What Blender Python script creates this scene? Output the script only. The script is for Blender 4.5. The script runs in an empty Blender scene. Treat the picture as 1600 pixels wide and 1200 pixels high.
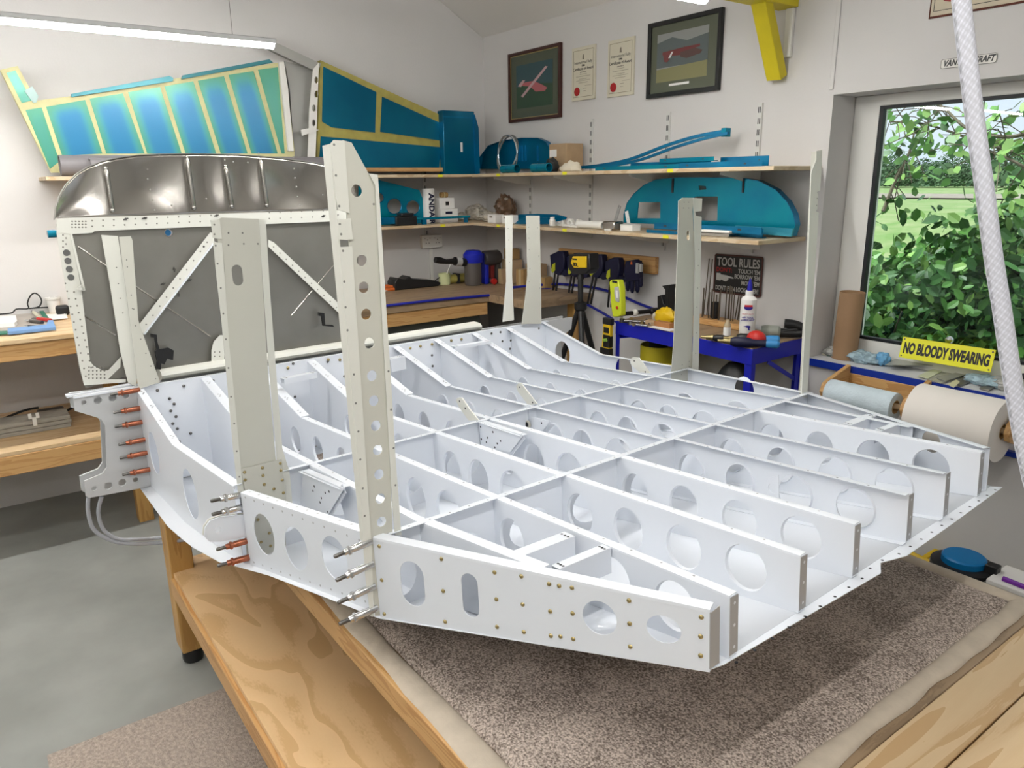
import bpy, math, random
from mathutils import Vector, Matrix
from mathutils.geometry import tessellate_polygon
random.seed(7)
S = bpy.context.scene
COL = S.collection
# ------------------------------------------------------------ camera
FPX = 1170.0
CR = Vector((0.5900072870691734, 0.8073068561280887, -0.012126056813966357))
CU = Vector((-0.20375423167593124, 0.16340951582952662, 0.965288321285672))
CW = Vector((-0.7812653929871878, 0.5670564082919275, -0.2609049933129564))
CAM = Vector((0, 0, 1.65))
cd = bpy.data.cameras.new('camera'); cam = bpy.data.objects.new('camera', cd); COL.objects.link(cam)
cam.matrix_world = Matrix(((CR.x, CU.x, -CW.x, CAM.x), (CR.y, CU.y, -CW.y, CAM.y), (CR.z, CU.z, -CW.z, CAM.z), (0, 0, 0, 1)))
cd.sensor_fit = 'HORIZONTAL'; cd.sensor_width = 36.0; cd.lens = FPX / 1600 * 36.0; cd.clip_start = 0.02; cd.clip_end = 500
S.camera = cam
# ------------------------------------------------------------ world and exposure
S.view_settings.view_transform = 'Standard'; S.view_settings.look = 'None'
S.view_settings.gamma = 1; S.view_settings.use_curve_mapping = False
S.view_settings.exposure = 0.0
W = bpy.data.worlds.new('World'); S.world = W; W.use_nodes = True
nt = W.node_tree; nt.nodes.clear()
wo = nt.nodes.new('ShaderNodeOutputWorld'); bg = nt.nodes.new('ShaderNodeBackground'); bg.inputs[1].default_value = 1.15
tc = nt.nodes.new('ShaderNodeTexCoord'); ns = nt.nodes.new('ShaderNodeTexNoise'); ns.inputs['Scale'].default_value = 2.2; ns.inputs['Detail'].default_value = 4
rp = nt.nodes.new('ShaderNodeValToRGB'); rp.color_ramp.elements[0].position = .4; rp.color_ramp.elements[0].color = (.62, .78, 1, 1); rp.color_ramp.elements[1].position = .6; rp.color_ramp.elements[1].color = (1, 1, 1, 1)
nt.links.new(tc.outputs['Generated'], ns.inputs['Vector']); nt.links.new(ns.outputs['Fac'], rp.inputs[0]); nt.links.new(rp.outputs[0], bg.inputs[0]); nt.links.new(bg.outputs[0], wo.inputs[0])
LAMP = 80.0        # strength of the LED battens' diffusers (built with the battens below)
# soft overcast sun for the garden
sd = bpy.data.lights.new('sun', 'SUN'); sd.energy = 7.5; sd.angle = .6; so = bpy.data.objects.new('sun', sd); COL.objects.link(so)
so.rotation_euler = Vector((.25, .42, -.87)).to_track_quat('-Z', 'Y').to_euler()

# ------------------------------------------------------------ geometry of the photograph
def ray(px, py): return CR * (px - 800) - CU * (py - 600) + CW * FPX
def P(px, py, X=None, Y=None, Z=None):
    d = ray(px, py)
    if X is not None: t = (X - CAM.x) / d.x
    elif Y is not None: t = (Y - CAM.y) / d.y
    else: t = (Z - CAM.z) / d.z
    return CAM + d * t
FY, FT = 0.04784578, 0.06066314
EX = Vector((math.cos(FY) * math.cos(FT), math.sin(FY) * math.cos(FT), math.sin(FT))); EY = Vector((-math.sin(FY), math.cos(FY), 0)); EZ = EX.cross(EY)
FO = Vector((-1.25, .6, .975))
def L(px, py, x=None, y=None, w=None):
    d = ray(px, py); d = Vector((d.dot(EX), d.dot(EY), d.dot(EZ))); c = CAM - FO; c = Vector((c.dot(EX), c.dot(EY), c.dot(EZ)))
    if x is not None: t = (x - c.x) / d.x
    elif y is not None: t = (y - c.y) / d.y
    else: t = (w - c.z) / d.z
    return c + d * t
def Lp(px, py, o, n):
    d = ray(px, py); d = Vector((d.dot(EX), d.dot(EY), d.dot(EZ))); c = CAM - FO; c = Vector((c.dot(EX), c.dot(EY), c.dot(EZ)))
    return c + d * ((Vector(o) - c).dot(n) / d.dot(n))

# ------------------------------------------------------------ materials
MATS = {}
def mat(name, col, rough=.5, metal=0, noise=0, nscale=8, bump=0, bscale=60, spec=.5, emit=0, stretch=None, trans=0, col2=None, alpha=1, coat=0, ior=1.45, lo=.35, hi=.65, obj=False):
    if name in MATS: return MATS[name]
    m = bpy.data.materials.new(name); m.use_nodes = True; n = m.node_tree; b = n.nodes['Principled BSDF']
    b.inputs['Base Color'].default_value = (*col, 1); b.inputs['Roughness'].default_value = rough; b.inputs['Metallic'].default_value = metal
    b.inputs['Specular IOR Level'].default_value = spec; b.inputs['IOR'].default_value = ior
    b.inputs['Transmission Weight'].default_value = trans; b.inputs['Alpha'].default_value = alpha; b.inputs['Coat Weight'].default_value = coat
    if emit: b.inputs['Emission Color'].default_value = (*col, 1); b.inputs['Emission Strength'].default_value = emit
    if noise or bump or col2:
        t = n.nodes.new('ShaderNodeTexCoord'); mp = n.nodes.new('ShaderNodeMapping'); n.links.new(t.outputs['Object'], mp.inputs[0])
        if stretch: mp.inputs['Scale'].default_value = stretch
    if noise or col2:
        x = n.nodes.new('ShaderNodeTexNoise'); x.inputs['Scale'].default_value = nscale; x.inputs['Detail'].default_value = 5; n.links.new(mp.outputs[0], x.inputs['Vector'])
        r = n.nodes.new('ShaderNodeValToRGB'); c2 = col2 or tuple(c * (1 - noise) for c in col)
        r.color_ramp.elements[0].position = lo; r.color_ramp.elements[0].color = (*c2, 1); r.color_ramp.elements[1].position = hi; r.color_ramp.elements[1].color = (*col, 1)
        n.links.new(x.outputs['Fac'], r.inputs[0]); n.links.new(r.outputs[0], b.inputs['Base Color'])
    if bump:
        x = n.nodes.new('ShaderNodeTexNoise'); x.inputs['Scale'].default_value = bscale; x.inputs['Detail'].default_value = 3; n.links.new(mp.outputs[0], x.inputs['Vector'])
        u = n.nodes.new('ShaderNodeBump'); u.inputs['Strength'].default_value = bump; u.inputs['Distance'].default_value = .01; n.links.new(x.outputs['Fac'], u.inputs['Height']); n.links.new(u.outputs[0], b.inputs['Normal'])
    MATS[name] = m; return m
def wood(name, c1, c2, scale=(1, 12, 12), ring=3.0, dist=4.0, rough=.45):
    if name in MATS: return MATS[name]
    m = bpy.data.materials.new(name); m.use_nodes = True; n = m.node_tree; b = n.nodes['Principled BSDF']; b.inputs['Roughness'].default_value = rough
    t = n.nodes.new('ShaderNodeTexCoord'); mp = n.nodes.new('ShaderNodeMapping'); mp.inputs['Scale'].default_value = scale; n.links.new(t.outputs['Object'], mp.inputs[0])
    n1 = n.nodes.new('ShaderNodeTexNoise'); n1.inputs['Scale'].default_value = ring; n1.inputs['Detail'].default_value = 2; n1.inputs['Distortion'].default_value = .6; n.links.new(mp.outputs[0], n1.inputs['Vector'])
    mu = n.nodes.new('ShaderNodeMath'); mu.operation = 'MULTIPLY'; mu.inputs[1].default_value = dist; n.links.new(n1.outputs['Fac'], mu.inputs[0])
    fr = n.nodes.new('ShaderNodeMath'); fr.operation = 'FRACT'; n.links.new(mu.outputs[0], fr.inputs[0])
    n2 = n.nodes.new('ShaderNodeTexNoise'); n2.inputs['Scale'].default_value = 40; n2.inputs['Detail'].default_value = 4; n.links.new(mp.outputs[0], n2.inputs['Vector'])
    ad = n.nodes.new('ShaderNodeMath'); ad.operation = 'MULTIPLY_ADD'; ad.inputs[1].default_value = .5; n.links.new(n2.outputs['Fac'], ad.inputs[0]); n.links.new(fr.outputs[0], ad.inputs[2])
    r = n.nodes.new('ShaderNodeValToRGB'); e = r.color_ramp.elements; e[0].position = .25; e[0].color = (*c1, 1); e[1].position = 1.15 if False else 1.0; e[1].color = (*c2, 1)
    k = r.color_ramp.elements.new(.85); k.color = (*[(a * .7 + d * .3) for a, d in zip(c1, c2)], 1)
    n.links.new(ad.outputs[0], r.inputs[0]); n.links.new(r.outputs[0], b.inputs['Base Color']); MATS[name] = m; return m
def vcol(name, rough=.35, metal=0, spec=.5):
    if name in MATS: return MATS[name]
    m = bpy.data.materials.new(name); m.use_nodes = True; n = m.node_tree; b = n.nodes['Principled BSDF']; b.inputs['Roughness'].default_value = rough; b.inputs['Metallic'].default_value = metal; b.inputs['Specular IOR Level'].default_value = spec
    a = n.nodes.new('ShaderNodeVertexColor'); a.layer_name = 'Col'; n.links.new(a.outputs['Color'], b.inputs['Base Color']); MATS[name] = m; return m

WALL = mat('wall_paint', (.655, .64, .63), .85, noise=.05, nscale=1.5, bump=.05, bscale=90)
CEIL = mat('ceiling_paint', (.78, .755, .72), .9, noise=.05, nscale=1.2)
FLOOR = mat('grey_floor_paint', (.31, .32, .30), .42, noise=.22, nscale=3, bump=.03, bscale=25)
WHT = mat('gloss_white_paint', (.775, .81, .87), .34, noise=.02, nscale=4, coat=.15)
PRIM = mat('grey_primer', (.58, .575, .51), .42, noise=.03, nscale=5)
PRIM2 = mat('pale_lit_primer', (.72, .72, .66), .42, noise=.03, nscale=5)  # same primer lightened where post flanges catch light; own pale colour on other parts
ALU = mat('mill_aluminium', (.47, .45, .42), .22, 1, noise=.12, nscale=3, stretch=(1, 3, 1), bump=.03, bscale=14)
ALUD = mat('dull_aluminium', (.30, .29, .265), .42, .8, noise=.18, nscale=4, bump=.04, bscale=9)
STEEL = mat('bright_steel', (.62, .63, .64), .22, 1)
DSTEEL = mat('dark_steel', (.16, .155, .15), .35, 1)
COPPER = mat('copper_plating', (.48, .17, .10), .34, 1, noise=.35, nscale=60)
BRASS = mat('gold_passivate', (.50, .40, .19), .35, .9, noise=.3, nscale=200)
DIMP = mat('rivet_dimple', (.22, .22, .2), .6)
SOFT = mat('countersunk_hole', (.33, .34, .35), .6)
HOLE = mat('dark_hole_shade', (.03, .03, .035), .8)  # flat dark discs and slots paint the shade seen inside holes
BLUEF = mat('blue_film', (.0, .17, .34), .26, .45, noise=.35, nscale=6, col2=(.0, .12, .26))
TEALF = mat('teal_film', (.0, .27, .36), .22, .5, noise=.3, nscale=4, col2=(.0, .19, .33))
YGREEN = mat('yellow_green_primer', (.42, .36, .09), .5, noise=.15, nscale=20)
YGREEN2 = mat('pale_yellow_primer', (.62, .58, .30), .5, noise=.12, nscale=20)
PINE = wood('pine', (.62, .37, .15), (.50, .26, .09), (1.2, 16, 16), 2.0, 4)
PINEY = wood('pine_across', (.62, .37, .15), (.52, .28, .10), (16, 1.2, 16), 2.0, 4)
PINEZ = wood('pine_upright', (.55, .32, .10), (.44, .23, .065), (16, 16, 1.2), 2.0, 4)
PLY = wood('plywood_face', (.80, .55, .30), (.66, .42, .20), (1.8, 4.6, 1), 1.1, 5, .38)
PLANK = wood('pale_planks', (.70, .52, .31), (.58, .38, .19), (11, .8, 11), 1.3, 5)
MDF = wood('worktop_board', (.36, .25, .15), (.25, .17, .10), (9, 2, 9), 2, 3)
SHELF = wood('shelf_board', (.62, .50, .34), (.50, .36, .21), (3, 3, 9), 2, 3)
BLUEP = mat('blue_enamel', (.012, .018, .42), .35)
NAVY = mat('navy_plastic', (.006, .007, .035), .5)
BLACK = mat('black_plastic', (.012, .012, .013), .42)
BLACKR = mat('black_rubber', (.02, .02, .02), .8)
YEL = mat('yellow_plastic', (.72, .47, .01), .45)
YELP = mat('yellow_paint', (.70, .58, .02), .5, noise=.1, nscale=9)
SIGNY = mat('sign_yellow', (.80, .78, .02), .4)
LIME = mat('lime_plastic', (.60, .68, .03), .4)
RED = mat('red_plastic', (.50, .02, .015), .4)
ORANGE = mat('orange_plastic', (.60, .13, .02), .45)
CARD = mat('cardboard', (.42, .29, .17), .85, noise=.1, nscale=20)
CARDD = mat('brown_card', (.40, .25, .10), .85, noise=.15, nscale=20)
PAPER = mat('white_paper', (.80, .785, .76), .8)
ROLLP = mat('cream_paper_roll', (.80, .76, .71), .85, noise=.03, nscale=5)
ROLLB = mat('pale_blue_tissue', (.60, .70, .76), .9, noise=.15, nscale=12, bump=.3, bscale=120)
UPVC = mat('window_white_plastic', (.78, .77, .73), .35)
WPL = mat('white_plastic', (.75, .74, .70), .4)
WPP = mat('warm_white_switch_plastic', (.60, .55, .48), .45)
GASK = mat('black_gasket', (.01, .012, .015), .5)
GREYT = mat('grey_pipe_plastic', (.20, .185, .195), .45)
GREYM = mat('grey_painted_metal', (.42, .42, .42), .5)
CREAM = mat('cream_card', (.66, .62, .50), .6)
GREEN = mat('green_mat', (.02, .16, .10), .6)
LBLUE = mat('light_blue_cloth', (.16, .30, .55), .8)
BINB = mat('bright_blue_lid', (.0, .16, .42), .35)
SKYBL = mat('tool_blue_plastic', (.03, .22, .50), .4)
PURP = mat('purple_plastic', (.18, .02, .35), .5)
GLASSC = mat('clear_plastic', (.9, .93, .93), .08, trans=.95, ior=1.3)
PANE = None

# ------------------------------------------------------------ mesh builder
class MB:
    def __init__(s): s.v = []; s.f = []; s.mi = []; s.c = None
    def add(s, vs, fs, mi=0):
        o = len(s.v); s.v += [tuple(v) for v in vs]; s.f += [tuple(i + o for i in f) for f in fs]; s.mi += [mi] * len(fs)
    def box(s, a, b, M=None, mi=0):
        x0, y0, z0 = a; x1, y1, z1 = b
        vs = [Vector(p) for p in ((x0, y0, z0), (x1, y0, z0), (x1, y1, z0), (x0, y1, z0), (x0, y0, z1), (x1, y0, z1), (x1, y1, z1), (x0, y1, z1))]
        if M: vs = [M @ p for p in vs]
        s.add(vs, [(0, 3, 2, 1), (4, 5, 6, 7), (0, 1, 5, 4), (1, 2, 6, 5), (2, 3, 7, 6), (3, 0, 4, 7)], mi)
    def bar(s, p, q, w, h, up=(0, 0, 1), mi=0):
        p = Vector(p); q = Vector(q); d = (q - p); l = d.length; d.normalize(); sd = d.cross(Vector(up))
        if sd.length < 1e-4: sd = d.cross(Vector((1, 0, 0)))
        sd.normalize(); u = sd.cross(d)
        M = Matrix(((d.x, sd.x, u.x, p.x), (d.y, sd.y, u.y, p.y), (d.z, sd.z, u.z, p.z), (0, 0, 0, 1)))
        s.box((0, -w / 2, -h / 2), (l, w / 2, h / 2), M, mi)
    def tube(s, pts, r, n=8, caps=True, mi=0):
        pts = [Vector(p) for p in pts]; rs = r if isinstance(r, (list, tuple)) else [r] * len(pts); rings = []
        u = None; o = len(s.v); vs = []; fs = []
        for i, p in enumerate(pts):
            d = (pts[min(i + 1, len(pts) - 1)] - pts[max(i - 1, 0)])
            if d.length < 1e-9: d = Vector((0, 0, 1))
            d.normalize()
            if u is None: u = d.orthogonal().normalized()
            else:
                u = u - d * u.dot(d)
                u = u.normalized() if u.length > 1e-6 else d.orthogonal().normalized()
            w = d.cross(u)
            for k in range(n):
                a = 2 * math.pi * k / n; vs.append(p + (u * math.cos(a) + w * math.sin(a)) * rs[i])
        for i in range(len(pts) - 1):
            for k in range(n):
                fs.append((i * n + k, i * n + (k + 1) % n, (i + 1) * n + (k + 1) % n, (i + 1) * n + k))
        if caps: fs.append(tuple(range(n))[::-1]); fs.append(tuple((len(pts) - 1) * n + k for k in range(n)))
        s.add(vs, fs, mi)
    def lathe(s, prof, o=(0, 0, 0), ax=(0, 0, 1), n=20, mi=0):
        o = Vector(o); ax = Vector(ax).normalized(); u = ax.orthogonal().normalized(); w = ax.cross(u); vs = []; fs = []
        for r, h in prof:
            for k in range(n):
                a = 2 * math.pi * k / n; vs.append(o + ax * h + (u * math.cos(a) + w * math.sin(a)) * max(r, 1e-5))
        for i in range(len(prof) - 1):
            for k in range(n): fs.append((i * n + k, i * n + (k + 1) % n, (i + 1) * n + (k + 1) % n, (i + 1) * n + k))
        s.add(vs, fs, mi)
    def plate(s, o, ax, ay, outer, holes=(), t=.002, mi=0):
        o = Vector(o); ax = Vector(ax).normalized(); ay = Vector(ay).normalized(); nn = ax.cross(ay)
        def area(p): return sum(p[i][0] * p[(i + 1) % len(p)][1] - p[(i + 1) % len(p)][0] * p[i][1] for i in range(len(p))) / 2
        outer = list(outer) if area(outer) > 0 else list(outer)[::-1]
        holes = [list(h) if area(h) < 0 else list(h)[::-1] for h in holes]
        loops = [outer] + holes; flat = [p for l in loops for p in l]
        tris = tessellate_polygon([[Vector((p[0], p[1], 0)) for p in l] for l in loops])
        N = len(flat); vs = [o + ax * p[0] + ay * p[1] + nn * (t / 2) for p in flat] + [o + ax * p[0] + ay * p[1] - nn * (t / 2) for p in flat]
        fs = []
        for a, b, c in tris:
            A, B, Cc = flat[a], flat[b], flat[c]
            cr = (B[0] - A[0]) * (Cc[1] - A[1]) - (B[1] - A[1]) * (Cc[0] - A[0])
            if cr < 0: b, c = c, b
            fs.append((a, b, c)); fs.append((a + N, c + N, b + N))
        k = 0
        for l in loops:
            for i in range(len(l)):
                j = (i + 1) % len(l); fs.append((k + j, k + i, k + i + N, k + j + N))
            k += len(l)
        s.add(vs, fs, mi)
    def sheet(s, pts, holes, n, t=.002, mi=0):   # planar outline given as 3D points
        o = Vector(pts[0]); n = Vector(n).normalized(); ax = (Vector(pts[1]) - o); ax = (ax - n * ax.dot(n)).normalized(); ay = n.cross(ax)
        f = lambda p: ((Vector(p) - o).dot(ax), (Vector(p) - o).dot(ay))
        s.plate(o, ax, ay, [f(p) for p in pts], [[f(p) for p in h] for h in holes], t, mi)
    def sweep(s, prof, path, cap=True, mi=0):    # prof: closed list of offset vectors, path: list of points
        n = len(prof); vs = [Vector(p) + Vector(q) for p in path for q in prof]; fs = []
        for i in range(len(path) - 1):
            for k in range(n): fs.append((i * n + k, i * n + (k + 1) % n, (i + 1) * n + (k + 1) % n, (i + 1) * n + k))
        if cap: fs.append(tuple(range(n))[::-1]); fs.append(tuple((len(path) - 1) * n + k for k in range(n)))
        s.add(vs, fs, mi)
    def dome(s, c, ax, r, h=None, n=10, mi=0):
        h = h or r * .6; s.lathe([(r, 0), (r * .95, h * .35), (r * .7, h * .8), (r * .3, h), (0, h)], c, ax, n, mi)
    def ball(s, c, r, n=10, m=7, sc=(1, 1, 1), mi=0):
        vs = []; fs = []
        for i in range(m + 1):
            t = math.pi * i / m
            for k in range(n):
                a = 2 * math.pi * k / n; vs.append((c[0] + sc[0] * r * math.sin(t) * math.cos(a), c[1] + sc[1] * r * math.sin(t) * math.sin(a), c[2] + sc[2] * r * math.cos(t)))
        for i in range(m):
            for k in range(n): fs.append((i * n + k, (i + 1) * n + k, (i + 1) * n + (k + 1) % n, i * n + (k + 1) % n))
        s.add(vs, fs, mi)
    def build(s, name, m, parent=None, smooth=35, bevel=0, local=True, seg=2):
        me = bpy.data.meshes.new(name); me.from_pydata(s.v, [], s.f); me.update()
        for mm in (m if isinstance(m, (list, tuple)) else [m]): me.materials.append(mm)
        if any(s.mi): me.polygons.foreach_set('material_index', s.mi)
        if s.c:
            ca = me.color_attributes.new('Col', 'FLOAT_COLOR', 'POINT')
            for i, c in enumerate(s.c): ca.data[i].color = (*c, 1)
        import bmesh
        b = bmesh.new(); b.from_mesh(me); bmesh.ops.recalc_face_normals(b, faces=b.faces); b.to_mesh(me); b.free()
        if smooth:
            me.polygons.foreach_set('use_smooth', [True] * len(me.polygons)); me.set_sharp_from_angle(angle=math.radians(smooth))
        ob = bpy.data.objects.new(name, me); COL.objects.link(ob)
        if parent: 
            ob.parent = parent
            if not local: ob.matrix_parent_inverse = parent.matrix_basis.inverted()
        if bevel:
            bm = ob.modifiers.new('bevel', 'BEVEL'); bm.width = bevel; bm.segments = seg; bm.limit_method = 'ANGLE'
        return ob
def circ(cx, cy, r, n=24, ry=None): return [(cx + r * math.cos(2 * math.pi * k / n), cy + (ry or r) * math.sin(2 * math.pi * k / n)) for k in range(n)]
def stad(cx, cy, r, h, n=8):   # upright stadium, half height h between arc centres
    return [(cx + r * math.cos(a), cy + h + r * math.sin(a)) for a in [math.pi * k / n for k in range(n + 1)]] + [(cx - r * math.cos(a), cy - h - r * math.sin(a)) for a in [math.pi * k / n for k in range(n + 1)]]
def thing(name, label, cat, loc=(0, 0, 0), group=None, M=None):
    o = bpy.data.objects.new(name, None); COL.objects.link(o); o.empty_display_size = .05
    if M is not None: o.matrix_basis = M
    else: o.location = loc
    return tag(o, label, cat, group)
def tag(o, label, cat, group=None):
    o['label'] = label; o['category'] = cat
    if group: o['group'] = group
    return o
def struct(o): o['kind'] = 'structure'; return o
def W2(t, p): return Vector(p) - t.matrix_basis.translation      # world point into an unrotated thing
def text_obj(body, size, M, m, name='lettering', parent=None, ext=.0006, align='CENTER', shear=0, bold=0, sx=1, spacing=1):
    cu = bpy.data.curves.new(name, 'FONT'); cu.body = body; cu.size = size; cu.extrude = ext; cu.align_x = align; cu.align_y = 'CENTER'; cu.shear = shear; cu.offset = bold; cu.space_character = spacing
    cu.resolution_u = 3
    o = bpy.data.objects.new(name, cu); COL.objects.link(o)
    dg = bpy.context.evaluated_depsgraph_get(); me = bpy.data.meshes.new_from_object(o.evaluated_get(dg)); bpy.data.objects.remove(o)
    ob = bpy.data.objects.new(name, me); COL.objects.link(ob); me.materials.clear(); me.materials.append(m)
    me.transform(M @ Matrix.Diagonal((sx, 1, 1, 1)))
    if parent: ob.parent = parent
    return ob
def frameM(o, ax, ay):
    ax = Vector(ax).normalized(); ay = Vector(ay); ay = (ay - ax * ay.dot(ax)).normalized(); n = ax.cross(ay); o = Vector(o)
    return Matrix(((ax.x, ay.x, n.x, o.x), (ax.y, ay.y, n.y, o.y), (ax.z, ay.z, n.z, o.z), (0, 0, 0, 1)))
def into(h, m, ob):
    import bmesh
    me = ob.data; bm = bmesh.new(); bm.from_mesh(me); me.materials.append(m); mi = len(me.materials) - 1
    vs = [bm.verts.new(v) for v in h.v]
    for f in h.f:
        try: fc = bm.faces.new([vs[i] for i in f]); fc.material_index = mi
        except ValueError: pass
    bm.to_mesh(me); bm.free()
# ============================================================ ROOM SHELL
XL, YB = -4.6, 3.13                     # left wall, back wall
ZE = 2.60; SL = .58                     # eaves height at the back wall, slope of the ceiling
YR = .55; ZR = ZE + SL * (YB - YR)      # ridge
YF = YR - (YB - YR) * 1.55; XRW = 3.2; ZF = ZR - SL * (YR - YF)
SH2, SH1 = 1.391, 1.700
m = MB(); m.box((XL - .15, YF - .15, -.1), (XRW + .15, YB + .15, 0)); struct(m.build('floor', FLOOR))
m = MB(); m.plate((XL - .075, 0, 0), (0, 1, 0), (0, 0, 1), [(YF - .1, 0), (YB + .3, 0), (YB + .3, ZE - .1), (YB, ZE), (YR, ZR), (YF - .1, ZF)], [], .15); struct(m.build('wall_left', WALL))
m = MB(); m.plate((XRW + .075, 0, 0), (0, 1, 0), (0, 0, 1), [(YF - .1, 0), (YB + .3, 0), (YB + .3, ZE - .1), (YB, ZE), (YR, ZR), (YF - .1, ZF)], [], .15); struct(m.build('wall_right', WALL))
m = MB(); m.box((XL, YF - .15, 0), (XRW, YF, ZF + .3)); struct(m.build('wall_front', WALL))
# back wall with the window opening
WX0, WX1, WZ0, WZ1, WD = -1.943, .25, .812, 1.992, .24
m = MB(); m.plate((0, YB + WD / 2, 0), (1, 0, 0), (0, 0, 1), [(XL, 0), (XRW, 0), (XRW, ZE + .02), (XL, ZE + .02)], [[(WX0, WZ0), (WX1, WZ0), (WX1, WZ1), (WX0, WZ1)]], WD); struct(m.build('wall_back', WALL))
# vertical plaster joint beside the window and boxed corner
m = MB(); m.box((-1.965, YB - .006, WZ1 + .02), (-1.945, YB, ZE - .02)); struct(m.build('trim_1', WALL, bevel=.003))
m = MB()
for y0, z0, y1, z1 in ((YB + .02, ZE - .01, YR, ZR), (YR, ZR, YF - .1, ZF)):
    m.add([(XL - .1, y0, z0), (XRW + .1, y0, z0), (XRW + .1, y1, z1), (XL - .1, y1, z1), (XL - .1, y0, z0 + .12), (XRW + .1, y0, z0 + .12), (XRW + .1, y1, z1 + .12), (XL - .1, y1, z1 + .12)],
          [(0, 1, 2, 3), (7, 6, 5, 4), (0, 4, 5, 1), (1, 5, 6, 2), (2, 6, 7, 3), (3, 7, 4, 0)])
struct(m.build('ceiling', CEIL, smooth=0))
# window: white plastic frame, black gasket, double glazing
YW = YB + .17
w = bpy.data.objects.new('window_1', None); COL.objects.link(w); struct(w)
fx0, fx1, fz0, fz1 = WX0, WX1, WZ0, WZ1
gx0 = P(1376, 168, Y=YW).x; gz1 = P(1376, 166, Y=YW).z; gz0 = P(1337, 527, Y=YW).z
gx1 = WX1 - .07
m = MB(); m.plate((0, YW + .035, 0), (1, 0, 0), (0, 0, 1), [(fx0, fz0), (fx1, fz0), (fx1, fz1), (fx0, fz1)], [[(gx0, gz0), (gx1, gz0), (gx1, gz1), (gx0, gz1)]], .07); m.build('window_frame', UPVC, w, bevel=.006)
m = MB(); m.plate((0, YW + .01, 0), (1, 0, 0), (0, 0, 1), [(gx0 - .001, gz0 - .001), (gx1, gz0 - .001), (gx1, gz1 + .001), (gx0 - .001, gz1 + .001)], [[(gx0 + .016, gz0 + .012), (gx1 - .012, gz0 + .012), (gx1 - .012, gz1 - .013), (gx0 + .016, gz1 - .013)]], .026); m.build('gasket', GASK, w)
pm = bpy.data.materials.new('window_glass'); pm.use_nodes = True; q = pm.node_tree; q.nodes.clear()
oo = q.nodes.new('ShaderNodeOutputMaterial'); tr = q.nodes.new('ShaderNodeBsdfTransparent'); tr.inputs[0].default_value = (.93, .96, .95, 1); gl = q.nodes.new('ShaderNodeBsdfGlossy'); gl.inputs['Roughness'].default_value = .01
mx = q.nodes.new('ShaderNodeMixShader'); fr = q.nodes.new('ShaderNodeFresnel'); fr.inputs[0].default_value = 1.35; q.links.new(fr.outputs[0], mx.inputs[0]); q.links.new(tr.outputs[0], mx.inputs[1]); q.links.new(gl.outputs[0], mx.inputs[2]); q.links.new(mx.outputs[0], oo.inputs[0])
m = MB(); m.box((gx0 + .004, YW + .018, gz0 + .004), (gx1 - .004, YW + .022, gz1 - .004)); m.build('pane', pm, w)
m = MB(); m.box((WX0 - .004, YB - .012, P(1268, 569, Y=YB - .012).z), (WX1, YB + WD - .07, P(1268, 560, Y=YB - .012).z)); sill = m.build('window_sill', mat('sill_white', (.66, .67, .69), .5, noise=.1, nscale=14), w)
SZ = P(1268, 560, Y=YB - .012).z
m = MB(); m.box((WX0 - .006, YB - .019, P(1268, 571, Y=YB - .015).z), (WX1, YB - .0125, SZ + .001)); m.build('sill_edge', mat('blue_edging', (.006, .03, .30), .4), w)

# ============================================================ LAMPS (LED battens on wires)
LEDM = mat('led_diffuser', (1.0, .985, .95), .4, emit=LAMP)
def batten(X, y0, y1, z, label, group, wires):
    t = thing('led_batten', label, 'ceiling light', (X, y1, z), group)
    f = lambda x, y, zz: (x - X, y - y1, zz - z)
    b = MB(); b.box(f(X - .025, y0, z + .012), f(X + .025, y1, z + .034)); b.build('housing', GREYM, t, bevel=.004)
    b = MB(); pr = [Vector((.023 * math.cos(a), 0, .014 - .022 * math.sin(a))) for a in [math.pi * k / 8 for k in range(9)]]; b.sweep(pr, [f(X, y0 + .01, z), f(X, y1 - .01, z)]); b.build('diffuser', LEDM, t)
    for y in wires:
        zc = ZR - SL * abs(y - YR) if True else 0
        b = MB(); b.tube([f(X, y, z + .034), f(X, y, zc)], .0012, 5); b.build('wire', DSTEEL, t)
    return t
p = P(430, 74, X=-3.6)
batten(-3.6, p.y - 2.4, p.y, p.z, 'long white LED batten hanging on thin wires near the left wall', 'ceiling battens', [P(364, 62, X=-3.6).y, p.y - 2.0])
pz = 2.32; q = P(1103, 4, Z=pz)
batten(q.x, q.y - 1.5, q.y, pz, 'white LED batten cut by the top edge of the picture above the dark framed photograph', 'ceiling battens', [q.y - .3, q.y - 1.2])
for X, y1 in ((-3.6, -1.45),):  # batten added out of view to fill the room with light
    batten(X, y1 - 1.5, y1, 2.27, 'unseen white LED batten added left of the view as fill light', 'ceiling battens', [y1 - .3, y1 - 1.2])
for X, y1 in ((q.x, q.y - 1.9), (-.4, 1.0), (-.4, -.9), (1.4, .8), (1.4, -1.1), (-2.0, -1.6)):  # more unseen battens, added to light the room evenly
    batten(X, y1 - 1.5, y1, 2.62, 'unseen white LED batten added overhead as fill light', 'ceiling battens', [y1 - .3, y1 - 1.2])
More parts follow.
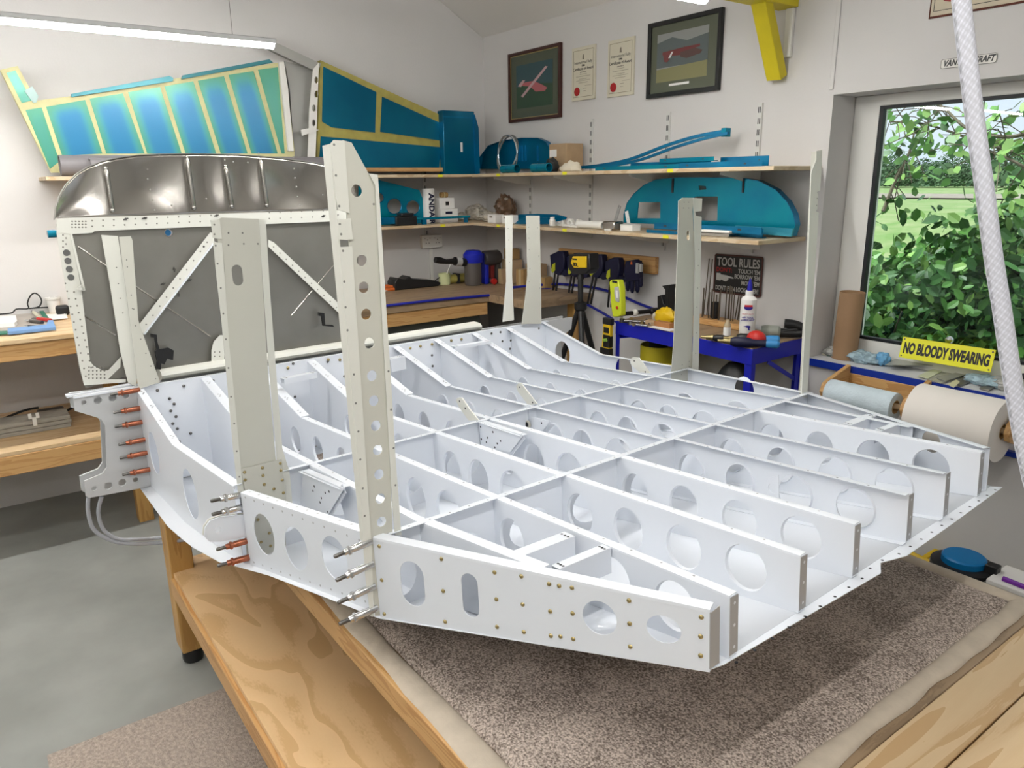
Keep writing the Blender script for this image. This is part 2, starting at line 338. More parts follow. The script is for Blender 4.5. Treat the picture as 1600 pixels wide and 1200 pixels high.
# ============================================================ AIRCRAFT CENTRE SECTION
FM = Matrix(((EX.x, EY.x, EZ.x, FO.x), (EX.y, EY.y, EZ.y, FO.y), (EX.z, EY.z, EZ.z, FO.z), (0, 0, 0, 1)))
F = thing('fuselage_section', 'white painted aircraft fuselage floor section of ribs with upright posts lying across the carpeted table', 'aircraft part', M=FM)
XS, XK, X1, X2, X3 = -1.42, -1.04, -.56, -.01, .61
WT = .115
def top(x):
    return WT + (0 - WT) * (x - XS) / (XK - XS) if x < XK else 0.0
BP = [(-1.56, -.222), (-1.42, -.225), (-1.04, -.243), (-.8, -.232), (-.5, -.200), (0, -.170), (.61, -.112), (.68, -.105)]
def bot(x):
    for (a, p), (b, q) in zip(BP, BP[1:]):
        if x <= b: return p + (q - p) * (x - a) / (b - a)
    return BP[-1][1]
HOLES = MB()
def dots(y, xs, wfn, mb=HOLES, r=.0035, dy=0, up=(0, 0, 1)):
    for x in xs: mb.lathe([(r, 0), (0, 0.0005)], (x, y + dy, wfn(x) + .0014), up, 6)
def rib(y, x0, x1, fd, holes, name='rib', fw=.018, kinkcut=True, m=WHT, endf=True, rims=True, front_wide=True, parent=F, dotx=None):
    xs = sorted(set([x0, x1] + [v for v in (XK,) if x0 < v < x1] + [b for b, _ in BP if x0 < b < x1]))
    b = MB()
    out = [(x, bot(x) + .0015) for x in xs] + [(x, top(x)) for x in reversed([v for v in xs if v in (x0, x1, XK)])]
    hs = [circ(hx, hw, hr, 26, hy) if hk == 'c' else stad(hx, hw, hr, hy) for hk, hx, hw, hr, hy in holes]
    b.plate((0, y, 0), (1, 0, 0), (0, 0, 1), out, hs, .0016)
    for h in hs if rims else []:   # pressed rim round each lightening hole
        n = len(h); cx = sum(p[0] for p in h) / n; cw = sum(p[1] for p in h) / n
        vs = []; 
        for p in h:
            vs.append((p[0], y, p[1])); q = (cx + (p[0] - cx) * .955, cw + (p[1] - cw) * .955); vs.append((q[0], y + fd * .006, q[1])); q = (cx + (p[0] - cx) * 1.07, cw + (p[1] - cw) * 1.07); vs.append((q[0], y - .001, q[1]))
        b.add(vs, [f for i in range(n) for f in ((3 * i, 3 * ((i + 1) % n), 3 * ((i + 1) % n) + 1, 3 * i + 1), )])
    segs = [(x0, XK - .004, .03 if front_wide else fw), (XK + .004, x1, fw)] if x0 < XK < x1 else [(x0, x1, .03 if (front_wide and x1 <= XK) else fw)]
    for a, c, width in segs:
        s = fd * width
        pr = [Vector((0, 0, -.004)), Vector((fd * .0012, 0, -.0012)), Vector((fd * .004, 0, 0)), Vector((s, 0, 0)), Vector((s, 0, .0013)), Vector((fd * .003, 0, .0013)), Vector((-fd * .0006, 0, 0)), Vector((-fd * .0012, 0, -.004))]
        pr = [Vector((0, p.x, p.z)) for p in pr]
        b.sweep(pr, [(a, y, top(a)), (c, y, top(c))])
    pth = [(x, y, bot(x) + .0025) for x in xs]
    b.sweep([Vector((0, 0, -.001)), Vector((0, fd * .018, -.001)), Vector((0, fd * .018, .0008)), Vector((0, 0, .0008))], pth)
    r = b.build(name, m, parent)
    if endf:
        e = MB(); e.box((x1 - .0015, min(y, y + fd * .0), bot(x1) + .006), (x1 + .0005, y + .022, top(x1) - .004))
        for k in range(3): pass
        ef = e.build('end_flange', mat('end_flange_grey', (.40, .41, .43), .4, .15), r)
        h = MB()
        for k in range(3): h.lathe([(.003, 0), (0, .0004)], (x1 + .0007, y + .012, bot(x1) + .018 + k * (top(x1) - bot(x1) - .034) / 2), (1, 0, 0), 8)
        into(h, WHT, ef)
    if dotx:
        h = MB(); dots(y, dotx, top, h, dy=fd * .012, r=.0026); into(h, SOFT, r); h = MB()
        if x0 < XK:
            for k in range(4):
                for j in range(3):
                    x = XS + .035 + k * (XK - XS - .06) / 3.2 + j * .008; h.lathe([(.0032, 0), (0, .0004)], (x, y + fd * (.010 + .005 * (j % 2)), top(x) + .0019), (0, 0, 1), 6)
        into(h, HOLE, r)
    return r
C_ = .765
HB = (lambda x, r=.040, hy=None: ('c', x, (top(x) + bot(x)) / 2, r, hy or r))
frib = [C_ - .9, C_ - .69, C_ - .5, C_ - .3, C_ - .1, C_ + .1, C_ + .3, C_ + .5, C_ + .69, C_ + .9]
arib = [.268, .473, .663, .888, 1.07, 1.262]
FHX = [L(a, c, y=.265).x for a, c in ((463, 692), (497, 705))]; FHX += [FHX[1] + (FHX[1] - FHX[0]), FHX[1] + 2 * (FHX[1] - FHX[0])]
def fh(n=3): return [('c', x_, -.088, .038, .046) for x_ in FHX[:n] if x_ < X1 - .05]
def frange(a, b, s):
    r = []; x = a
    while x < b: r.append(x); x += s
    return r
# front bay ribs (spar to first crossbeam)
for i, y in enumerate(frib[1:-1]):
    fd = 1 if y < .76 else -1
    hs = fh(4) if i != 0 else [('c', -1.12, -.07, .035, .06), HB(-.9, .04, .055)]
    rib(y, XS + .004, X1 - .002, fd, hs, endf=False, dotx=frange(XK + .03, X1 - .02, .06))
# middle bay ribs
for y in frib[1:-1]:
    fd = 1 if y < .76 else -1
    hs = [HB(-.47, .046, .06), HB(-.34, .046, .06), HB(-.19, .055, .06)] if y in frib[2:-2] else [HB(-.42, .055), HB(-.2, .055)]
    rib(y, X1 + .002, X2 - .002, fd, hs, endf=False, dotx=frange(X1 + .05, X2 - .02, .075))
# aft ribs
for i, y in enumerate(arib):
    fd = [1, 1, 1, -1, -1, 1][i]
    hx_ = [L(a, c, y=.473).x for a, c in ((906, 798), (981, 822), (1068, 853), (1165, 884))]
    hs = [HB(hx_[0], .042, .05), HB(hx_[1], .042, .05), HB(hx_[2], .044, .048), HB(hx_[3], .045, .046)]
    rib(y, X2 + .002, X3, fd, hs, dotx=frange(X2 + .05, X3 - .02, .07))
# outer ribs: near side front, middle; slanting aft
def slant(p0, p1, w0, w1, b0, b1, holes, fd, name='side_rib', endf=False, rv=(), m=WHT):
    p0 = Vector((*p0, 0)); p1 = Vector((*p1, 0)); ax = (p1 - p0); ln = ax.length; ax.normalize(); up = Vector((0, 0, 1)); nn = ax.cross(up)  # nn points to -y side
    b = MB(); hs = []
    for kind, px, py, r, hy in holes:
        q = Lp(px, py, p0, nn); s_, w_ = (q - p0).dot(ax), q.z
        hs.append(circ(s_, w_, r, 26, hy) if kind == 'c' else stad(s_, w_, r, hy))
    b.plate(p0, ax, up, [(0, b0), (ln, b1), (ln, w1), (0, w0)], hs, .0016)
    inw = -nn * fd
    pr = [Vector((0, 0, -.005)), inw * .001 + up * -.0015, inw * .005, inw * .022, inw * .022 + up * .0014, inw * .004 + up * .0014, -inw * .0008, -inw * .0012 + up * -.005]
    b.sweep(pr, [p0 + up * w0, p1 + up * w1])
    b.sweep([up * -.001, inw * .02 + up * -.001, inw * .02 + up * .001, up * .001], [p0 + up * (b0 + .001), p1 + up * (b1 + .001)])
    r = b.build(name, m, F)
    return r, p0, ax, nn, ln
yN, yFar = C_ - .9, C_ + .9
# near front side rib
r1, *_ = slant((XS, yN), (XK, yN), WT, 0, bot(XS), bot(XK), [('c', 241, 708, .055, .07)], 1)
r1b, *_ = slant((XK, yN), (X1 + .03, yN + .005), 0, 0, bot(XK), bot(X1), [('c', 298, 772, .065, .075)], 1)
h = MB()
for k in range(4):
    for j in range(3): h.lathe([(.0034, 0), (0, .0004)], (XS + .03 + k * .1 + j * .008, yN + .010 + .005 * (j % 2), top(XS + .03 + k * .1 + j * .008) + .0019), (0, 0, 1), 6)
into(h, HOLE, r1)
for k in range(9):
    pass
yS1, yS2 = -.122, -.033
r2, p0, ax, nn, ln = slant((X1 + .055, yS1), (X2 - .03, yS2), -.012, 0, -.205, -.172, [('c', 413, 835, .043, .052), ('c', 463, 857, .045, .052), ('c', 523, 872, .045, .05)], 1)
h = MB()
for k in range(12):
    s_ = .02 + k * (ln - .04) / 11
    for ww in (-.02, bot(0) - .005 + .012 * 0 + (.0)): h.lathe([(.0028, 0), (0, .0004)], p0 + ax * s_ + Vector((0, 0, ww if ww > -.1 else -.19 + .035 * s_ / ln)) + nn * .001, nn, 8)
    h.lathe([(.003, 0), (0, .0004)], p0 + ax * s_ - nn * .013 + Vector((0, 0, -.012 * (1 - s_ / ln) + .0015)), (0, 0, 1), 8)
into(h, mat('shaded_dimple', (.45, .46, .48), .5), r2)
r3, p0, ax, nn, ln = slant((.0, -.036), (X3, .217), .004, -.004, -.172, -.112, [('s', 645, 912, .028, .019), ('s', 735, 930, .018, .026), ('c', 937, 965, .031, .031), ('c', 1037, 983, .029, .024)], 1, endf=True)
# solid rivets on the near slanting side rib, each one a part
rv = MB(); rv.dome((0, 0, 0), (0, 0, 1), .0042, .0028, 10); rv0 = rv.build('rivet', BRASS, r3)
first = True
for px, py in [(593, 853), (597, 906), (601, 959), (690, 873), (693, 923), (696, 971), (773, 894), (776, 936), (777, 979), (815, 900), (817, 944), (819, 987), (858, 912), (874, 915), (894, 918), (860, 955), (895, 958), (861, 993), (876, 994), (896, 998), (983, 938), (984, 974), (985, 1010), (1096, 964), (1095, 994), (1095, 1024)]:
    q = Lp(px, py, p0, nn) + nn * .0008
    o = rv0 if first else rv0.copy()
    if not first: COL.objects.link(o)
    first = False; o.matrix_basis = Matrix.Translation(q) @ nn.to_track_quat('Z', 'Y').to_matrix().to_4x4()
e = MB(); q0 = p0 + ax * ln; e.bar(q0 + Vector((0, .0, -.106)), q0 + Vector((0, 0, -.008)), .002, .002); 
e.sheet([q0 + Vector((.0, 0, -.106)), q0 + Vector((.0, .024, -.106)), q0 + Vector((.0, .024, -.006)), q0 + Vector((.0, 0, -.010))], [], (1, 0, 0), .0016); e.build('end_flange', mat('end_flange_grey', (0, 0, 0)), r3)
# far side: mirrored
yf1, yf2, yf3 = C_ * 2 - yS1, C_ * 2 - yS2, 1.318
slant((XS, yFar), (XK, yFar), WT, 0, bot(XS), bot(XK), [('c', 879, 553, .05, .06)], -1)
slant((XK, yFar), (X1, yFar - .02), 0, 0, bot(XK), bot(X1), [('c', 975, 578, .05, .055)], -1)
slant((X1, yFar - .02), (X2, yf2), 0, 0, -.2, -.17, [('c', 1062, 604, .05, .055), ('c', 1163, 610, .045, .05)], -1)
r4, *_ = slant((X2, yf2), (X3, yf3), .002, 0, -.17, -.112, [('c', 1455, 690, .03, .03)], -1)
# third ribs that run out into the side ribs near the tail
slant((X2, .077), (.33, .115), 0, 0, -.17, -.13, [], 1, 'rib'); slant((X2, 1.43), (.40, 1.385), 0, 0, -.17, -.13, [], -1, 'rib')
# crossbeams
def beam(x, y0, y1, bays, hw, name='crossbeam'):
    b = MB(); hs = []
    for a, c in bays:
        if c - a > .1: hs.append(circ((a + c) / 2, (bot(x)) * .60, min((c - a) * .34, .062), 20, .045))
    b.plate((x, 0, 0), (0, 1, 0), (0, 0, 1), [(y0, bot(x) + .002), (y1, bot(x) + .002), (y1, 0), (y0, 0)], hs, .0018)
    pr = [Vector((0, 0, -.005)), Vector((.0012, 0, -.0015)), Vector((.005, 0, .0005)), Vector((.02, 0, .0005)), Vector((.02, 0, .002)), Vector((.004, 0, .002)), Vector((-.001, 0, .0)), Vector((-.001, 0, -.005))]
    b.sweep(pr, [(x - .003, y0, 0), (x - .003, y1, 0)])
    r = b.build(name, WHT, F)
    h = MB()
    for k in range(int((y1 - y0) / .05)):
        h.lathe([(.0026, 0), (0, .0004)], (x + .009, y0 + .03 + k * .05, .0021), (0, 0, 1), 6)
    into(h, SOFT, r)
ys = [C_ - .86] + frib[1:-1] + [C_ + .86]
beam(X1, C_ - .875, C_ + .88, list(zip(ys, ys[1:])), .05)
ys = [-.03] + [.077] + arib + [1.43, 1.56]
beam(X2, -.033, 1.565, list(zip(ys, ys[1:])), .05)
# spar bulkhead, two beams with lugs
ST = [(114, 619), (117, 642), (147, 651), (158, 655), (164, 665), (167, 730), (160, 740), (131, 752), (134, 775), (139, 778), (235, 759)]
pts = [L(px, py, x=XS) for px, py in ST]; near = [(p.y, p.z) for p in pts]
near = [(y, w) for y, w in near]
bulk = near[:-1] + [(yN + .0, -.226)] + [(yFar, -.226), (yFar + .16, -.226), (yFar + .17, -.15), (yFar + .10, -.11), (yFar + .10, .03), (yFar + .17, .06), (yFar + .18, WT + .002), (yN, WT + .002)]
lug = []
for px, py, r in [(131, 629, .008), (153, 625.5, .0125), (176, 622, .0125), (197, 619, .009), (147, 763, .008), (169, 759, .0125), (191, 754, .0125), (212, 750, .009)]:
    q = L(px, py, x=XS); lug.append(circ(q.y, q.z, r, 14))
b = MB(); b.plate((XS - .003, 0, 0), (0, 1, 0), (0, 0, 1), bulk, lug, .008); sp = b.build('main_spar', mat('spar_paint', (.50, .51, .52), .4), F)
b = MB(); b.plate((XS + .0022, 0, 0), (0, 1, 0), (0, 0, 1), [(yN + .004, -.22), (yFar, -.22), (yFar, WT), (yN + .004, WT)], [], .002); b.build('spar_web', WHT, F)
b = MB(); rb = [(y, w) for y, w in bulk if not (y > yFar and False)]
b.plate((XS - .075, 0, 0), (0, 1, 0), (0, 0, 1), rb, [], .012)
b.build('rear_spar_beam', mat('spar_paint', (0, 0, 0)), F)
b = MB(); b.sweep([Vector((-.03, 0, 0)), Vector((.004, 0, 0)), Vector((.004, 0, .008)), Vector((-.03, 0, .008))], [(XS - .06, near[0][0] - .01, WT - .004), (XS - .06, yN - .0, WT - .002)])
b.sweep([Vector((-.01, 0, 0)), Vector((.012, 0, 0)), Vector((.012, 0, .006)), Vector((-.01, 0, .006))], [(XS - .008, near[0][0], WT + .001), (XS - .008, yN - .0, WT + .001)])
b.sweep([Vector((-.012, 0, -.004)), Vector((.006, 0, -.004)), Vector((.006, 0, .003)), Vector((-.012, 0, .003))], [(XS - .002, yN, WT + .002), (XS - .002, yFar + .02, WT + .002)])
b.build('spar_cap', WHT, F)
# rounded tube along the top of the rear spar
b = MB(); zc = WT + .022; yy0, yy1 = L(248, 580, x=XS - .07).y, L(745, 484, x=XS - .07).y
b.sweep([Vector((.034 * math.cos(a), 0, .020 * math.sin(a))) for a in [math.pi * 2 * k / 12 for k in range(12)]], [(XS - .07, yy0, zc), (XS - .07, yy1 - .02, zc), (XS - .07, yy1, zc - .006)])
b.build('spar_tube', PRIM2, F)
# bolts in the spar web seen between the ribs
bm_ = MB(); bm_.dome((0, 0, 0), (1, 0, 0), .0055, .004, 8); bo = bm_.build('bolt_head', DSTEEL, F); k0 = True
gold = [(640, 540), (657, 540), (690, 536), (675, 538)]
for px, py in [(246, 610), (287, 603), (333, 595), (342, 610), (265, 623), (272, 631), (267, 642), (275, 651), (270, 662), (277, 670), (272, 681), (280, 690), (298, 677), (250, 648), (768, 521), (782, 519), (796, 517), (785, 533), (798, 532), (806, 535), (797, 545), (675, 555), (676, 572), (699, 574), (707, 575), (461, 620), (458, 568), (538, 588), (842, 513), (858, 525), (700, 600), (512, 565)]:
    o = bo if k0 else bo.copy()
    if not k0: COL.objects.link(o)
    k0 = False; q = L(px, py, x=XS + .004); o.location = q
g_ = MB(); g_.dome((0, 0, 0), (1, 0, 0), .0065, .004, 8); go = None
for px, py in [(641, 544), (657, 541), (675, 538), (705, 532), (721, 530), (450, 575), (513, 562), (531, 562), (492, 568)]:
    if go is None: o = go = g_.build('bolt_head', BRASS, F)
    else: o = go.copy(); COL.objects.link(o)
    o.location = L(px, py, x=XS + .004)
# belly skin
def yedge(x, s):   # plan outline of skin
    E = [(-1.43, yN - .035), (-1.0, yN - .05), (-.8, yN - .045), (-.6, yN - .034), (-.52, -.150), (-.5, -.135), (0, -.040), (.62, .222), (.628, .24)]
    for (a, p), (b_, q) in zip(E, E[1:]):
        if x <= b_: v = p + (q - p) * (x - a) / (b_ - a); break
    else: v = E[-1][1]
    return v if s < 0 else 2 * C_ - v
b = MB(); sx = [-1.43, -1.3, -1.15, -1.04, -.9, -.8, -.7, -.6, -.52, -.4, -.2, 0, .2, .4, .605]; vs = []; fs = []
for x in sx:
    y0, y1 = yedge(x, -1), yedge(x, 1) if x < .6 else 1.36
    if x > .6: y0 = .225
    for k in range(9): vs.append((x, y0 + (y1 - y0) * k / 8, bot(x)))
for i in range(len(sx) - 1):
    for k in range(8): fs.append((i * 9 + k, (i + 1) * 9 + k, (i + 1) * 9 + k + 1, i * 9 + k + 1))
n0 = len(vs)
b.add(vs, fs); sk = b.build('belly_skin', WHT, F, smooth=50)
so_ = sk.modifiers.new('thickness', 'SOLIDIFY'); so_.thickness = .0012; so_.offset = -1
# aft edge strip of skin beyond the rib ends, with its steps
aft = [(.604, .218), (.612, .25), (.636, .724), (.615, .767), (.636, .832), (.634, 1.05), (.627, 1.372), (.604, 1.36)]
b = MB(); b.plate((0, 0, bot(.61) - .0009), (1, 0, 0), (0, 1, 0), aft, [], .0012); b.build('skin_edge', WHT, sk)
h = MB()
for k in range(22):
    y = .27 + k * .051
    h.lathe([(.0032, 0), (0, .0004)], (.622 - (.01 if abs(y - .76) < .04 else 0), y, bot(.61) - .0001), (0, 0, 1), 6)
    if k % 2: h.lathe([(.0032, 0), (0, .0004)], (.598, y, bot(.598) + .0007), (0, 0, 1), 6)
for k in range(14):
    x = -1.38 + k * .062; h.lathe([(.003, 0), (0, .0004)], (x, yedge(x, -1) + .012, bot(x) + .0008), (0, 0, 1), 6)
into(h, HOLE, sk)

# ------------------------------------------------------------ upright posts
def lpoly(pix, x): return [L(a, b_, x=x) for a, b_ in pix]
def post_sheet(name, pix, x, m, holes=(), t=.002, parent=F, dotsp=()):
    b = MB(); pl = lpoly(pix, x); hs = []
    for px, py, r, hy in holes:
        q = L(px, py, x=x); hs.append([(x, q.y + u, q.z + v) for u, v in (circ(0, 0, r, 18) if not hy else stad(0, 0, r, hy))])
    b.sheet(pl, hs, (1, 0, 0), t); o = b.build(name, m, parent)
    if dotsp:
        h = MB()
        for px, py in dotsp: q = L(px, py, x=x + t / 2 + .0003); h.lathe([(.0023, 0), (0, .0004)], q, (1, 0, 0), 8)
        into(h, DIMP, o)
    return o
def flange(name, pa, pb, x, depth, m, parent=F, t=.002):
    # strip bent back (towards -x) from the line pa-pb
    a = L(*pa, x=x); b_ = L(*pb, x=x); v = MB(); d = Vector((-depth, 0, 0)); n = (b_ - a).cross(d).normalized()
    v.sheet([a, b_, b_ + d, a + d], [], n, t); return v.build(name, m, parent)
# tall front post (near second crossbeam)
pc = bpy.data.objects.new('tall_post', None); COL.objects.link(pc); pc.parent = F
hc = [(557, 298, .011, 0), (565, 407, .0105, 0), (568, 449, .0105, 0), (572, 491, .0105, 0), (577, 536, .0105, 0), (581, 587, .0105, 0), (584, 626, .0105, 0), (587, 665, .0105, 0), (590, 703, .0105, 0), (592, 741, .0105, 0), (594, 779, .0105, 0), (596, 815, .0105, 0)]
post_sheet('web', [(535, 219), (549, 223), (576, 272), (588, 282), (594, 400), (601, 560), (612, 800), (617, 960), (586, 962), (573, 800), (566, 700), (556, 560), (546, 400), (541, 330)], -.002, PRIM, hc, parent=pc)
post_sheet('left_flange', [(516, 225), (521, 219), (538, 220), (546, 333), (528, 328), (524, 300)], .002, PRIM2, parent=pc, dotsp=[(522, 226), (525, 274), (530, 322)])
post_sheet('left_flange', [(527, 343), (548, 341), (551, 374), (543, 375), (529, 374)], .002, PRIM2, parent=pc, dotsp=[(531, 350), (533, 366)])
post_sheet('left_flange', [(530, 386), (550, 385), (556, 480), (564, 600), (574, 760), (580, 845), (584, 963), (579, 963), (571, 900), (562, 760), (552, 640), (540, 500)], .002, PRIM2, parent=pc, dotsp=[(536, 392), (538, 440), (540, 480), (543, 516), (553, 585), (556, 630), (560, 674), (563, 718), (567, 763), (570, 806)])
post_sheet('right_flange', [(576, 271), (590, 273), (594, 330), (603, 480), (611, 600), (618, 720), (627, 836), (617, 836), (611, 760), (598, 520), (588, 330), (586, 290)], .003, PRIM2, parent=pc, dotsp=[(584, 319), (607, 580), (611, 640), (615, 700), (618, 758)])
flange('side', (516, 225), (575, 850), -.004, .03, PRIM2, parent=pc)
# wide centre post (first crossbeam)
pb_ = bpy.data.objects.new('wide_post', None); COL.objects.link(pb_); pb_.parent = F
post_sheet('web', [(337, 345), (345, 340), (404, 342), (417, 560), (432, 735), (442, 780), (448, 872), (386, 872), (380, 790), (366, 640), (355, 500), (343, 400)], X1 + .02, PRIM, [(371, 430, .0125, .012)], parent=pb_, dotsp=[(357, 364), (379, 364), (403, 381), (381, 381), (357, 383)])
post_sheet('left_flange', [(329, 344), (343, 343), (347, 374), (333, 372)], X1 + .024, PRIM2, parent=pb_, dotsp=[(335, 351), (335, 366)])
post_sheet('left_flange', [(333, 378), (347, 380), (352, 450), (358, 540), (368, 640), (377, 740), (381, 770), (372, 770), (364, 700), (355, 600), (346, 500), (338, 430)], X1 + .024, PRIM2, parent=pb_, dotsp=[(337, 384), (340, 412), (345, 450), (349, 490), (353, 530), (357, 575), (361, 620), (366, 662), (370, 705), (374, 745)])
post_sheet('right_flange', [(404, 342), (415, 344), (422, 460), (432, 590), (441, 700), (452, 737), (458, 800), (444, 790), (434, 735), (419, 560)], X1 + .012, PRIM2, parent=pb_)
post_sheet('base_plate', [(376, 733), (440, 717), (447, 780), (450, 800), (420, 790), (383, 768)], X1 + .0245, PRIM, parent=pb_)
g2 = MB(); g2.dome((0, 0, 0), (1, 0, 0), .0042, .003, 8); rr = None
for px, py in [(382, 738), (410, 731), (438, 724), (411, 743), (439, 735), (383, 750), (441, 750), (413, 757), (428, 764), (443, 770), (403, 812), (421, 833), (408, 847), (423, 853), (395, 870)]:
    if rr is None: o = rr = g2.build('rivet', BRASS, pb_)
    else: o = rr.copy(); COL.objects.link(o)
    o.location = L(px, py, x=X1 + .026)
# near post at the spar (two strips)
pa = bpy.data.objects.new('spar_post', None); COL.objects.link(pa); pa.parent = F
post_sheet('flared_strip', [(186, 370), (204, 369), (207, 376), (216, 500), (226, 530), (250, 597), (216, 608), (210, 560), (200, 480)], XS + .012, PRIM, parent=pa, dotsp=[(198, 406), (199, 417), (205, 461), (207, 482), (209, 483), (212, 509), (220, 530), (228, 552), (236, 572), (243, 592)])
post_sheet('back_strip', [(158, 367), (184, 369), (192, 420), (204, 500), (215, 562), (213, 604), (200, 598), (188, 550), (171, 440)], XS - .045, PRIM2, parent=pa, dotsp=[(182, 418), (185, 443), (188, 466), (192, 489)])
pa2 = bpy.data.objects.new('spar_post', None); COL.objects.link(pa2); pa2.parent = F
post_sheet('flared_strip', [(822, 337), (843, 337), (845, 440), (846, 506), (815, 506), (820, 470), (824, 430)], XS + .012, PRIM, parent=pa2, dotsp=[(826, 355), (826, 372), (827, 390), (828, 420), (827, 440), (840, 356), (842, 400), (843, 450)])
post_sheet('back_strip', [(789, 337), (801, 336), (800, 430), (803, 500), (785, 503), (789, 460), (791, 440)], XS - .045, PRIM2, parent=pa2, dotsp=[(794, 357), (795, 375), (796, 410)])
# far posts
pb2 = bpy.data.objects.new('wide_post', None); COL.objects.link(pb2); pb2.parent = F
post_sheet('web', [(1060, 314), (1066, 309), (1083, 309), (1082, 330), (1085, 400), (1081, 560), (1080, 598), (1048, 592), (1052, 540), (1058, 400)], X1, PRIM, [(1075, 368, .008, .010)], parent=pb2, dotsp=[(1069, 316), (1076, 316), (1068, 325), (1076, 325), (1066, 570), (1065, 577), (1065, 585)])
post_sheet('right_flange', [(1083, 309), (1097, 310), (1096, 330), (1086, 331), (1087, 337), (1096, 339), (1091, 592), (1080, 590), (1082, 560), (1086, 420)], X1 + .006, PRIM2, parent=pb2, dotsp=[(1092, 390), (1091, 415), (1090, 450), (1089, 480), (1088, 520), (1087, 552), (1077, 565), (1077, 573), (1077, 582)])
pc2 = bpy.data.objects.new('tall_post', None); COL.objects.link(pc2); pc2.parent = F
post_sheet('web', [(1275, 236), (1284, 234), (1283, 270), (1281, 298), (1276, 300), (1278, 304), (1277, 326), (1274, 330), (1279, 332), (1269, 480), (1261, 622), (1252, 620), (1262, 420), (1267, 270), (1270, 262), (1275, 250)], X2, PRIM2, [], parent=pc2, dotsp=[(1277, 310), (1276, 321)])
flange('side', (1280, 236), (1260, 618), X2, .025, PRIM, parent=pc2)
# small crossbars between ribs
def ubar(p, q, wd=.03, hgt=.03, m=WHT, dt=True, name='cross_channel'):
    p = Vector(p); q = Vector(q); d = (q - p).normalized(); b = MB(); sdv = d.cross(Vector((0, 0, 1))).normalized()
    pr = [-sdv * wd / 2 + Vector((0, 0, -hgt)), -sdv * wd / 2, sdv * wd / 2, sdv * wd / 2 + Vector((0, 0, -hgt)), sdv * (wd / 2 - .0015) + Vector((0, 0, -hgt)), sdv * (wd / 2 - .0015) + Vector((0, 0, -.0015)), -sdv * (wd / 2 - .0015) + Vector((0, 0, -.0015)), -sdv * (wd / 2 - .0015) + Vector((0, 0, -hgt))]
    b.sweep(pr, [p, q]); r = b.build(name, m, F)
    if dt:
        h = MB()
        for e, s_ in ((p, 1), (q, -1)):
            for k in (-1, 0, 1):
                h.lathe([(.003, 0), (0, .0005)], e + d * s_ * .012 + sdv * k * wd * .3 + Vector((0, 0, .0003)), (0, 0, 1), 7)
        into(h, HOLE, r)
def LW(px, py, w): q = L(px, py, w=w); return q
ubar(LW(800, 868, .0), LW(890, 834, .0), .03, .055); ubar(LW(868, 886, .0), LW(948, 853, .0), .022, .05)
ubar(LW(1322, 663, .0), LW(1362, 648, .0), .028, .04); ubar(LW(1372, 672, .0), LW(1408, 659, .0), .02, .04)
ubar(LW(441, 591, .105), LW(492, 581, .105), .03, .02); ubar(LW(605, 561, .10), LW(628, 556, .10), .04, .05); ubar(LW(708, 541, .095), LW(764, 532, .095), .035, .012)
# folded gusset between the middle ribs, near and centre
def gusset(pix, w, name='gusset'):
    b = MB(); pts = [L(a, c, w=w) for a, c in pix]; b.sheet(pts, [], (0, 0, 1), .0018); return b.build(name, WHT, F)
def yplate(name, pix, y, m, t=.002, holes=(), dp=()):
    b = MB(); pts = [L(a, c, y=y) for a, c in pix]; hs = [[(q.x + u, y, q.z + v) for u, v in circ(0, 0, r, 14)] for q, r in [(L(a, c, y=y), r) for a, c, r in holes]]
    b.sheet(pts, hs, (0, -1, 0), t); o = b.build(name, m, F)
    if dp:
        h = MB()
        for a, c in dp: h.lathe([(.0035, 0), (0, .0005)], L(a, c, y=y - t / 2 - .0003), (0, -1, 0), 8)
        into(h, HOLE, o)
    return o
yplate('folded_gusset', [(474, 736), (538, 763), (512, 806), (470, 790)], .045, WHT, dp=[(491, 760), (489, 767), (502, 778), (500, 785), (497, 750), (514, 768), (508, 770), (512, 800)])
b = MB(); b.bar(L(474, 735, y=.055), L(538, 762, y=.055), .03, .0015); b.bar(L(538, 763, y=.05), L(512, 806, y=.05), .0015, .025); b.build('folded_gusset_lip', WHT, F)
yplate('folded_gusset', [(748, 658), (818, 680), (798, 706), (752, 700)], .625, WHT, dp=[(751, 667), (752, 686), (762, 684), (760, 691), (782, 689), (777, 693), (773, 699), (770, 675)])
b = MB(); b.bar(L(748, 657, y=.635), L(818, 680, y=.635), .03, .0015); b.bar(L(818, 681, y=.63), L(797, 708, y=.63), .0015, .02); b.build('folded_gusset_lip', WHT, F)
yplate('bearing_plate', [(785, 648), (827, 632), (827, 650), (860, 658), (848, 672), (840, 677), (785, 662)], .83, WHT, dp=[(800, 655), (806, 654), (812, 656), (819, 656), (834, 671), (819, 668), (788, 659), (846, 661)])
b = MB(); q = L(825, 663, y=.826); b.lathe([(.014, 0), (.014, .006), (.010, .007), (.010, .004), (.003, .004), (0, .004)], q, (0, -1, 0), 18); b.build('bearing', mat('bearing_cream', (.55, .53, .45), .4), F)
b = MB(); b.lathe([(.0095, 0), (.0095, .0062), (.005, .0062), (.005, .008), (0, .008)], q + Vector((0, -.0005, 0)), (0, -1, 0), 18); b.build('bearing_bore', BLACK, F)
for pix, y in (([(713, 625), (716, 621), (722, 621), (735, 640), (748, 656), (733, 657), (718, 636)], .62), ([(807, 603), (810, 599), (815, 599), (840, 631), (826, 633), (810, 612)], 1.0), ([(985, 563), (989, 558), (999, 559), (1016, 583), (1000, 582), (987, 570)], 1.50)):
    yplate('control_lever', pix, y, PRIM2, .004, dp=[(pix[1][0] + 2, pix[1][1] + 6), (pix[3][0] - 8, pix[3][1] - 2)])
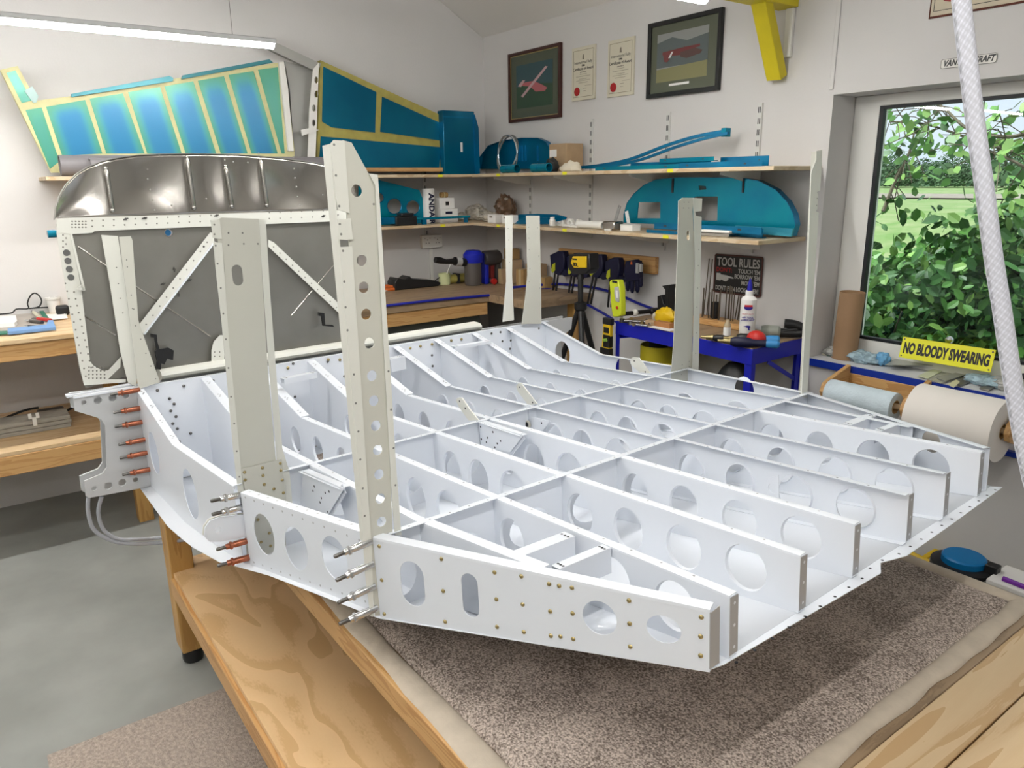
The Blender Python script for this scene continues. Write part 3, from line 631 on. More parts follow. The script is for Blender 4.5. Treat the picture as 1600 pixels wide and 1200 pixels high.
yplate('rib_bracket', [(1200, 747), (1217, 742), (1217, 782), (1199, 779)], .80, WHT, holes=[(1208, 763, .012)])
# rear-spar fitting lug at the near first crossbeam
for dx in (0, .012):
    pts = [(384, 803), (345, 807), (328, 813), (320, 824), (319, 837), (327, 846), (345, 846), (384, 838)]
    b = MB(); hh = L(340, 827, x=X1 + .03 - dx); b.sheet([L(a, c, x=X1 + .03) - Vector((dx, 0, 0)) for a, c in pts], [[(X1 + .03 - dx, hh.y + u, hh.z + v) for u, v in circ(0, 0, .0075, 14)]], (1, 0, 0), .005)
    b.build('attachment_lug', PRIM2 if dx else WHT, F, bevel=0)
# sloping panel lying forward of the spar, seen between the posts
b = MB(); b.sheet([L(431, 492, x=XS - .11), L(539, 519, x=XS - .11), L(544, 532, x=XS - .11), L(431, 556, x=XS - .11)], [], (1, 0, 0), .003); b.build('forward_panel', WHT, F)

# ------------------------------------------------------------ temporary skin clamps (clecos)
cleco_protos = {}
def cleco(m, p, q, label, group):
    p = FM @ p; q = FM @ q; d = q - p; ln = d.length
    key = m.name
    if key not in cleco_protos:
        t = thing('sheet_metal_clamp_pin', label, 'clamp pin', group=group); cleco_protos[key] = t
        b = MB(); b.lathe([(0, -.012), (.0072, -.012), (.0078, .0), (.0078, .030), (.0068, .033), (.0068, .036)], (0, 0, 0), (0, 0, 1), 14); b.build('body', m, t)
        b = MB(); b.lathe([(.0068, .036), (.0098, .037), (.0098, .041), (.0068, .043), (.0068, .05), (.0055, .052), (0, .052)], (0, 0, 0), (0, 0, 1), 14); b.build('collar', m, t)
        b = MB(); b.lathe([(.0042, .05), (.0046, .07), (.0036, .0735), (0, .0735)], (0, 0, 0), (0, 0, 1), 12); b.build('plunger', DSTEEL, t)
    else:
        s_ = cleco_protos[key]; t = s_.copy(); COL.objects.link(t); t['label'] = label
        for c in list(s_.children): k = c.copy(); COL.objects.link(k); k.parent = t
    sc = ln / .0735
    t.matrix_basis = Matrix.Translation(p) @ d.to_track_quat('Z', 'Y').to_matrix().to_4x4() @ Matrix.Diagonal((min(sc, 1.25), min(sc, 1.25), sc, 1))
rows = ['topmost', 'second from top', 'third from top', 'fourth from top', 'fifth from top', 'lowest']
for i, ((a, b_), (c, d)) in enumerate([((212, 610), (172, 617)), ((217, 638), (177, 645)), ((219, 660), (179, 667)), ((224, 687), (185, 695)), ((226, 708), (187, 716)), ((231, 734), (191, 742))]):
    x = XS + .02; cleco(COPPER, L(a, b_, x=x), L(c, d, x=x), 'copper clamp pin in the spar end beside the left bench, %s of six' % rows[i], 'copper clamp pins on the spar end')
for i, ((a, b_), (c, d)) in enumerate([((378, 773), (329, 783)), ((380, 792), (331, 804))]):
    x = X1 + .04; cleco(STEEL, L(a, b_, x=x), L(c, d, x=x), 'silver clamp pin %s the rounded lug at the wide centre post' % ('highest above' if i == 0 else 'just above'), 'silver clamp pins above the lug')
for i, ((a, b_), (c, d)) in enumerate([((386, 845), (338, 859)), ((389, 871), (340, 884))]):
    x = X1 + .05; cleco(COPPER, L(a, b_, x=x), L(c, d, x=x), 'brown copper clamp pin below the rounded lug, %s of the two' % ('upper' if i == 0 else 'lower'), 'copper clamp pins below the lug')
for i, ((a, b_), (c, d)) in enumerate([((572, 849), (522, 870)), ((575, 884), (525, 907)), ((578, 919), (528, 942)), ((581, 953), (530, 975))]):
    x = .0; cleco(STEEL, L(a, b_, x=x), L(c, d, x=x), 'silver clamp pin at the foot of the tall front post, %s of four' % ['topmost', 'second', 'third', 'lowest'][i], 'silver clamp pins at the tall post')
# ============================================================ WORK TABLE AND FLOOR
TZ = .655
def bx(name, a, b, m, parent=None, bevel=.003, off=None):
    k = MB(); o = Vector(off) if off is not None else Vector((0, 0, 0))
    k.box(Vector(a) - o, Vector(b) - o); return k.build(name, m, parent, bevel=bevel)
T = thing('work_table', 'long pine work table with plank top and plywood lower shelf carrying the white fuselage section', 'table', (-2.6, .45, 0))
o = (-2.6, .45, 0); X0, X9 = -2.64, .35; Y0, Y9 = .575, 1.955
xx = P(1322, 1200, Z=TZ).x
bx('table_top', (X0, Y0 + .022, TZ - .03), (-.535, Y9 - .022, TZ), MDF, T, off=o)
x = -.533; k = 0
for wd in (.098, .145, .145, .145, .145, .145):
    bx('plank', (x, Y0 - .02, TZ - .035), (x + wd - .003, Y9, TZ + .004), PLANK, T, .003, off=o); x += wd
bx('front_rail', (X0, Y0 - .005, TZ - .055), (X9, Y0 + .02, TZ + .004), PINE, T, .003, off=o)
bx('back_rail', (X0, Y9 - .02, TZ - .1), (X9, Y9, TZ), PINE, T, .003, off=o)
bx('end_rail', (X0 + .0, .50, TZ - .1), (X0 + .025, Y9 - .02, TZ - .001), PINEY, T, .003, off=o)
SHZ = .372
bx('lower_shelf', (X0 + .0, .412, SHZ - .018), (X9, Y9 - .01, SHZ), PLY, T, .001, off=o)
bx('shelf_rail', (X0 + .085, .400, SHZ - .088), (X9, .425, SHZ - .0185), PINE, T, .003, off=o)
bx('shelf_rail', (X0 + .085, Y9 - .04, SHZ - .088), (X9, Y9 - .015, SHZ - .0185), PINE, T, .003, off=o)
for lx, ly in ((-2.645, .405), (-2.645, 1.85), (.2, .405), (.2, 1.85)):
    l = bx('leg', (lx, ly, .055), (lx + .095, ly + .075, TZ - .1 if ly < 1 else TZ - .1), PINEZ, T, .004, off=o)
    k = MB(); k.lathe([(0, 0), (.033, 0), (.036, .01), (.036, .045), (.03, .055), (0, .055)], Vector((lx + .05, ly + .04, 0)) - Vector(o), (0, 0, 1), 18); k.build('foot', BLACK, l)
# carpet laid over the table top, pile surface with a rolled light backing along the edges
cm = bpy.data.materials.new('carpet_pile'); cm.use_nodes = True; n = cm.node_tree; b = n.nodes['Principled BSDF']; b.inputs['Roughness'].default_value = 1; b.inputs['Specular IOR Level'].default_value = .1
t = n.nodes.new('ShaderNodeTexCoord'); v = n.nodes.new('ShaderNodeTexNoise'); v.inputs['Scale'].default_value = 240; v.inputs['Detail'].default_value = 4; v2 = n.nodes.new('ShaderNodeTexNoise'); v2.inputs['Scale'].default_value = 9
n.links.new(t.outputs['Object'], v.inputs['Vector']); n.links.new(t.outputs['Object'], v2.inputs['Vector'])
r = n.nodes.new('ShaderNodeValToRGB'); r.color_ramp.elements[0].position = .36; r.color_ramp.elements[0].color = (.17, .135, .115, 1); r.color_ramp.elements[1].position = .66; r.color_ramp.elements[1].color = (.66, .56, .49, 1)
ad = n.nodes.new('ShaderNodeMath'); ad.operation = 'MULTIPLY_ADD'; ad.inputs[1].default_value = .25; n.links.new(v2.outputs['Fac'], ad.inputs[0]); sb = n.nodes.new('ShaderNodeMath'); sb.operation = 'SUBTRACT'; sb.inputs[1].default_value = .125; n.links.new(v.outputs['Fac'], ad.inputs[2]); n.links.new(ad.outputs[0], sb.inputs[0]); n.links.new(sb.outputs[0], r.inputs[0]); n.links.new(r.outputs[0], b.inputs['Base Color'])
bu = n.nodes.new('ShaderNodeBump'); bu.inputs['Strength'].default_value = .7; bu.inputs['Distance'].default_value = .006; n.links.new(v.outputs['Fac'], bu.inputs['Height']); n.links.new(bu.outputs[0], b.inputs['Normal'])
CT = thing('carpet_offcut', 'grey brown carpet offcut with beige rolled edges covering the work table', 'carpet', (-1.5, 1.2, TZ))
cx0, cx1, cy0, cy1 = -2.6, -.585, .63, 1.905
from mathutils import noise as nz
k = MB(); nx, ny = 190, 120; vs = []; fs = []
for i in range(nx + 1):
    for j in range(ny + 1):
        x = cx0 + (cx1 - cx0) * i / nx; y = cy0 + (cy1 - cy0) * j / ny
        e = min(1, min(x - cx0, cx1 - x, y - cy0, cy1 - y) / .02)
        wob = .008 * nz.noise(Vector((x * 9, y * 9, 3))) * (1 - e)
        vs.append((x + 1.5 + wob, y - 1.2 + wob, .002 + (.012 + .0015 * nz.noise(Vector((x * 25, y * 25, 0)))) * e))
for i in range(nx):
    for j in range(ny): a = i * (ny + 1) + j; fs.append((a, a + ny + 1, a + ny + 2, a + 1))
k.add(vs, fs); k.build('pile', cm, CT, smooth=80)
BK = mat('beige_carpet_backing', (.58, .50, .40), .9, noise=.12, nscale=25, bump=.2, bscale=60)
def roll(p, q, w0=.02, hh=.012):
    k = MB(); p = Vector(p); q = Vector(q); d = (q - p); sd = d.normalized().cross(Vector((0, 0, 1))); path = []; N = 40; vs = []; fs = []
    for i in range(N + 1):
        c = p + d * i / N + sd * .004 * nz.noise(Vector((i * .45, p.x, 5))); ww = w0 * (1 + .25 * nz.noise(Vector((i * .3, 7, p.y))))
        for a in range(9): an = math.pi * a / 8; vs.append(c + sd * ww * math.cos(an) + Vector((0, 0, hh * math.sin(an) + .0015)))
    for i in range(N):
        for a in range(8): fs.append((i * 9 + a, i * 9 + a + 1, (i + 1) * 9 + a + 1, (i + 1) * 9 + a))
    k.add(vs, fs); return k.build('rolled_edge', BK, CT, smooth=80)
cc = Vector((1.5, -1.2, 0))
roll(Vector((cx0, .615, 0)) + cc, Vector((cx1 + .02, .600, 0)) + cc, .028); roll(Vector((cx1 + .012, .59, 0)) + cc, Vector((cx1 + .012, 1.93, 0)) + cc, .022); roll(Vector((cx1 + .02, 1.925, 0)) + cc, Vector((cx0, 1.925, 0)) + cc)
# floor mat
q = [P(75, 1190, Z=0), P(351, 1078, Z=0), P(420, 1215, Z=0)]
k = MB(); mt = [(q[0].x - .02, q[0].y + .0), (q[1].x - .0, q[1].y), (q[2].x + .9, q[2].y + .03), (q[0].x + .9, q[0].y - .0)]
k.plate((0, 0, .005), (1, 0, 0), (0, 1, 0), mt, [], .01)
tag(k.build('floor_mat', mat('pinkish_mat', (.50, .42, .36), .95, noise=.35, nscale=90, bump=.6, bscale=150), bevel=.003), 'rough pinkish beige mat on the grey floor at the bottom left', 'mat')
# clear air hoses hanging below the spar lug
k = MB()
for dx, sag in ((0, 0), (.03, .01)):
    pa_ = FM @ L(137 + dx * 700, 772, x=XS - .02)
    pts = [P(138 + dx * 700, 776, X=pa_.x), P(138 + dx * 520, 800, X=pa_.x), P(147 + dx * 500, 828, X=pa_.x), P(175 + dx * 300, 845 - sag * 300, X=pa_.x), P(210, 850 - sag * 700, X=pa_.x), P(252, 848 - sag * 800, X=pa_.x), P(300, 842 - sag * 900, X=pa_.x + .2)]
    fine = []
    for a in range(len(pts) - 1):
        for s in range(5):
            tt = s / 5; p0_, p1_, p2_, p3_ = pts[max(a - 1, 0)], pts[a], pts[a + 1], pts[min(a + 2, len(pts) - 1)]
            fine.append(.5 * ((2 * p1_) + (p2_ - p0_) * tt + (2 * p0_ - 5 * p1_ + 4 * p2_ - p3_) * tt ** 2 + (-p0_ + 3 * p1_ - 3 * p2_ + p3_) * tt ** 3))
    k.tube(fine + [pts[-1]], .0065, 8)
    if dx == 0: hh0 = k; k = MB()
HOSE = mat('clear_hose', (.55, .57, .62), .25, trans=.35)
tag(hh0.build('air_hose', HOSE), 'thin clear hose looping down from the spar end, outer of the two', 'hose'); tag(k.build('air_hose', HOSE), 'thin clear hose looping down from the spar end, inner of the two', 'hose')
def spline(pts, n=6):
    out = []
    for a in range(len(pts) - 1):
        for s in range(n):
            tt = s / n; p0_, p1_, p2_, p3_ = pts[max(a - 1, 0)], pts[a], pts[a + 1], pts[min(a + 2, len(pts) - 1)]
            out.append(.5 * ((2 * p1_) + (p2_ - p0_) * tt + (2 * p0_ - 5 * p1_ + 4 * p2_ - p3_) * tt ** 2 + (-p0_ + 3 * p1_ - 3 * p2_ + p3_) * tt ** 3))
    return out + [pts[-1]]
# braided hose hanging close to the camera
HM = bpy.data.materials.new('braided_hose'); HM.use_nodes = True; n = HM.node_tree; b = n.nodes['Principled BSDF']; b.inputs['Roughness'].default_value = .35
uvn = n.nodes.new('ShaderNodeVertexColor'); uvn.layer_name = 'Col'; n.links.new(uvn.outputs['Color'], b.inputs['Base Color'])
base = Vector((0, 0, 0)); hp = [P(px, py, Y=.95) for px, py in [(1498, -60), (1502, 0), (1513, 100), (1525, 200), (1539, 300), (1552, 400), (1565, 480), (1577, 560), (1590, 640), (1606, 720), (1630, 800)]]
d_ = (hp[0] - hp[4]).normalized(); up_ = [hp[0] + d_ * ((ZR - SL * abs(.95 - YR) - hp[0].z) / d_.z) * f_ for f_ in (1, .5, .2, .08, .03)]; hp = up_ + hp + [Vector((hp[-1].x + .10, .93, hp[-1].z - .16)), Vector((hp[-1].x + .24, .90, TZ + .03)), Vector((hp[-1].x + .34, .86, TZ + .016))]; hp = spline(hp, 26); k = MB(); NN = 28; vs = []; cs = []; fs = []
for i, p in enumerate(hp):
    d = (hp[min(i + 1, len(hp) - 1)] - hp[max(i - 1, 0)]).normalized(); u = d.cross(Vector((0, 1, 0))).normalized(); w_ = d.cross(u)
    for j in range(NN):
        a = 2 * math.pi * j / NN; vs.append(p + (u * math.cos(a) + w_ * math.sin(a)) * .0097)
        c = .52 + (.16 if ((i + j) % 4 < 1) else 0) + (.10 if ((i - j) % 4 < 1) else 0) - (.22 if (j in (9, 10) and (i // 2) % 3) else 0); cs.append((c * .97, c * .98, c * 1.08) if not (247 < i < 251 and 15 < j < 19) else (.2, .07, .05))
for i in range(len(hp) - 1):
    for j in range(NN): fs.append((i * NN + j, i * NN + (j + 1) % NN, (i + 1) * NN + (j + 1) % NN, (i + 1) * NN + j))
k.add(vs, fs); k.c = cs; tag(k.build('braided_hose', HM), 'translucent braided air hose hanging in the foreground across the window', 'hose')

# ============================================================ LEFT WALL BENCHES
BX = -3.86
z1 = P(60, 526, X=BX).z; zb = z1
ya, yb = P(0, 530, X=BX).y - .5, P(118, 518, X=BX).y + .25
B1 = thing('side_bench', 'pine bench against the left wall with papers and a lower shelf', 'bench', (BX, ya, 0)); o = (BX, ya, 0)
bx('worktop', (XL + .005, ya, z1 - .022), (BX + .01, yb, z1), PLANK, B1, off=o)
bx('apron', (BX - .03, ya, P(60, 560, X=BX).z), (BX, yb, z1 - .0225), PINEY, B1, off=o)
zs = P(60, 698, X=BX).z; 
bx('lower_shelf', (XL + .01, ya, zs - .02), (BX - .0, yb, zs), PLANK, B1, off=o); bx('shelf_apron', (BX - .03, ya, P(60, 735, X=BX).z), (BX + .002, yb, zs - .0205), PINEY, B1, off=o)
for y in (ya + .02, yb - .1): bx('leg', (XL + .05, y, 0), (XL + .12, y + .07, zs - .0205), PINEZ, B1, off=o); bx('leg', (BX - .15, y, 0), (BX - .08, y + .07, zs - .0205), PINEZ, B1, off=o)
for y in (ya + .02, yb - .1): bx('leg', (XL + .05, y, zs + .0005), (XL + .12, y + .07, z1 - .0225), PINEZ, B1, off=o)
z2 = P(700, 466, X=BX).z
yc, ydd = yb + .01, 3.10
B2 = thing('corner_bench', 'brown topped workbench in the corner under the shelves with dark cabinets below', 'bench', (BX, yc, 0)); o = (BX, yc, 0)
x_end = -3.45
bx('worktop', (XL + .005, yc, z2 - .05), (BX + .01, YB - .005, z2), MDF, B2, off=o)
bx('worktop', (BX + .011, 2.62, z2 - .05), (x_end, YB - .005, z2), MDF, B2, off=o)
bx('apron', (BX - .03, yc, z2 - .13), (BX, 2.62, z2 - .051), PINEY, B2, off=o)
bx('cabinet', (XL + .1, yc + .9, .02), (BX - .06, 2.6, z2 - .06), mat('dark_green_grey_cabinet', (.10, .11, .095), .6), B2, off=o)
bx('leg', (x_end - .09, 2.66, 0), (x_end - .02, 2.73, z2 - .051), PINEZ, B2, off=o)
bx('leg', (XL + .05, yc + .05, 0), (XL + .12, yc + .12, z2 - .051), PINEZ, B2, off=o)
bx('leg', (x_end - .09, 3.0, 0), (x_end - .02, 3.07, z2 - .051), PINEZ, B2, off=o)
# blue air hoses along the bench edge and across the back wall
BH = mat('blue_hose', (.01, .015, .30), .4)
h1 = spline([P(602, 478, X=BX + .02), P(680, 469, X=BX + .02), P(790, 459, X=BX + .02)] + [P(850, 452, X=BX + .06)] + [P(873, 456, Y=YB - .05), P(905, 470, Y=YB - .05), P(940, 488, Y=YB - .05), P(965, 504, Y=YB - .05)])
k = MB(); k.tube(h1, .008, 8); tag(k.build('blue_hose', BH), 'dark blue air hose along the bench edge down to the blue table', 'hose')
h2 = spline([P(790, 450, X=BX + .02), P(862, 444, Y=YB - .04), P(890, 445, Y=YB - .02), P(925, 449, Y=YB - .02), P(960, 458, Y=YB - .02), P(1000, 475, Y=YB - .02), P(1030, 486, Y=YB - .02), P(1060, 498, Y=YB - .02)])
k = MB(); k.tube(h2, .008, 8); tag(k.build('blue_hose', BH), 'dark blue air hose sagging across the back wall, the upper one', 'hose')

# ============================================================ SHELVES
def shelf(name, a, b, lab):
    k = MB(); k.box(a, b); return tag(k.build(name, SHELF, bevel=.0015), lab, 'shelf')
y0s = P(71, 275, X=-4.25).y
shelf('wall_shelf', (XL + .002, y0s, SH1 - .018), (-4.25, YB - .002, SH1), 'pale board shelf on the left wall, upper one, carrying blue airframe parts')
xe = P(1209, 264, Y=2.78).x
shelf('wall_shelf', (-4.248, 2.78, SH1 - .018), (xe, YB - .002, SH1), 'upper pale board shelf on the back wall under the framed pictures')
shelf('wall_shelf', (XL + .002, 1.2, SH2 - .018), (-4.25, YB - .002, SH2), 'lower pale board shelf on the left wall above the corner bench')
xe2 = P(1190, 372, Y=2.80).x
shelf('wall_shelf', (-4.248, 2.78, SH2 - .018), (xe2, YB - .002, SH2), 'lower pale board shelf on the back wall above the clamps')
YT = mat('yellow_label', (.75, .72, .02), .5)
def at_wall(px, py): return P(px, py, Y=YB - .004)
# slotted uprights
def upright(px, ytop, ybot, label, wall='b'):
    q = P(px, ytop, Y=YB - .006) if wall == 'b' else P(px, ytop, X=XL + .006)
    zt = q.z; zbm = (P(px, ybot, Y=YB - .006) if wall == 'b' else P(px, ybot, X=XL + .006)).z
    k = MB(); ln = zt - zbm; w_ = .0125
    sl = MB()
    k.box((-w_, -.0065, -ln), (w_, .0055, 0)); n_ = int(ln / .05)
    o = k.build('slotted_upright', mat('upright_grey_white', (.62, .62, .60), .4))
    h = MB()
    for i in range(n_):
        for s in (-.0045, .0045): h.box((s - .0022, -.0073, -.03 - i * .05 - .013), (s + .0022, -.0066, -.03 - i * .05 + .013))
    into(h, HOLE, o)
    o.location = q + (Vector((0, .0, 0)) if wall == 'b' else Vector((0, 0, 0)))
    if wall != 'b': o.rotation_euler = (0, 0, math.pi / 2)
    return tag(o, label, 'shelf upright', 'slotted shelf uprights')
upright(829, 215, 430, 'white slotted shelf upright on the back wall nearest the room corner')
upright(925, 186, 372, 'white slotted shelf upright on the back wall rising to the right of the cardboard box')
upright(1045, 175, 392, 'white slotted shelf upright on the back wall below the large black framed picture')
upright(1189, 161, 397, 'white slotted shelf upright on the back wall nearest the window')
upright(662, 250, 380, 'white slotted shelf upright on the left wall by the round-holed blue panel', 'l')
def bracket(px, py, z, lab):
    q = P(px, py, Y=YB - .01); k = MB(); k.plate((0, 0, 0), (0, -1, 0), (0, 0, 1), [(.005, 0), (.30, 0), (.30, -.012), (.12, -.045), (.005, -.055)], [], .004)
    o = k.build('shelf_bracket', WPL); o.location = (q.x, YB - .006, z); return tag(o, lab, 'shelf bracket', 'white shelf brackets')
names = ['nearest the corner', 'below the cardboard box', 'in the middle of the shelf', 'nearest the window']
for (px, nm) in zip((829, 925, 1045, 1189), names):
    bracket(px, 266, SH1 - .0185, 'white bracket under the upper back shelf, ' + nm)
    bracket(px, 360, SH2 - .0185, 'white bracket under the lower back shelf, ' + nm)
# ============================================================ FIREWALL standing behind the spar
XF = XS - .085
FW = thing('firewall_bulkhead', 'bare aluminium bulkhead with domed top, pale riveted frame and diagonal braces standing behind the spar', 'aircraft part', M=FM)
def z8(pts): return [(80 + a / 2.963, 220 + b_ / 2.963) for a, b_ in pts]
def fsheet(name, pix, x, m, t=.002, holes=(), parent=FW, bevel=0, dp=(), dr=.0028, dm=HOLE, zoom=True):
    pix = z8(pix) if zoom else pix; b = MB(); pl = [L(a, c, x=x) for a, c in pix]; hs = []
    for a, c, r in holes:
        if zoom: a, c = z8([(a, c)])[0]
        q = L(a, c, x=x); hs.append([(x, q.y + u, q.z + v) for u, v in circ(0, 0, r, 16)])
    b.sheet(pl, hs, (1, 0, 0), t); o = b.build(name, m, parent, bevel=bevel)
    if dp:
        h = MB()
        for a, c in dp:
            if zoom: a, c = z8([(a, c)])[0]
            h.lathe([(dr, 0), (dr * .7, .0009), (0, .001)], L(a, c, x=x + t / 2 + .0002), (1, 0, 0), 7)
        into(h, dm, o)
    return o
RIV = mat('dull_rivet', (.30, .29, .26), .4, .7)
# aluminium main sheet
fsheet('main_sheet', [(22, 385), (1420, 330), (1420, 920), (1330, 1040), (350, 1090), (160, 1145), (130, 1060)], XF - .012, ALUD, .002, holes=[(542, 425, .0115)])
# pressed dome with beads
dm = [(18, 365), (24, 310), (40, 255), (70, 205), (118, 155), (170, 122), (235, 98), (310, 80), (400, 68), (500, 63), (620, 61), (740, 62), (860, 66), (960, 72), (1060, 82), (1150, 93), (1230, 105), (1300, 120), (1360, 150), (1400, 200), (1420, 330)]
top_ = [L(*z8([p_])[0], x=XF) for p_ in dm]
base = [L(*z8([(30 + (1420 - 30) * i / (len(dm) - 1), 358 - 40 * i / (len(dm) - 1))])[0], x=XF) for i in range(len(dm))]
# resample horizontally: grid between seam and crown, pillowed between the beads
ys_ = [L(*z8([(v, 320)])[0], x=XF).y for v in (18, 265, 640, 820, 982, 1290, 1420)]
def bulge(y, f):
    for a, c in zip(ys_, ys_[1:]):
        if a <= y <= c: s_ = (y - a) / (c - a); return .017 * math.sin(math.pi * s_) ** 1 * math.sin(math.pi * min(1, f * .92 + .04)) * min(1, (c - a) / .2)
    return 0
def topz(y):
    for a, c in zip(top_, top_[1:]):
        if a.y <= y <= c.y: return a.z + (c.z - a.z) * (y - a.y) / max(1e-6, c.y - a.y)
    return top_[-1].z
def basz(y):
    a, c = base[0], base[-1]; return a.z + (c.z - a.z) * (y - a.y) / (c.y - a.y)
b = MB(); NX, NZ = 120, 22; vs = []; fs = []
ya_, yb_ = top_[0].y, top_[-1].y
for i in range(NX + 1):
    u = i / NX; y = ya_ + (yb_ - ya_) * (u ** 1.15 if u < .5 else u ** 1.15)
    for j in range(NZ + 1):
        f = j / NZ; z0_, z1_ = basz(y), topz(y); vs.append((XF - bulge(y, f), y, z0_ + (z1_ - z0_) * f))
for i in range(NX):
    for j in range(NZ): a = i * (NZ + 1) + j; fs.append((a, a + NZ + 1, a + NZ + 2, a + 1))
b.add(vs, fs); dmo = b.build('domed_sheet', ALU, FW, smooth=80); s_ = dmo.modifiers.new('t', 'SOLIDIFY'); s_.thickness = .0015; s_.offset = -1
# rim flange
b = MB(); b.sweep([Vector((-.03, 0, 0)), Vector((.003, 0, 0)), Vector((.003, 0, .0025)), Vector((-.03, 0, .0025))], [Vector((XF, p_.y, p_.z)) for p_ in top_]); b.build('rim', ALUD, FW)
for a, c in (((252, 128), (282, 322)), ((628, 76), (660, 310)), ((806, 118), (836, 304)), ((968, 86), (998, 298)), ((1282, 124), (1300, 290))):
    p_, q_ = (L(*z8([v])[0], x=XF + .001) for v in (a, c)); b = MB(); d = q_ - p_; n_ = 10; pts_ = [p_ + d * i / n_ + Vector((.0 if i in (0, n_) else .002, 0, 0)) for i in range(n_ + 1)]
    b.tube(pts_, [.005] + [.0082] * (n_ - 1) + [.006], 12); b.ball(pts_[0], .0075, 10, 6); b.ball(pts_[-1], .0085, 10, 6); b.build('pressed_bead', ALU, FW, smooth=60)
h = MB()
for a, c in [(450, 130), (452, 175), (464, 225), (473, 275), (480, 322), (803, 70), (803, 88), (843, 97), (912, 100), (1122, 75), (1128, 127), (1135, 170), (1143, 212), (1147, 258), (1155, 298), (720, 268), (560, 300), (1260, 250), (500, 62), (960, 60)]:
    q = L(*z8([(a, c)])[0], x=XF); h.lathe([(.0036, 0), (0, .001)], (XF - bulge(q.y, (q.z - basz(q.y)) / (topz(q.y) - basz(q.y))) + .0015, q.y, q.z), (1, 0, 0), 8)
into(h, RIV, dmo)
lin = lambda a, c, n_: [(a[0] + (c[0] - a[0]) * i / (n_ - 1), a[1] + (c[1] - a[1]) * i / (n_ - 1)) for i in range(n_)]
fsheet('top_band', [(24, 362), (60, 358), (1330, 322), (1420, 330), (1410, 360), (1330, 372), (200, 418), (190, 427), (90, 432), (25, 425)], XF + .004, PRIM2, .002, dp=lin((190, 370), (740, 345), 12) + lin((190, 396), (740, 372), 12) + lin((1010, 332), (1310, 322), 7) + lin((1010, 360), (1310, 350), 7) + [(x_, y_) for x_ in (97, 113, 129, 145, 160) for y_ in (373, 387, 400)], dm=RIV)
fsheet('side_band', [(24, 424), (92, 428), (102, 470), (140, 690), (180, 1020), (195, 1040), (240, 1065), (265, 1062), (322, 1000), (320, 1048), (262, 1104), (345, 1104), (345, 1118), (152, 1132), (130, 1040), (80, 760)], XF + .003, PRIM2, .002, dp=lin((66, 660), (160, 1090), 13) + lin((106, 700), (185, 1050), 12) + [(175 + 18 * i, 1048 + 17 * j) for i in range(5) for j in range(4) if 175 + 18 * i > 150] + [(55 + 14 * (k_ % 2), 436 + 14 * k_) for k_ in range(5)], dm=RIV)
for k_, (a, c) in enumerate([(71, 518), (77, 556), (84, 594), (91, 632)]):
    b = MB(); b.lathe([(.010, 0), (.010, .001), (0, .001)], L(*z8([(a, c)])[0], x=XF + .0045), (1, 0, 0), 14); b.build('lightening_hole', mat('hole_shade', (.12, .12, .115), .6), FW)
for k_, (pq) in enumerate([[(86, 432), (97, 432), (158, 690), (145, 695), (135, 668), (140, 665)]]):
    fsheet('side_gusset_edge', pq, XF + .012, PRIM2, .003)
fsheet('side_gusset_edge', [(118, 688), (158, 694), (146, 668), (122, 676)], XF + .012, PRIM2, .003)
fsheet('diagonal_brace', [(735, 425), (750, 425), (755, 470), (428, 896), (418, 880), (400, 860)], XF + .008, PRIM2, .003, dp=lin((722, 470), (440, 850), 10), dm=RIV)
b = MB(); b.bar(L(*z8([(757, 468)])[0], x=XF + .018), L(*z8([(430, 896)])[0], x=XF + .018), .003, .016, up=(1, 0, 0)); b.build('brace_flange', WHT, FW)
fsheet('diagonal_brace', [(1005, 458), (1030, 470), (1375, 795), (1370, 830), (1350, 815), (1005, 490)], XF + .008, PRIM2, .003, dp=lin((1030, 492), (1350, 800), 12), dm=RIV)
fsheet('lower_bracket', [(742, 970), (752, 930), (780, 900), (805, 900), (800, 1020), (742, 1022)], XF + .01, PRIM2, .003, dp=[(757, 978), (780, 978), (757, 998), (780, 998)], dm=RIV)
# shallow swaged grooves in the sheet
for a, c in (((125, 490), (300, 610)), ((382, 668), (738, 905)), ((150, 808), (298, 900)), ((1345, 530), (1112, 808))):
    b = MB(); b.tube([L(*z8([a])[0], x=XF - .0105), L(*z8([c])[0], x=XF - .0105)], .0028, 6); b.build('swaged_line', ALU, FW)
b = MB(); q = L(*z8([(542, 425)])[0], x=XF - .012); b.lathe([(.0125, 0), (.0135, .004), (.0115, .004), (.0115, 0)], q, (1, 0, 0), 20); b.build('port_ring', STEEL, FW)
b = MB(); b.lathe([(.011, -.006), (0, -.006)], q, (1, 0, 0), 16); b.build('port_label', mat('port_blue', (.03, .22, .5), .4), FW)
b = MB(); q = L(89, 365, x=XF - .012); b.lathe([(0, 0), (.011, 0), (.012, .008), (.012, .026), (0, .026)], q, (0, -1, 0), 14); b.build('blue_cap', TEALF, FW)
# nut plates
for a, c, v_ in [(570, 596, 1), (518, 662, 0), (640, 645, 0), (590, 712, 1), (345, 362, 0), (432, 358, 0), (765, 346, 0), (1260, 348, 0), (1322, 345, 0), (705, 490, 0)]:
    b = MB(); q = L(*z8([(a, c)])[0], x=XF - .008 if c > 500 else XF + .0055); d = Vector((0, 0, .008)) if v_ else Vector((0, .008, .002)); b.lathe([(.004, 0), (.004, .004), (0, .004)], q, (1, 0, 0), 8); b.bar(q - d, q + d, .004, .002, up=(1, 0, 0)); b.build('nut_plate', DSTEEL, FW)
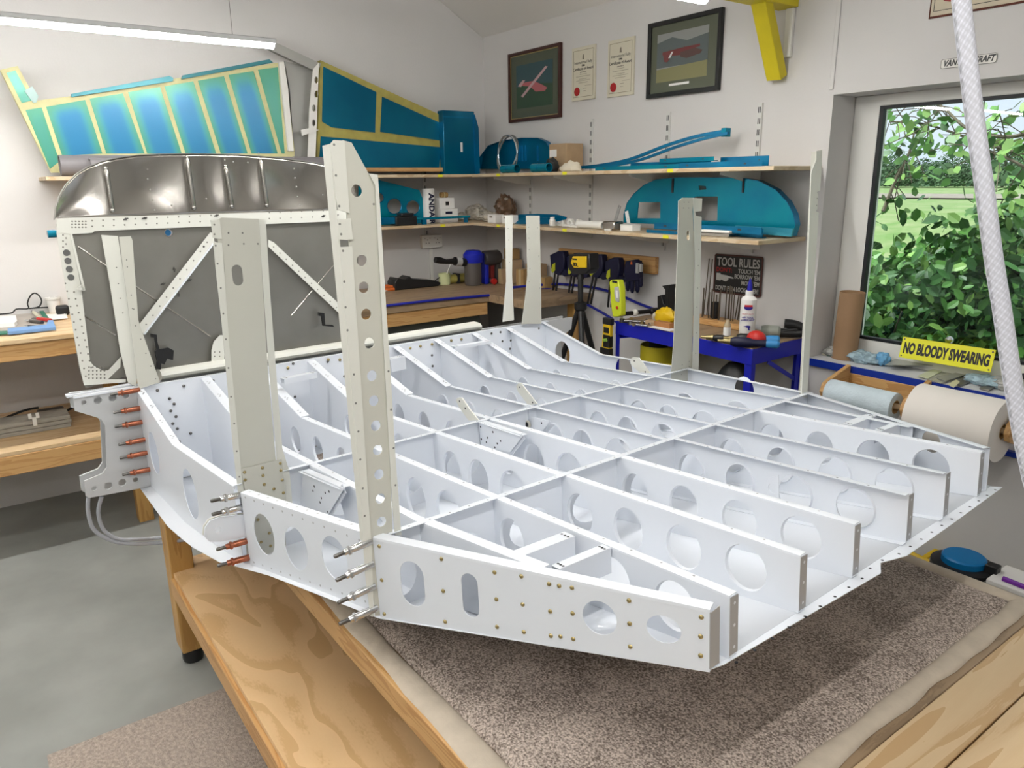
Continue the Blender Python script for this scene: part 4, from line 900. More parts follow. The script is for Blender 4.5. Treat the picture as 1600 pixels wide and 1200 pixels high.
# black hinge brackets
fsheet('black_bracket', [(461, 893), (487, 897), (490, 930), (500, 965), (540, 957), (566, 970), (562, 1015), (535, 1008), (522, 1035), (508, 1030), (505, 1058), (484, 1056), (490, 1020), (480, 975), (486, 965), (478, 912), (461, 908)], XF + .02, BLACK, .012)
fsheet('black_bracket', [(1237, 795), (1262, 797), (1266, 850), (1300, 852), (1310, 862), (1258, 856), (1250, 812), (1237, 810)], XF + .02, BLACK, .012)

# ============================================================ PARTS ON THE UPPER LEFT SHELF
XW = XL + .12
def wsheet(mb, pix, X, t=.004, holes=()):
    pl = [P(a, c, X=X) for a, c in pix]; hs = []
    for h_ in holes: hs.append([P(a, c, X=X) for a, c in h_])
    mb.sheet(pl, hs, (1, 0, 0), t)
def tthing(name, pix0, label, cat, X=XW, group=None):
    t = bpy.data.objects.new(name, None); COL.objects.link(t); t.location = P(*pix0, X=X); return tag(t, label, cat, group)
def wpart(name, t, pix, X, m, th=.004, holes=()):
    k = MB(); wsheet(k, pix, X, th, holes); k.v = [tuple(Vector(v) - t.location) for v in k.v]; return k.build(name, m, t)
TS = tthing('tail_skeleton_panel', (250, 268), 'large slanting airframe skeleton with blue to green panels between yellow ribs above the left shelf', 'aircraft part')
FR = [(0, 110), (27, 104), (56, 158), (110, 151), (270, 124), (437, 98), (447, 140), (458, 236), (457, 262), (80, 270)]
wpart('frame', TS, FR, XW, YGREEN2, .05)
bays = [[(10, 114), (24, 110), (50, 157), (34, 161)], [(40, 172), (65, 168), (93, 252), (78, 264)], [(72, 167), (133, 156), (160, 240), (97, 243)], [(140, 154), (192, 146), (226, 240), (166, 240)], [(200, 144), (250, 136), (284, 240), (230, 240)], [(257, 135), (302, 127), (338, 240), (290, 240)], [(309, 126), (350, 119), (387, 240), (345, 240)], [(357, 117), (396, 111), (434, 240), (393, 240)], [(403, 109), (434, 105), (445, 240), (440, 240)]]
PV = vcol('skin_film_panel', .28, .15)
gr_, bl_, cy_ = (.07, .31, .20), (.02, .20, .40), (.05, .36, .44)
for i, q4 in enumerate(bays):
    c_ = [P(a, c, X=XW + .027) - TS.location for a, c in q4]; k = MB(); vs = []; cs = []; N_ = 12
    for u in range(N_ + 1):
        for v in range(N_ + 1):
            fu, fv = u / N_, v / N_; vs.append((c_[0] * (1 - fu) + c_[1] * fu) * (1 - fv) + (c_[3] * (1 - fu) + c_[2] * fu) * fv)
            e = min(1, min(fu, 1 - fu) / .3) * min(1, fv / .22); e = e * e * (3 - 2 * e)
            if i in (0, 1, 8): e *= .12
            e2 = 1 - abs(2 * e - 1)
            cs.append(tuple(g * (1 - e) + b_ * e + .35 * e2 * (cc_ - (g + b_) / 2) for g, b_, cc_ in zip(gr_, bl_, cy_)))
    fs = [(u * (N_ + 1) + v, (u + 1) * (N_ + 1) + v, (u + 1) * (N_ + 1) + v + 1, u * (N_ + 1) + v + 1) for u in range(N_) for v in range(N_)]
    k.add(vs, fs); k.c = cs; k.build('panel', PV, TS, smooth=0)
wpart('top_flange', TS, [(111, 152), (111, 147), (264, 119), (270, 122), (270, 127)], XW + .03, mat('dark_teal_film', (.03, .17, .20), .3, .3), .02)
wpart('top_flange', TS, [(283, 124), (285, 118), (420, 93), (426, 98)], XW + .03, mat('dark_teal_film', (0, 0, 0)), .02)
wpart('end_spar', TS, [(435, 98), (443, 97), (449, 140), (458, 236), (450, 236)], XW + .035, WPL, .02)
wpart('root_tab', TS, [(50, 135), (60, 150), (57, 160), (52, 161), (38, 142)], XW + .032, mat('pale_cyan_film', (.35, .5, .48), .3), .004)
WR = tthing('leading_edge_piece', (470, 268), 'pale grey metal channel with a row of holes between the two blue assemblies', 'aircraft part', X=XW + .02)
wpart('face', WR, [(444, 96), (492, 108), (486, 264), (460, 264), (452, 140)], XW - .03, mat('grey_skin', (.36, .36, .34), .35, .4), .02)
wpart('holed_strip', WR, [(489, 108), (498, 98), (496, 155), (492, 266), (480, 266), (483, 170)], XW + .05, WPL, .006, holes=[[(494 - .0 - dy * .0 + 3 * math.cos(a), yc + 5.5 * math.sin(a)) for a in [2 * math.pi * k / 12 for k in range(12)]] for yc, dy in ((125, 0), (147, 0))] + [[(490 + 3 * math.cos(a), yc + 5.5 * math.sin(a)) for a in [2 * math.pi * k / 12 for k in range(12)]] for yc in (169, 192)])
wpart('upper_channel', WR, [(385, 58), (410, 58), (436, 70), (500, 100), (496, 112), (484, 108), (428, 82), (400, 68)], XW + .03, mat('grey_skin', (0, 0, 0)), .03)
wpart('clip', WR, [(470, 203), (484, 200), (498, 203), (484, 208), (472, 212)], XW + .06, WPL, .01)
FN = tthing('fin_panel', (600, 268), 'deep blue tapered fin panel edged in olive yellow leaning over the corner shelf', 'aircraft part', X=XW + .03)
wpart('skin', FN, [(498, 95), (694, 184), (696, 266), (492, 266)], XW, YGREEN, .05)
DB = mat('deep_teal_film', (.0, .155, .26), .22, .5, noise=.3, nscale=3, col2=(.0, .115, .22))
for q4 in ([(505, 104), (588, 144), (586, 207), (518, 199), (503, 190)], [(597, 151), (690, 193), (690, 220), (594, 206)], [(501, 213), (689, 230), (686, 262), (498, 262)]): wpart('panel', FN, q4, XW + .028, DB, .003)
wpart('wooden_batten', FN, [(565, 262), (690, 262), (690, 268), (565, 268)], XW + .04, PINEY, .03)
q = P(748, 268, X=-4.40); q0 = P(695, 268, X=-4.40)
BB = thing('blue_metal_box', 'tall blue filmed sheet metal box standing on the upper shelf next to the corner', 'box', (-4.40, (q.y + q0.y) / 2, SH1 + .001)); hy = (q.y - q0.y) / 2; zt = P(700, 170, X=-4.40).z - SH1
k = MB(); k.box((-.07, -hy, 0), (0, hy * .82, zt - .01)); k.build('body', DB, BB, bevel=.004)
k = MB(); k.plate((.008, 0, 0), (0, 1, 0), (0, 0, 1), [(hy * .74, 0), (hy, .004), (hy * .98, .3), (hy * .78, zt - .03), (hy * .74, zt - .03)], [], .014); k.build('side_lip', BLUEF, BB)
k = MB(); k.box((.0005, -hy, zt - .055), (.003, hy * .7, zt - .045)); k.build('seam', BLUEF, BB)
k = MB(); q = P(721, 230, X=-4.40) - BB.location; k.box((.0006, q.y - .008, q.z - .03), (.002, q.y + .008, q.z + .03)); k.build('paper_label', PAPER, BB)
# grey pipes on the same shelf
def pipe(p_, q_, r, lab, m=GREYT):
    t = thing('grey_pipe', lab, 'pipe', tuple(p_)); k = MB(); d = q_ - p_; k.lathe([(r * .9, .0), (r, 0), (r, d.length), (r * .9, d.length), (r * .9, .0)], (0, 0, 0), d, 24); k.build('wall', m, t, smooth=50); return t
zc = SH1 + .052
pipe(Vector((-4.36, P(92, 250, X=-4.36).y, zc)), Vector((-4.36, P(345, 250, X=-4.36).y, zc)), .05, 'dark grey plastic pipe lying on the left end of the upper shelf')
pipe(Vector((-4.295, P(140, 252, X=-4.29).y, zc - .007)), Vector((-4.295, P(395, 252, X=-4.29).y, zc - .007)), .04, 'grey pipe lying in front of the longer dark pipe behind the silver dome')
pipe(Vector((-4.33, P(372, 250, X=-4.33).y, zc)), Vector((-4.33, P(560, 250, X=-4.33).y, zc)), .05, 'grey pipe on the upper shelf just left of the tall post')

# ============================================================ WALL PICTURES AND SIGNS
def wallquad(pix, Y): return [P(a, c, Y=Y) for a, c in pix]
def picture(name, corners, label, fw, fm, matm, photo, depth=.022, inner=None):
    # corners TL TR BR BL in pixels on the wall; the picture hangs flat and level
    w4 = wallquad(corners, YB - depth); x0_ = (w4[0].x + w4[3].x) / 2; x1_ = (w4[1].x + w4[2].x) / 2; z1_ = (w4[0].z + w4[1].z) / 2; z0_ = (w4[2].z + w4[3].z) / 2
    t = thing(name, label, 'picture', ((x0_ + x1_) / 2, YB - .002, (z0_ + z1_) / 2)); W_, H_ = (x1_ - x0_) / 2, (z1_ - z0_) / 2
    k = MB(); k.plate((0, -depth / 2, 0), (1, 0, 0), (0, 0, 1), [(-W_, -H_), (W_, -H_), (W_, H_), (-W_, H_)], [[(-W_ + fw, -H_ + fw), (W_ - fw, -H_ + fw), (W_ - fw, H_ - fw), (-W_ + fw, H_ - fw)]], depth); k.build('frame', fm, t, bevel=.002)
    k = MB(); k.box((-W_ + fw, -depth * .5, -H_ + fw), (W_ - fw, -.001, H_ - fw)); k.build('mount', matm, t)
    return t, W_, H_, depth
SF = lambda n_, c: mat('photo_' + n_, c, .12)
def poly(t, name, pts, y, m, th=.0006):
    k = MB(); k.plate((0, y, 0), (1, 0, 0), (0, 0, 1), pts, [], th); return k.build(name, m, t, smooth=0)
t, W_, H_, d_ = picture('framed_photograph', [(793, 85), (875, 66), (875, 183), (795, 192)], 'framed photograph of a pink aircraft in flight with a green mount, nearest the corner', .018, mat('mahogany_frame', (.05, .012, .008), .35), mat('green_mount', (.075, .09, .06), .25), None)
k = MB(); i_ = .019; k.plate((0, -d_ * .55, 0), (1, 0, 0), (0, 0, 1), [(-W_ + i_, -H_ + i_), (W_ - i_, -H_ + i_), (W_ - i_, H_ - i_), (-W_ + i_, H_ - i_)], [[(-W_ + i_ + .005, -H_ + i_ + .005), (W_ - i_ - .005, -H_ + i_ + .005), (W_ - i_ - .005, H_ - i_ - .005), (-W_ + i_ + .005, H_ - i_ - .005)]], .002); k.build('gilt_slip', mat('gilt', (.45, .34, .14), .4, .6), t)
a_, b2_ = W_ * .70, H_ * .62; y_ = -d_ * .5 - .0006
poly(t, 'photo', [(-a_, -b2_), (a_, -b2_), (a_, b2_), (-a_, b2_)], y_, SF('green', (.025, .065, .035)))
poly(t, 'photo_sky', [(-a_, .0), (-.3 * a_, .12 * b2_), (a_, -.05 * b2_), (a_, b2_), (-a_, b2_)], y_ - .0006, SF('teal', (.03, .075, .085)))
PK = SF('pink', (.42, .12, .13)); WP_ = SF('pinkwhite', (.50, .33, .33))
poly(t, 'photo_aircraft', [(-.72 * a_, -.42 * b2_), (-.62 * a_, -.50 * b2_), (.75 * a_, .70 * b2_), (.62 * a_, .74 * b2_), (-.1 * a_, .12 * b2_)], y_ - .0014, WP_)
poly(t, 'photo_aircraft', [(-.8 * a_, .18 * b2_), (0, .18 * b2_), (.5 * a_, -.08 * b2_), (.72 * a_, -.22 * b2_), (.6 * a_, -.35 * b2_), (.1 * a_, -.32 * b2_), (-.2 * a_, -.05 * b2_), (-.8 * a_, .08 * b2_)], y_ - .0012, PK)
poly(t, 'photo_aircraft', [(-.9 * a_, .06 * b2_), (-.72 * a_, .0 * b2_), (-.48 * a_, .28 * b2_), (-.62 * a_, .30 * b2_)], y_ - .0018, WP_)
t, W_, H_, d_ = picture('framed_photograph', [(1011, 37), (1127, 12), (1124, 141), (1011, 154)], 'large black framed photograph of a red aircraft on grass with a grey green mount', .022, mat('black_frame', (.008, .008, .008), .3), mat('grey_green_mount', (.10, .11, .075), .2), None)
y_ = -d_ * .5 - .0006; a0, a1, c0, c1 = -.74 * W_, .66 * W_, -.60 * H_, .66 * H_
fx = lambda u, v: (a0 + (a1 - a0) * u, c0 + (c1 - c0) * v)
poly(t, 'photo', [fx(0, 0), fx(1, 0), fx(1, 1), fx(0, 1)], y_, SF('sky', (.26, .27, .26)))
poly(t, 'photo_hills', [fx(0, .3), fx(1, .3), fx(1, .85), fx(.6, .78), fx(.3, .9), fx(0, .82)], y_ - .0005, SF('hills', (.10, .12, .12)))
poly(t, 'photo_field', [fx(0, 0), fx(1, 0), fx(1, .32), fx(0, .27)], y_ - .001, SF('field', (.22, .21, .10)))
RD = SF('red', (.16, .04, .04))
poly(t, 'photo_aircraft', [fx(.12, .62), fx(.5, .65), fx(.85, .66), (fx(.85, .61)), fx(.45, .56), fx(.12, .56)], y_ - .0016, RD)
poly(t, 'photo_aircraft', [fx(.48, .6), fx(.55, .66), fx(.75, .6), fx(.9, .53), fx(.86, .47), fx(.6, .42), fx(.48, .47)], y_ - .0014, SF('brownred', (.10, .055, .05)))
poly(t, 'photo_aircraft', [fx(.13, .56), fx(.3, .60), fx(.5, .56), fx(.5, .5), fx(.3, .52), fx(.22, .4), fx(.16, .42)], y_ - .0012, RD)
poly(t, 'photo_tail', [fx(.24, .48), fx(.3, .6), fx(.34, .6), fx(.28, .48)], y_ - .002, SF('white', (.6, .58, .56)))
poly(t, 'caption_strip', [(-.36 * W_, -.73 * H_), (.2 * W_, -.73 * H_), (.2 * W_, -.67 * H_), (-.36 * W_, -.67 * H_)], y_ - .001, PAPER)
INK = mat('certificate_ink', (.06, .055, .05), .7)
def certificate(corners, label):
    w4 = wallquad(corners, YB - .012); x0_ = (w4[0].x + w4[3].x) / 2; x1_ = (w4[1].x + w4[2].x) / 2; z1_ = (w4[0].z + w4[1].z) / 2; z0_ = (w4[2].z + w4[3].z) / 2
    t = thing('framed_certificate', label, 'certificate', ((x0_ + x1_) / 2, YB - .001, (z0_ + z1_) / 2), 'cream certificates between the photographs'); W_, H_ = (x1_ - x0_) / 2, (z1_ - z0_) / 2
    k = MB(); k.box((-W_, -.011, -H_), (W_, 0, H_)); k.build('card', CREAM, t, bevel=.001)
    a_, b_ = W_ * .86, H_ * .88; k = MB(); k.plate((0, -.0115, 0), (1, 0, 0), (0, 0, 1), [(-a_, -b_), (a_, -b_), (a_, b_), (-a_, b_)], [[(-a_ + .0022, -b_ + .0022), (a_ - .0022, -b_ + .0022), (a_ - .0022, b_ - .0022), (-a_ + .0022, b_ - .0022)]], .0004); k.build('border_line', mat('border_brown', (.25, .21, .13), .7), t)
    def tx(s_, z_, size, x_=0, bold=0, m_=INK): text_obj(s_, size, frameM((x_, -.0118, z_), (1, 0, 0), (0, 0, 1)), m_, 'lettering', t, .0002, bold=bold)
    tx('International Rally', .42 * H_, W_ * .21); tx('1986', .30 * H_, W_ * .14, bold=.0006); tx('Certificate of Award', .18 * H_, W_ * .21, bold=.0004)
    tx('presented to', .06 * H_, W_ * .10)
    k = MB(); k.lathe([(W_ * .24, 0), (W_ * .24, .0015), (0, .002)], (-W_ * .52, -.0113, -H_ * .66), (0, -1, 0), 26); k.build('wax_seal', mat('red_seal', (.42, .012, .015), .5), t)
    k = MB()
    for i, (u, l_) in enumerate([(-.02, .3), (-.10, .62), (-.20, .34), (-.26, .6), (-.34, .4)]): k.box((-W_ * l_, -.0116, H_ * u - .001), (W_ * l_, -.0112, H_ * u + .0008))
    k.box((W_ * .15, -.0116, -H_ * .47), (W_ * .75, -.0112, -H_ * .46)); k.box((0, -.0116, -H_ * .57), (W_ * .3, -.0112, -H_ * .555)); k.box((W_ * .02, -.0116, -H_ * .67), (W_ * .25, -.0112, -H_ * .655))
    k.plate((0, -.0114, H_ * .62), (1, 0, 0), (0, 0, 1), [(-.008, -.014), (.009, -.014), (.006, -.002), (.004, .012), (-.002, .014), (-.006, .004)], [], .0004)
    k.build('printed_lines', mat('faint_ink', (.22, .2, .15), .7), t)
certificate([(893, 76), (930, 69), (929, 153), (894, 159)], 'cream certificate with a red seal, the lower one nearer the pink aircraft picture')
certificate([(949, 64), (991, 57), (989, 147), (950, 153)], 'cream certificate with a dark red seal, nearer the black framed picture')
# tool rules sign (hangs slightly tilted)
q4 = wallquad([(1118, 396), (1194, 402), (1188, 465), (1114, 456)], YB - .008); cen = sum(q4, Vector()) / 4
ax_ = ((q4[1] - q4[0]) + (q4[2] - q4[3])).normalized(); ay_ = ((q4[0] - q4[3]) + (q4[1] - q4[2])).normalized(); Wd = (q4[1] - q4[0]).length / 2; Hd = (q4[0] - q4[3]).length / 2
TR = thing('tool_rules_sign', 'black metal sign with white and red tool rules lettering above the blue table', 'sign', M=frameM(cen, ax_, ay_))
def rrect(w, h, r, n=5): return [(sx_ * (w - r) + r * math.cos(a), sy_ * (h - r) + r * math.sin(a)) for sx_, sy_, a0_ in ((1, 1, 0), (-1, 1, 90), (-1, -1, 180), (1, -1, 270)) for a in [math.radians(a0_ + 90 * i / n) for i in range(n + 1)]]
k = MB(); k.plate((0, 0, 0), (1, 0, 0), (0, 1, 0), rrect(Wd, Hd, .012), [], .003); k.build('plate', mat('sign_black', (.008, .008, .008), .4), TR)
k = MB(); k.plate((0, 0, .002), (1, 0, 0), (0, 1, 0), rrect(Wd, Hd, .012), [rrect(Wd - .008, Hd - .008, .008)], .001); k.build('border', mat('sign_rust', (.07, .02, .015), .6), TR)
SW = mat('sign_white', (.40, .39, .37), .6); SR = mat('sign_red', (.30, .01, .01), .6)
def fit(ob, frac):
    xs = [v.co.x for v in ob.data.vertices]; c_ = (max(xs) + min(xs)) / 2; k_ = Wd * frac / (max(xs) - min(xs))
    for v in ob.data.vertices: v.co.x = (v.co.x - c_) * k_
def st(s_, x_, y_, size, m_=SW, al='CENTER', sx_=1, bold=0): return text_obj(s_, size, Matrix.Translation((x_ * Wd, y_ * Hd, .0025)), m_, 'lettering', TR, .0003, al, bold=bold, sx=sx_)
fit(st('TOOL RULES', 0, .60, Hd * .60, bold=.0012), 1.76); st("DON'T:", -.90, .20, Hd * .30, SR, 'LEFT', bold=.0008); st("TOUCH 'EM", .92, .20, Hd * .30, al='RIGHT', sx_=.82, bold=.0006); st("BORROW 'EM", .92, -.08, Hd * .30, al='RIGHT', sx_=.82, bold=.0006)
st("MOVE 'EM", .92, -.38, Hd * .30, al='RIGHT', sx_=.82, bold=.0006); fit(st("DON'T EVEN LOOK AT 'EM!", 0, -.74, Hd * .32, bold=.0006), 1.78)
k = MB(); hd = [(-.88, .02), (-.70, .02), (-.70, -.04), (-.45, -.06), (-.15, -.14), (-.14, -.20), (-.36, -.19), (-.36, -.28), (-.46, -.38), (-.55, -.36), (-.66, -.30), (-.70, -.36), (-.88, -.34)]
k.plate((0, 0, .0025), (1, 0, 0), (0, 1, 0), [(a * Wd, c * Hd) for a, c in hd], [], .0005); k.build('pointing_hand', SW, TR)
# aircraft maker's sticker over the window
q4 = wallquad([(1470.5, 93), (1559, 80), (1557.5, 100), (1469, 108)], YB - .002); cen = sum(q4, Vector()) / 4
VS = thing('name_sticker', 'white sticker with slanted black lettering on the wall above the window', 'sticker', tuple(cen)); Wd = (q4[1] - q4[0]).length / 2; Hd = (q4[0] - q4[3]).length / 2
k = MB(); k.plate((0, 0, 0), (1, 0, 0), (0, 0, 1), rrect(Wd, Hd, .008), [], .0012); k.build('sheet', mat('sticker_white', (.74, .72, .68), .5), VS)
k = MB(); k.plate((0, -.0012, 0), (1, 0, 0), (0, 0, 1), rrect(Wd, Hd, .008), [rrect(Wd - .0018, Hd - .0018, .007)], .0006); k.build('outline', mat('sticker_grey', (.2, .2, .18), .6), VS)
lt = text_obj("VAN'S AIRCRAFT", Hd * 1.75, frameM((0, -.001, 0), (1, 0, 0), (0, 0, 1)), BLACK, 'lettering', VS, .0004, shear=.3, bold=.001, sx=.80)
wv = max(v.co.x for v in lt.data.vertices) - min(v.co.x for v in lt.data.vertices); lt.data.transform(Matrix.Diagonal((Wd * 1.84 / wv, 1, 1, 1)))
# rusty cream sign at the top right, only its corner in view
q_ = P(1451, 30, Y=YB - .004)
RS = thing('enamel_sign', 'rusty edged cream enamel sign with dark red lettering at the top right corner', 'sign', tuple(q_)); sl = Vector((.985, 0, -.0)).normalized()
k = MB(); k.box((0, -.002, 0), (.62, .002, .30)); k.build('plate', mat('rust_edge', (.13, .035, .02), .8, noise=.5, nscale=30), RS)
k = MB(); k.box((.006, -.0035, .007), (.614, -.0015, .293)); k.build('face', mat('aged_cream', (.60, .53, .40), .6, noise=.12, nscale=12), RS)
k = MB(); k.plate((0, -.004, 0), (1, 0, 0), (0, 0, 1), [(.016, .022), (.604, .022), (.604, .28), (.016, .28)], [[(.018, .024), (.602, .024), (.602, .278), (.018, .278)]], .0008); k.build('border_line', BLACK, RS)
text_obj('OT', .11, frameM((.03, -.0045, .085), (1, 0, 0), (0, 0, 1)), mat('sign_dark_red', (.28, .012, .012), .5), 'lettering', RS, .0005, 'LEFT', shear=.2, bold=.004)
# yellow timber beam bracket high on the wall
YBm = thing('yellow_hoist_bracket', 'bright yellow painted timber bracket with a diagonal strut high on the back wall', 'bracket', tuple(P(1215, 128, Y=YB - .05)))
o = YBm.location
def ybar(name, pts, m=YELP):
    k = MB(); k.add([Vector(p_) - o for p_ in pts], [(0, 1, 2, 3), (7, 6, 5, 4), (0, 4, 5, 1), (1, 5, 6, 2), (2, 6, 7, 3), (3, 7, 4, 0)]); return k.build(name, m, YBm, bevel=.003)
# strut: from wall foot up and outwards
f0 = P(1222, 128, Y=YB - .004); tpx = P(1186, 4, Y=YB - .30)
dx_ = .045
k = MB(); pf = P(1214, 122, Y=YB - .022); pt = P(1188, -6, Y=YB - .20); k.bar(pf - o, pt - o, .075, .05, up=(0, 1, 0)); k.build('strut', YELP, YBm, bevel=.003)
wb = P(1244, 10, Y=YB - .02); k = MB(); k.box(Vector((wb.x - .10, YB - .9, wb.z)) - o, Vector((wb.x, YB - .002, wb.z + .09)) - o); k.build('beam', YELP, YBm, bevel=.003)
k = MB(); k.box(Vector((wb.x - .05, YB - .02, wb.z - .2)) - o, Vector((wb.x - .012, YB - .001, wb.z - .001)) - o); k.build('wall_plate', WPL, YBm, bevel=.003)
# ============================================================ ITEMS ON THE BACK SHELVES
def T0(name, loc, label, cat, group=None, rz=0):
    t = thing(name, label, cat, tuple(loc), group)
    if rz: t.rotation_euler = (0, 0, math.radians(rz))
    return t
def pbox(name, a, b, m, t, bevel=.002, M=None): k = MB(); k.box(a, b, M); return k.build(name, m, t, bevel=bevel)
Y1 = 2.93
def onshelf(px, Y, z): q = P(px, 260, Y=Y); return Vector((q.x, Y, z))
def S1(px, Y=Y1): return onshelf(px, Y, SH1 + .001)
def S2(px, Y=Y1): q = P(px, 350, Y=Y); return Vector((q.x, Y, SH2 + .001))
# blue rounded shell near the corner
def ypix(t, name, pix, Y, m, th, holes=(), bevel=0):
    k = MB(); k.sheet([P(a, c, Y=Y) - t.location for a, c in pix], [[P(a, c, Y=Y) - t.location for a, c in h_] for h_ in holes], (0, 1, 0), th); return k.build(name, m, t, bevel=bevel)
t = T0('rounded_bulkhead', S1(810, 3.06), 'dark blue rounded bulkhead panel with folded edge standing behind the metal ring', 'aircraft part')
zb_ = P(0, 0, Y=3.06)
o1 = [(752, 264), (755, 245), (768, 228), (790, 220), (820, 216), (845, 216), (858, 222), (866, 236), (867, 264)]
ypix(t, 'web', o1, 3.06, DB, .004)
k = MB(); ppp = [P(a, c, Y=3.06) - t.location for a, c in o1]; k.sweep([Vector((0, -.03, 0)), Vector((0, .004, 0)), Vector((.002, .004, .002)), Vector((.002, -.03, .002))], ppp); k.build('edge_flange', BLUEF, t)
for px in (809, 814, 819, 838): ypix(t, 'stiffener_rib', [(px, 228), (px + 2, 227), (px + 3, 252), (px + 1, 253)], 3.055, BLUEF, .008)
t = T0('metal_ring', P(790, 236, Y=2.90), 'coil of bright aluminium tube standing as a ring on the upper shelf', 'ring')
for dy, m_ in ((0, STEEL), (.014, ALUD)):
    cn = P(793, 235, Y=2.90 + dy) - t.location; rz_ = abs(P(793, 205, Y=2.9).z - P(793, 265, Y=2.9).z) / 2 - .004; cn.z = SH1 + rz_ + .008 - t.location.z
    k = MB(); k.tube([cn + Vector((rz_ * .92 * math.cos(a), dy * math.sin(a) * 2, rz_ * math.sin(a))) for a in [2 * math.pi * i / 40 for i in range(41)]], .006, 8, caps=False); k.build('coil', m_, t)
def cylp(px0, px1, Y, z, r, m, lab, name='blue_filmed_tube', cat='aircraft part'):
    a = P(px0, 262, Y=Y).x; c = P(px1, 262, Y=Y).x; t = T0(name, (a, Y, z), lab, cat); k = MB(); k.lathe([(r * .85, 0), (r, 0), (r, c - a), (r * .85, c - a), (r * .85, 0)], (0, 0, r), (1, 0, 0), 18); k.build('tube_wall', m, t); k = MB(); k.lathe([(r * 1.02, (c - a) * .42), (r * 1.04, (c - a) * .45), (r * 1.02, (c - a) * .48)], (0, 0, r), (1, 0, 0), 18); k.build('film_seam', BLUEF, t)
cylp(786, 808, 2.84, SH1 + .001, .026, TEALF, 'short blue filmed tube inside the standing metal ring')
cylp(833, 858, 2.84, SH1 + .001, .026, TEALF, 'short blue filmed tube lying in front of the black cloth')
bl = S1(862, 2.9)
t = T0('black_cloth', bl, 'crumpled black cloth in front of the cardboard box on the upper shelf', 'cloth'); k = MB()
def crumple(k, c, r, sc, seed, n=18, m=12):
    o = len(k.v); k.ball(c, r, n, m, sc)
    for i in range(o, len(k.v)):
        v = Vector(k.v[i]); d = (v - Vector(c)); f = 1 + .35 * nz.noise(Vector((v.x * 40 + seed, v.y * 40, v.z * 40))) + .2 * nz.noise(Vector((v.x * 110 + seed, v.y * 110, v.z * 110))); v = Vector(c) + d * f; v.z = max(v.z, 0); k.v[i] = tuple(v)
crumple(k, (0, 0, .03), .05, (.9, .7, 1), 3); k.build('folds', BLACKR, t)
a = P(866, 240, Y=3.0).x; c = P(893, 240, Y=3.0).x; zt = P(880, 224, Y=2.95).z
t = T0('cardboard_box', ((a + c) / 2, 3.02, SH1 + .001), 'brown cardboard box with a white label on the upper back shelf', 'box'); h_ = zt - SH1; w_ = (c - a) / 2
pbox('carton', (-w_, -.06, 0), (w_, .07, h_), CARD, t, .003); pbox('label', (-w_ * .9, -.0625, h_ * .55), (-w_ * .1, -.0605, h_ * .8), PAPER, t, 0); pbox('tape', (-w_ * .9, -.0625, h_ * .05), (-w_ * .3, -.0605, h_ * .3), CREAM, t, 0)
t = T0('folded_cream_cloth', S1(893, 2.87), 'crumpled cream cloth lying on the upper shelf beside the cardboard box', 'cloth'); k = MB(); crumple(k, (0, 0, .015), .07, (1.1, .6, .55), 9); k.build('folds', mat('cream_cloth', (.66, .60, .48), .9), t)
# long curved blue longerons
t = T0('curved_longeron', P(915, 262, Y=2.95), 'long blue filmed longeron curving up from the shelf to the right', 'aircraft part')
def longe(t, pix, Y, r, m, name='channel', dY=0):
    pts = spline([P(a, c, Y=Y + dY * i) - t.location for i, (a, c) in enumerate(pix)], 5)
    k = MB(); k.sweep([Vector((0, -r, -r)), Vector((0, r, -r)), Vector((0, r, r)), Vector((0, -r, r))], pts); return k.build(name, m, t, bevel=.001)
longe(t, [(905, 262), (940, 258), (985, 249), (1040, 228), (1090, 213), (1134, 205)], 2.98, .008, BLUEF, dY=.01); longe(t, [(915, 262), (950, 260), (1000, 250), (1050, 232), (1095, 218), (1138, 208)], 2.95, .007, BLUEF, dY=.01); k = MB(); k.box((-.012, -.02, -.02), (.014, .02, .02)); e_ = k.build('end_fitting', TEALF, t, bevel=.002); e_.location = P(1134, 207, Y=3.02) - t.location
def angle(px0, px1, Y, z, m, lab, h=.025, w=.03, tilt=0, name='blue_angle_strip', sh='s1'):
    a = P(px0, 262 if sh == 's1' else 355, Y=Y).x; c = P(px1, 262 if sh == 's1' else 360, Y=Y).x; L_ = c - a
    t = T0(name, (a, Y, z), lab, 'aircraft part'); k = MB(); k.box((0, 0, 0), (L_, w, .003)); k.box((0, 0, .003), (L_, .003, h)); k.build('angle', m, t); k = MB(); k.box((L_ * .1, -.0006, h * .4), (L_ * .13, -.0001, h * .7)); k.box((L_ * .8, -.0006, h * .4), (L_ * .83, -.0001, h * .7)); k.build('hole_mark', HOLE, t); t.rotation_euler = (0, 0, math.radians(tilt)); return t
angle(930, 1068, 2.84, SH1 + .001, TEALF, 'light blue filmed angle strip lying along the front of the upper back shelf, left part', .02)
angle(985, 1110, 2.90, SH1 + .001, BLUEF, 'blue filmed angle strip under the curved longeron in the middle of the upper shelf', .035)
angle(1060, 1190, 2.83, SH1 + .001, BLUEF, 'blue filmed angle strip at the right front of the upper back shelf', .024)
angle(1125, 1200, 2.90, SH1 + .001, BLUEF, 'blue filmed angle strip at the right rear of the upper back shelf', .045)
angle(1030, 1120, 2.87, SH1 + .03, TEALF, 'light blue strip resting across the other blue strips on the upper shelf', .02, tilt=-4)
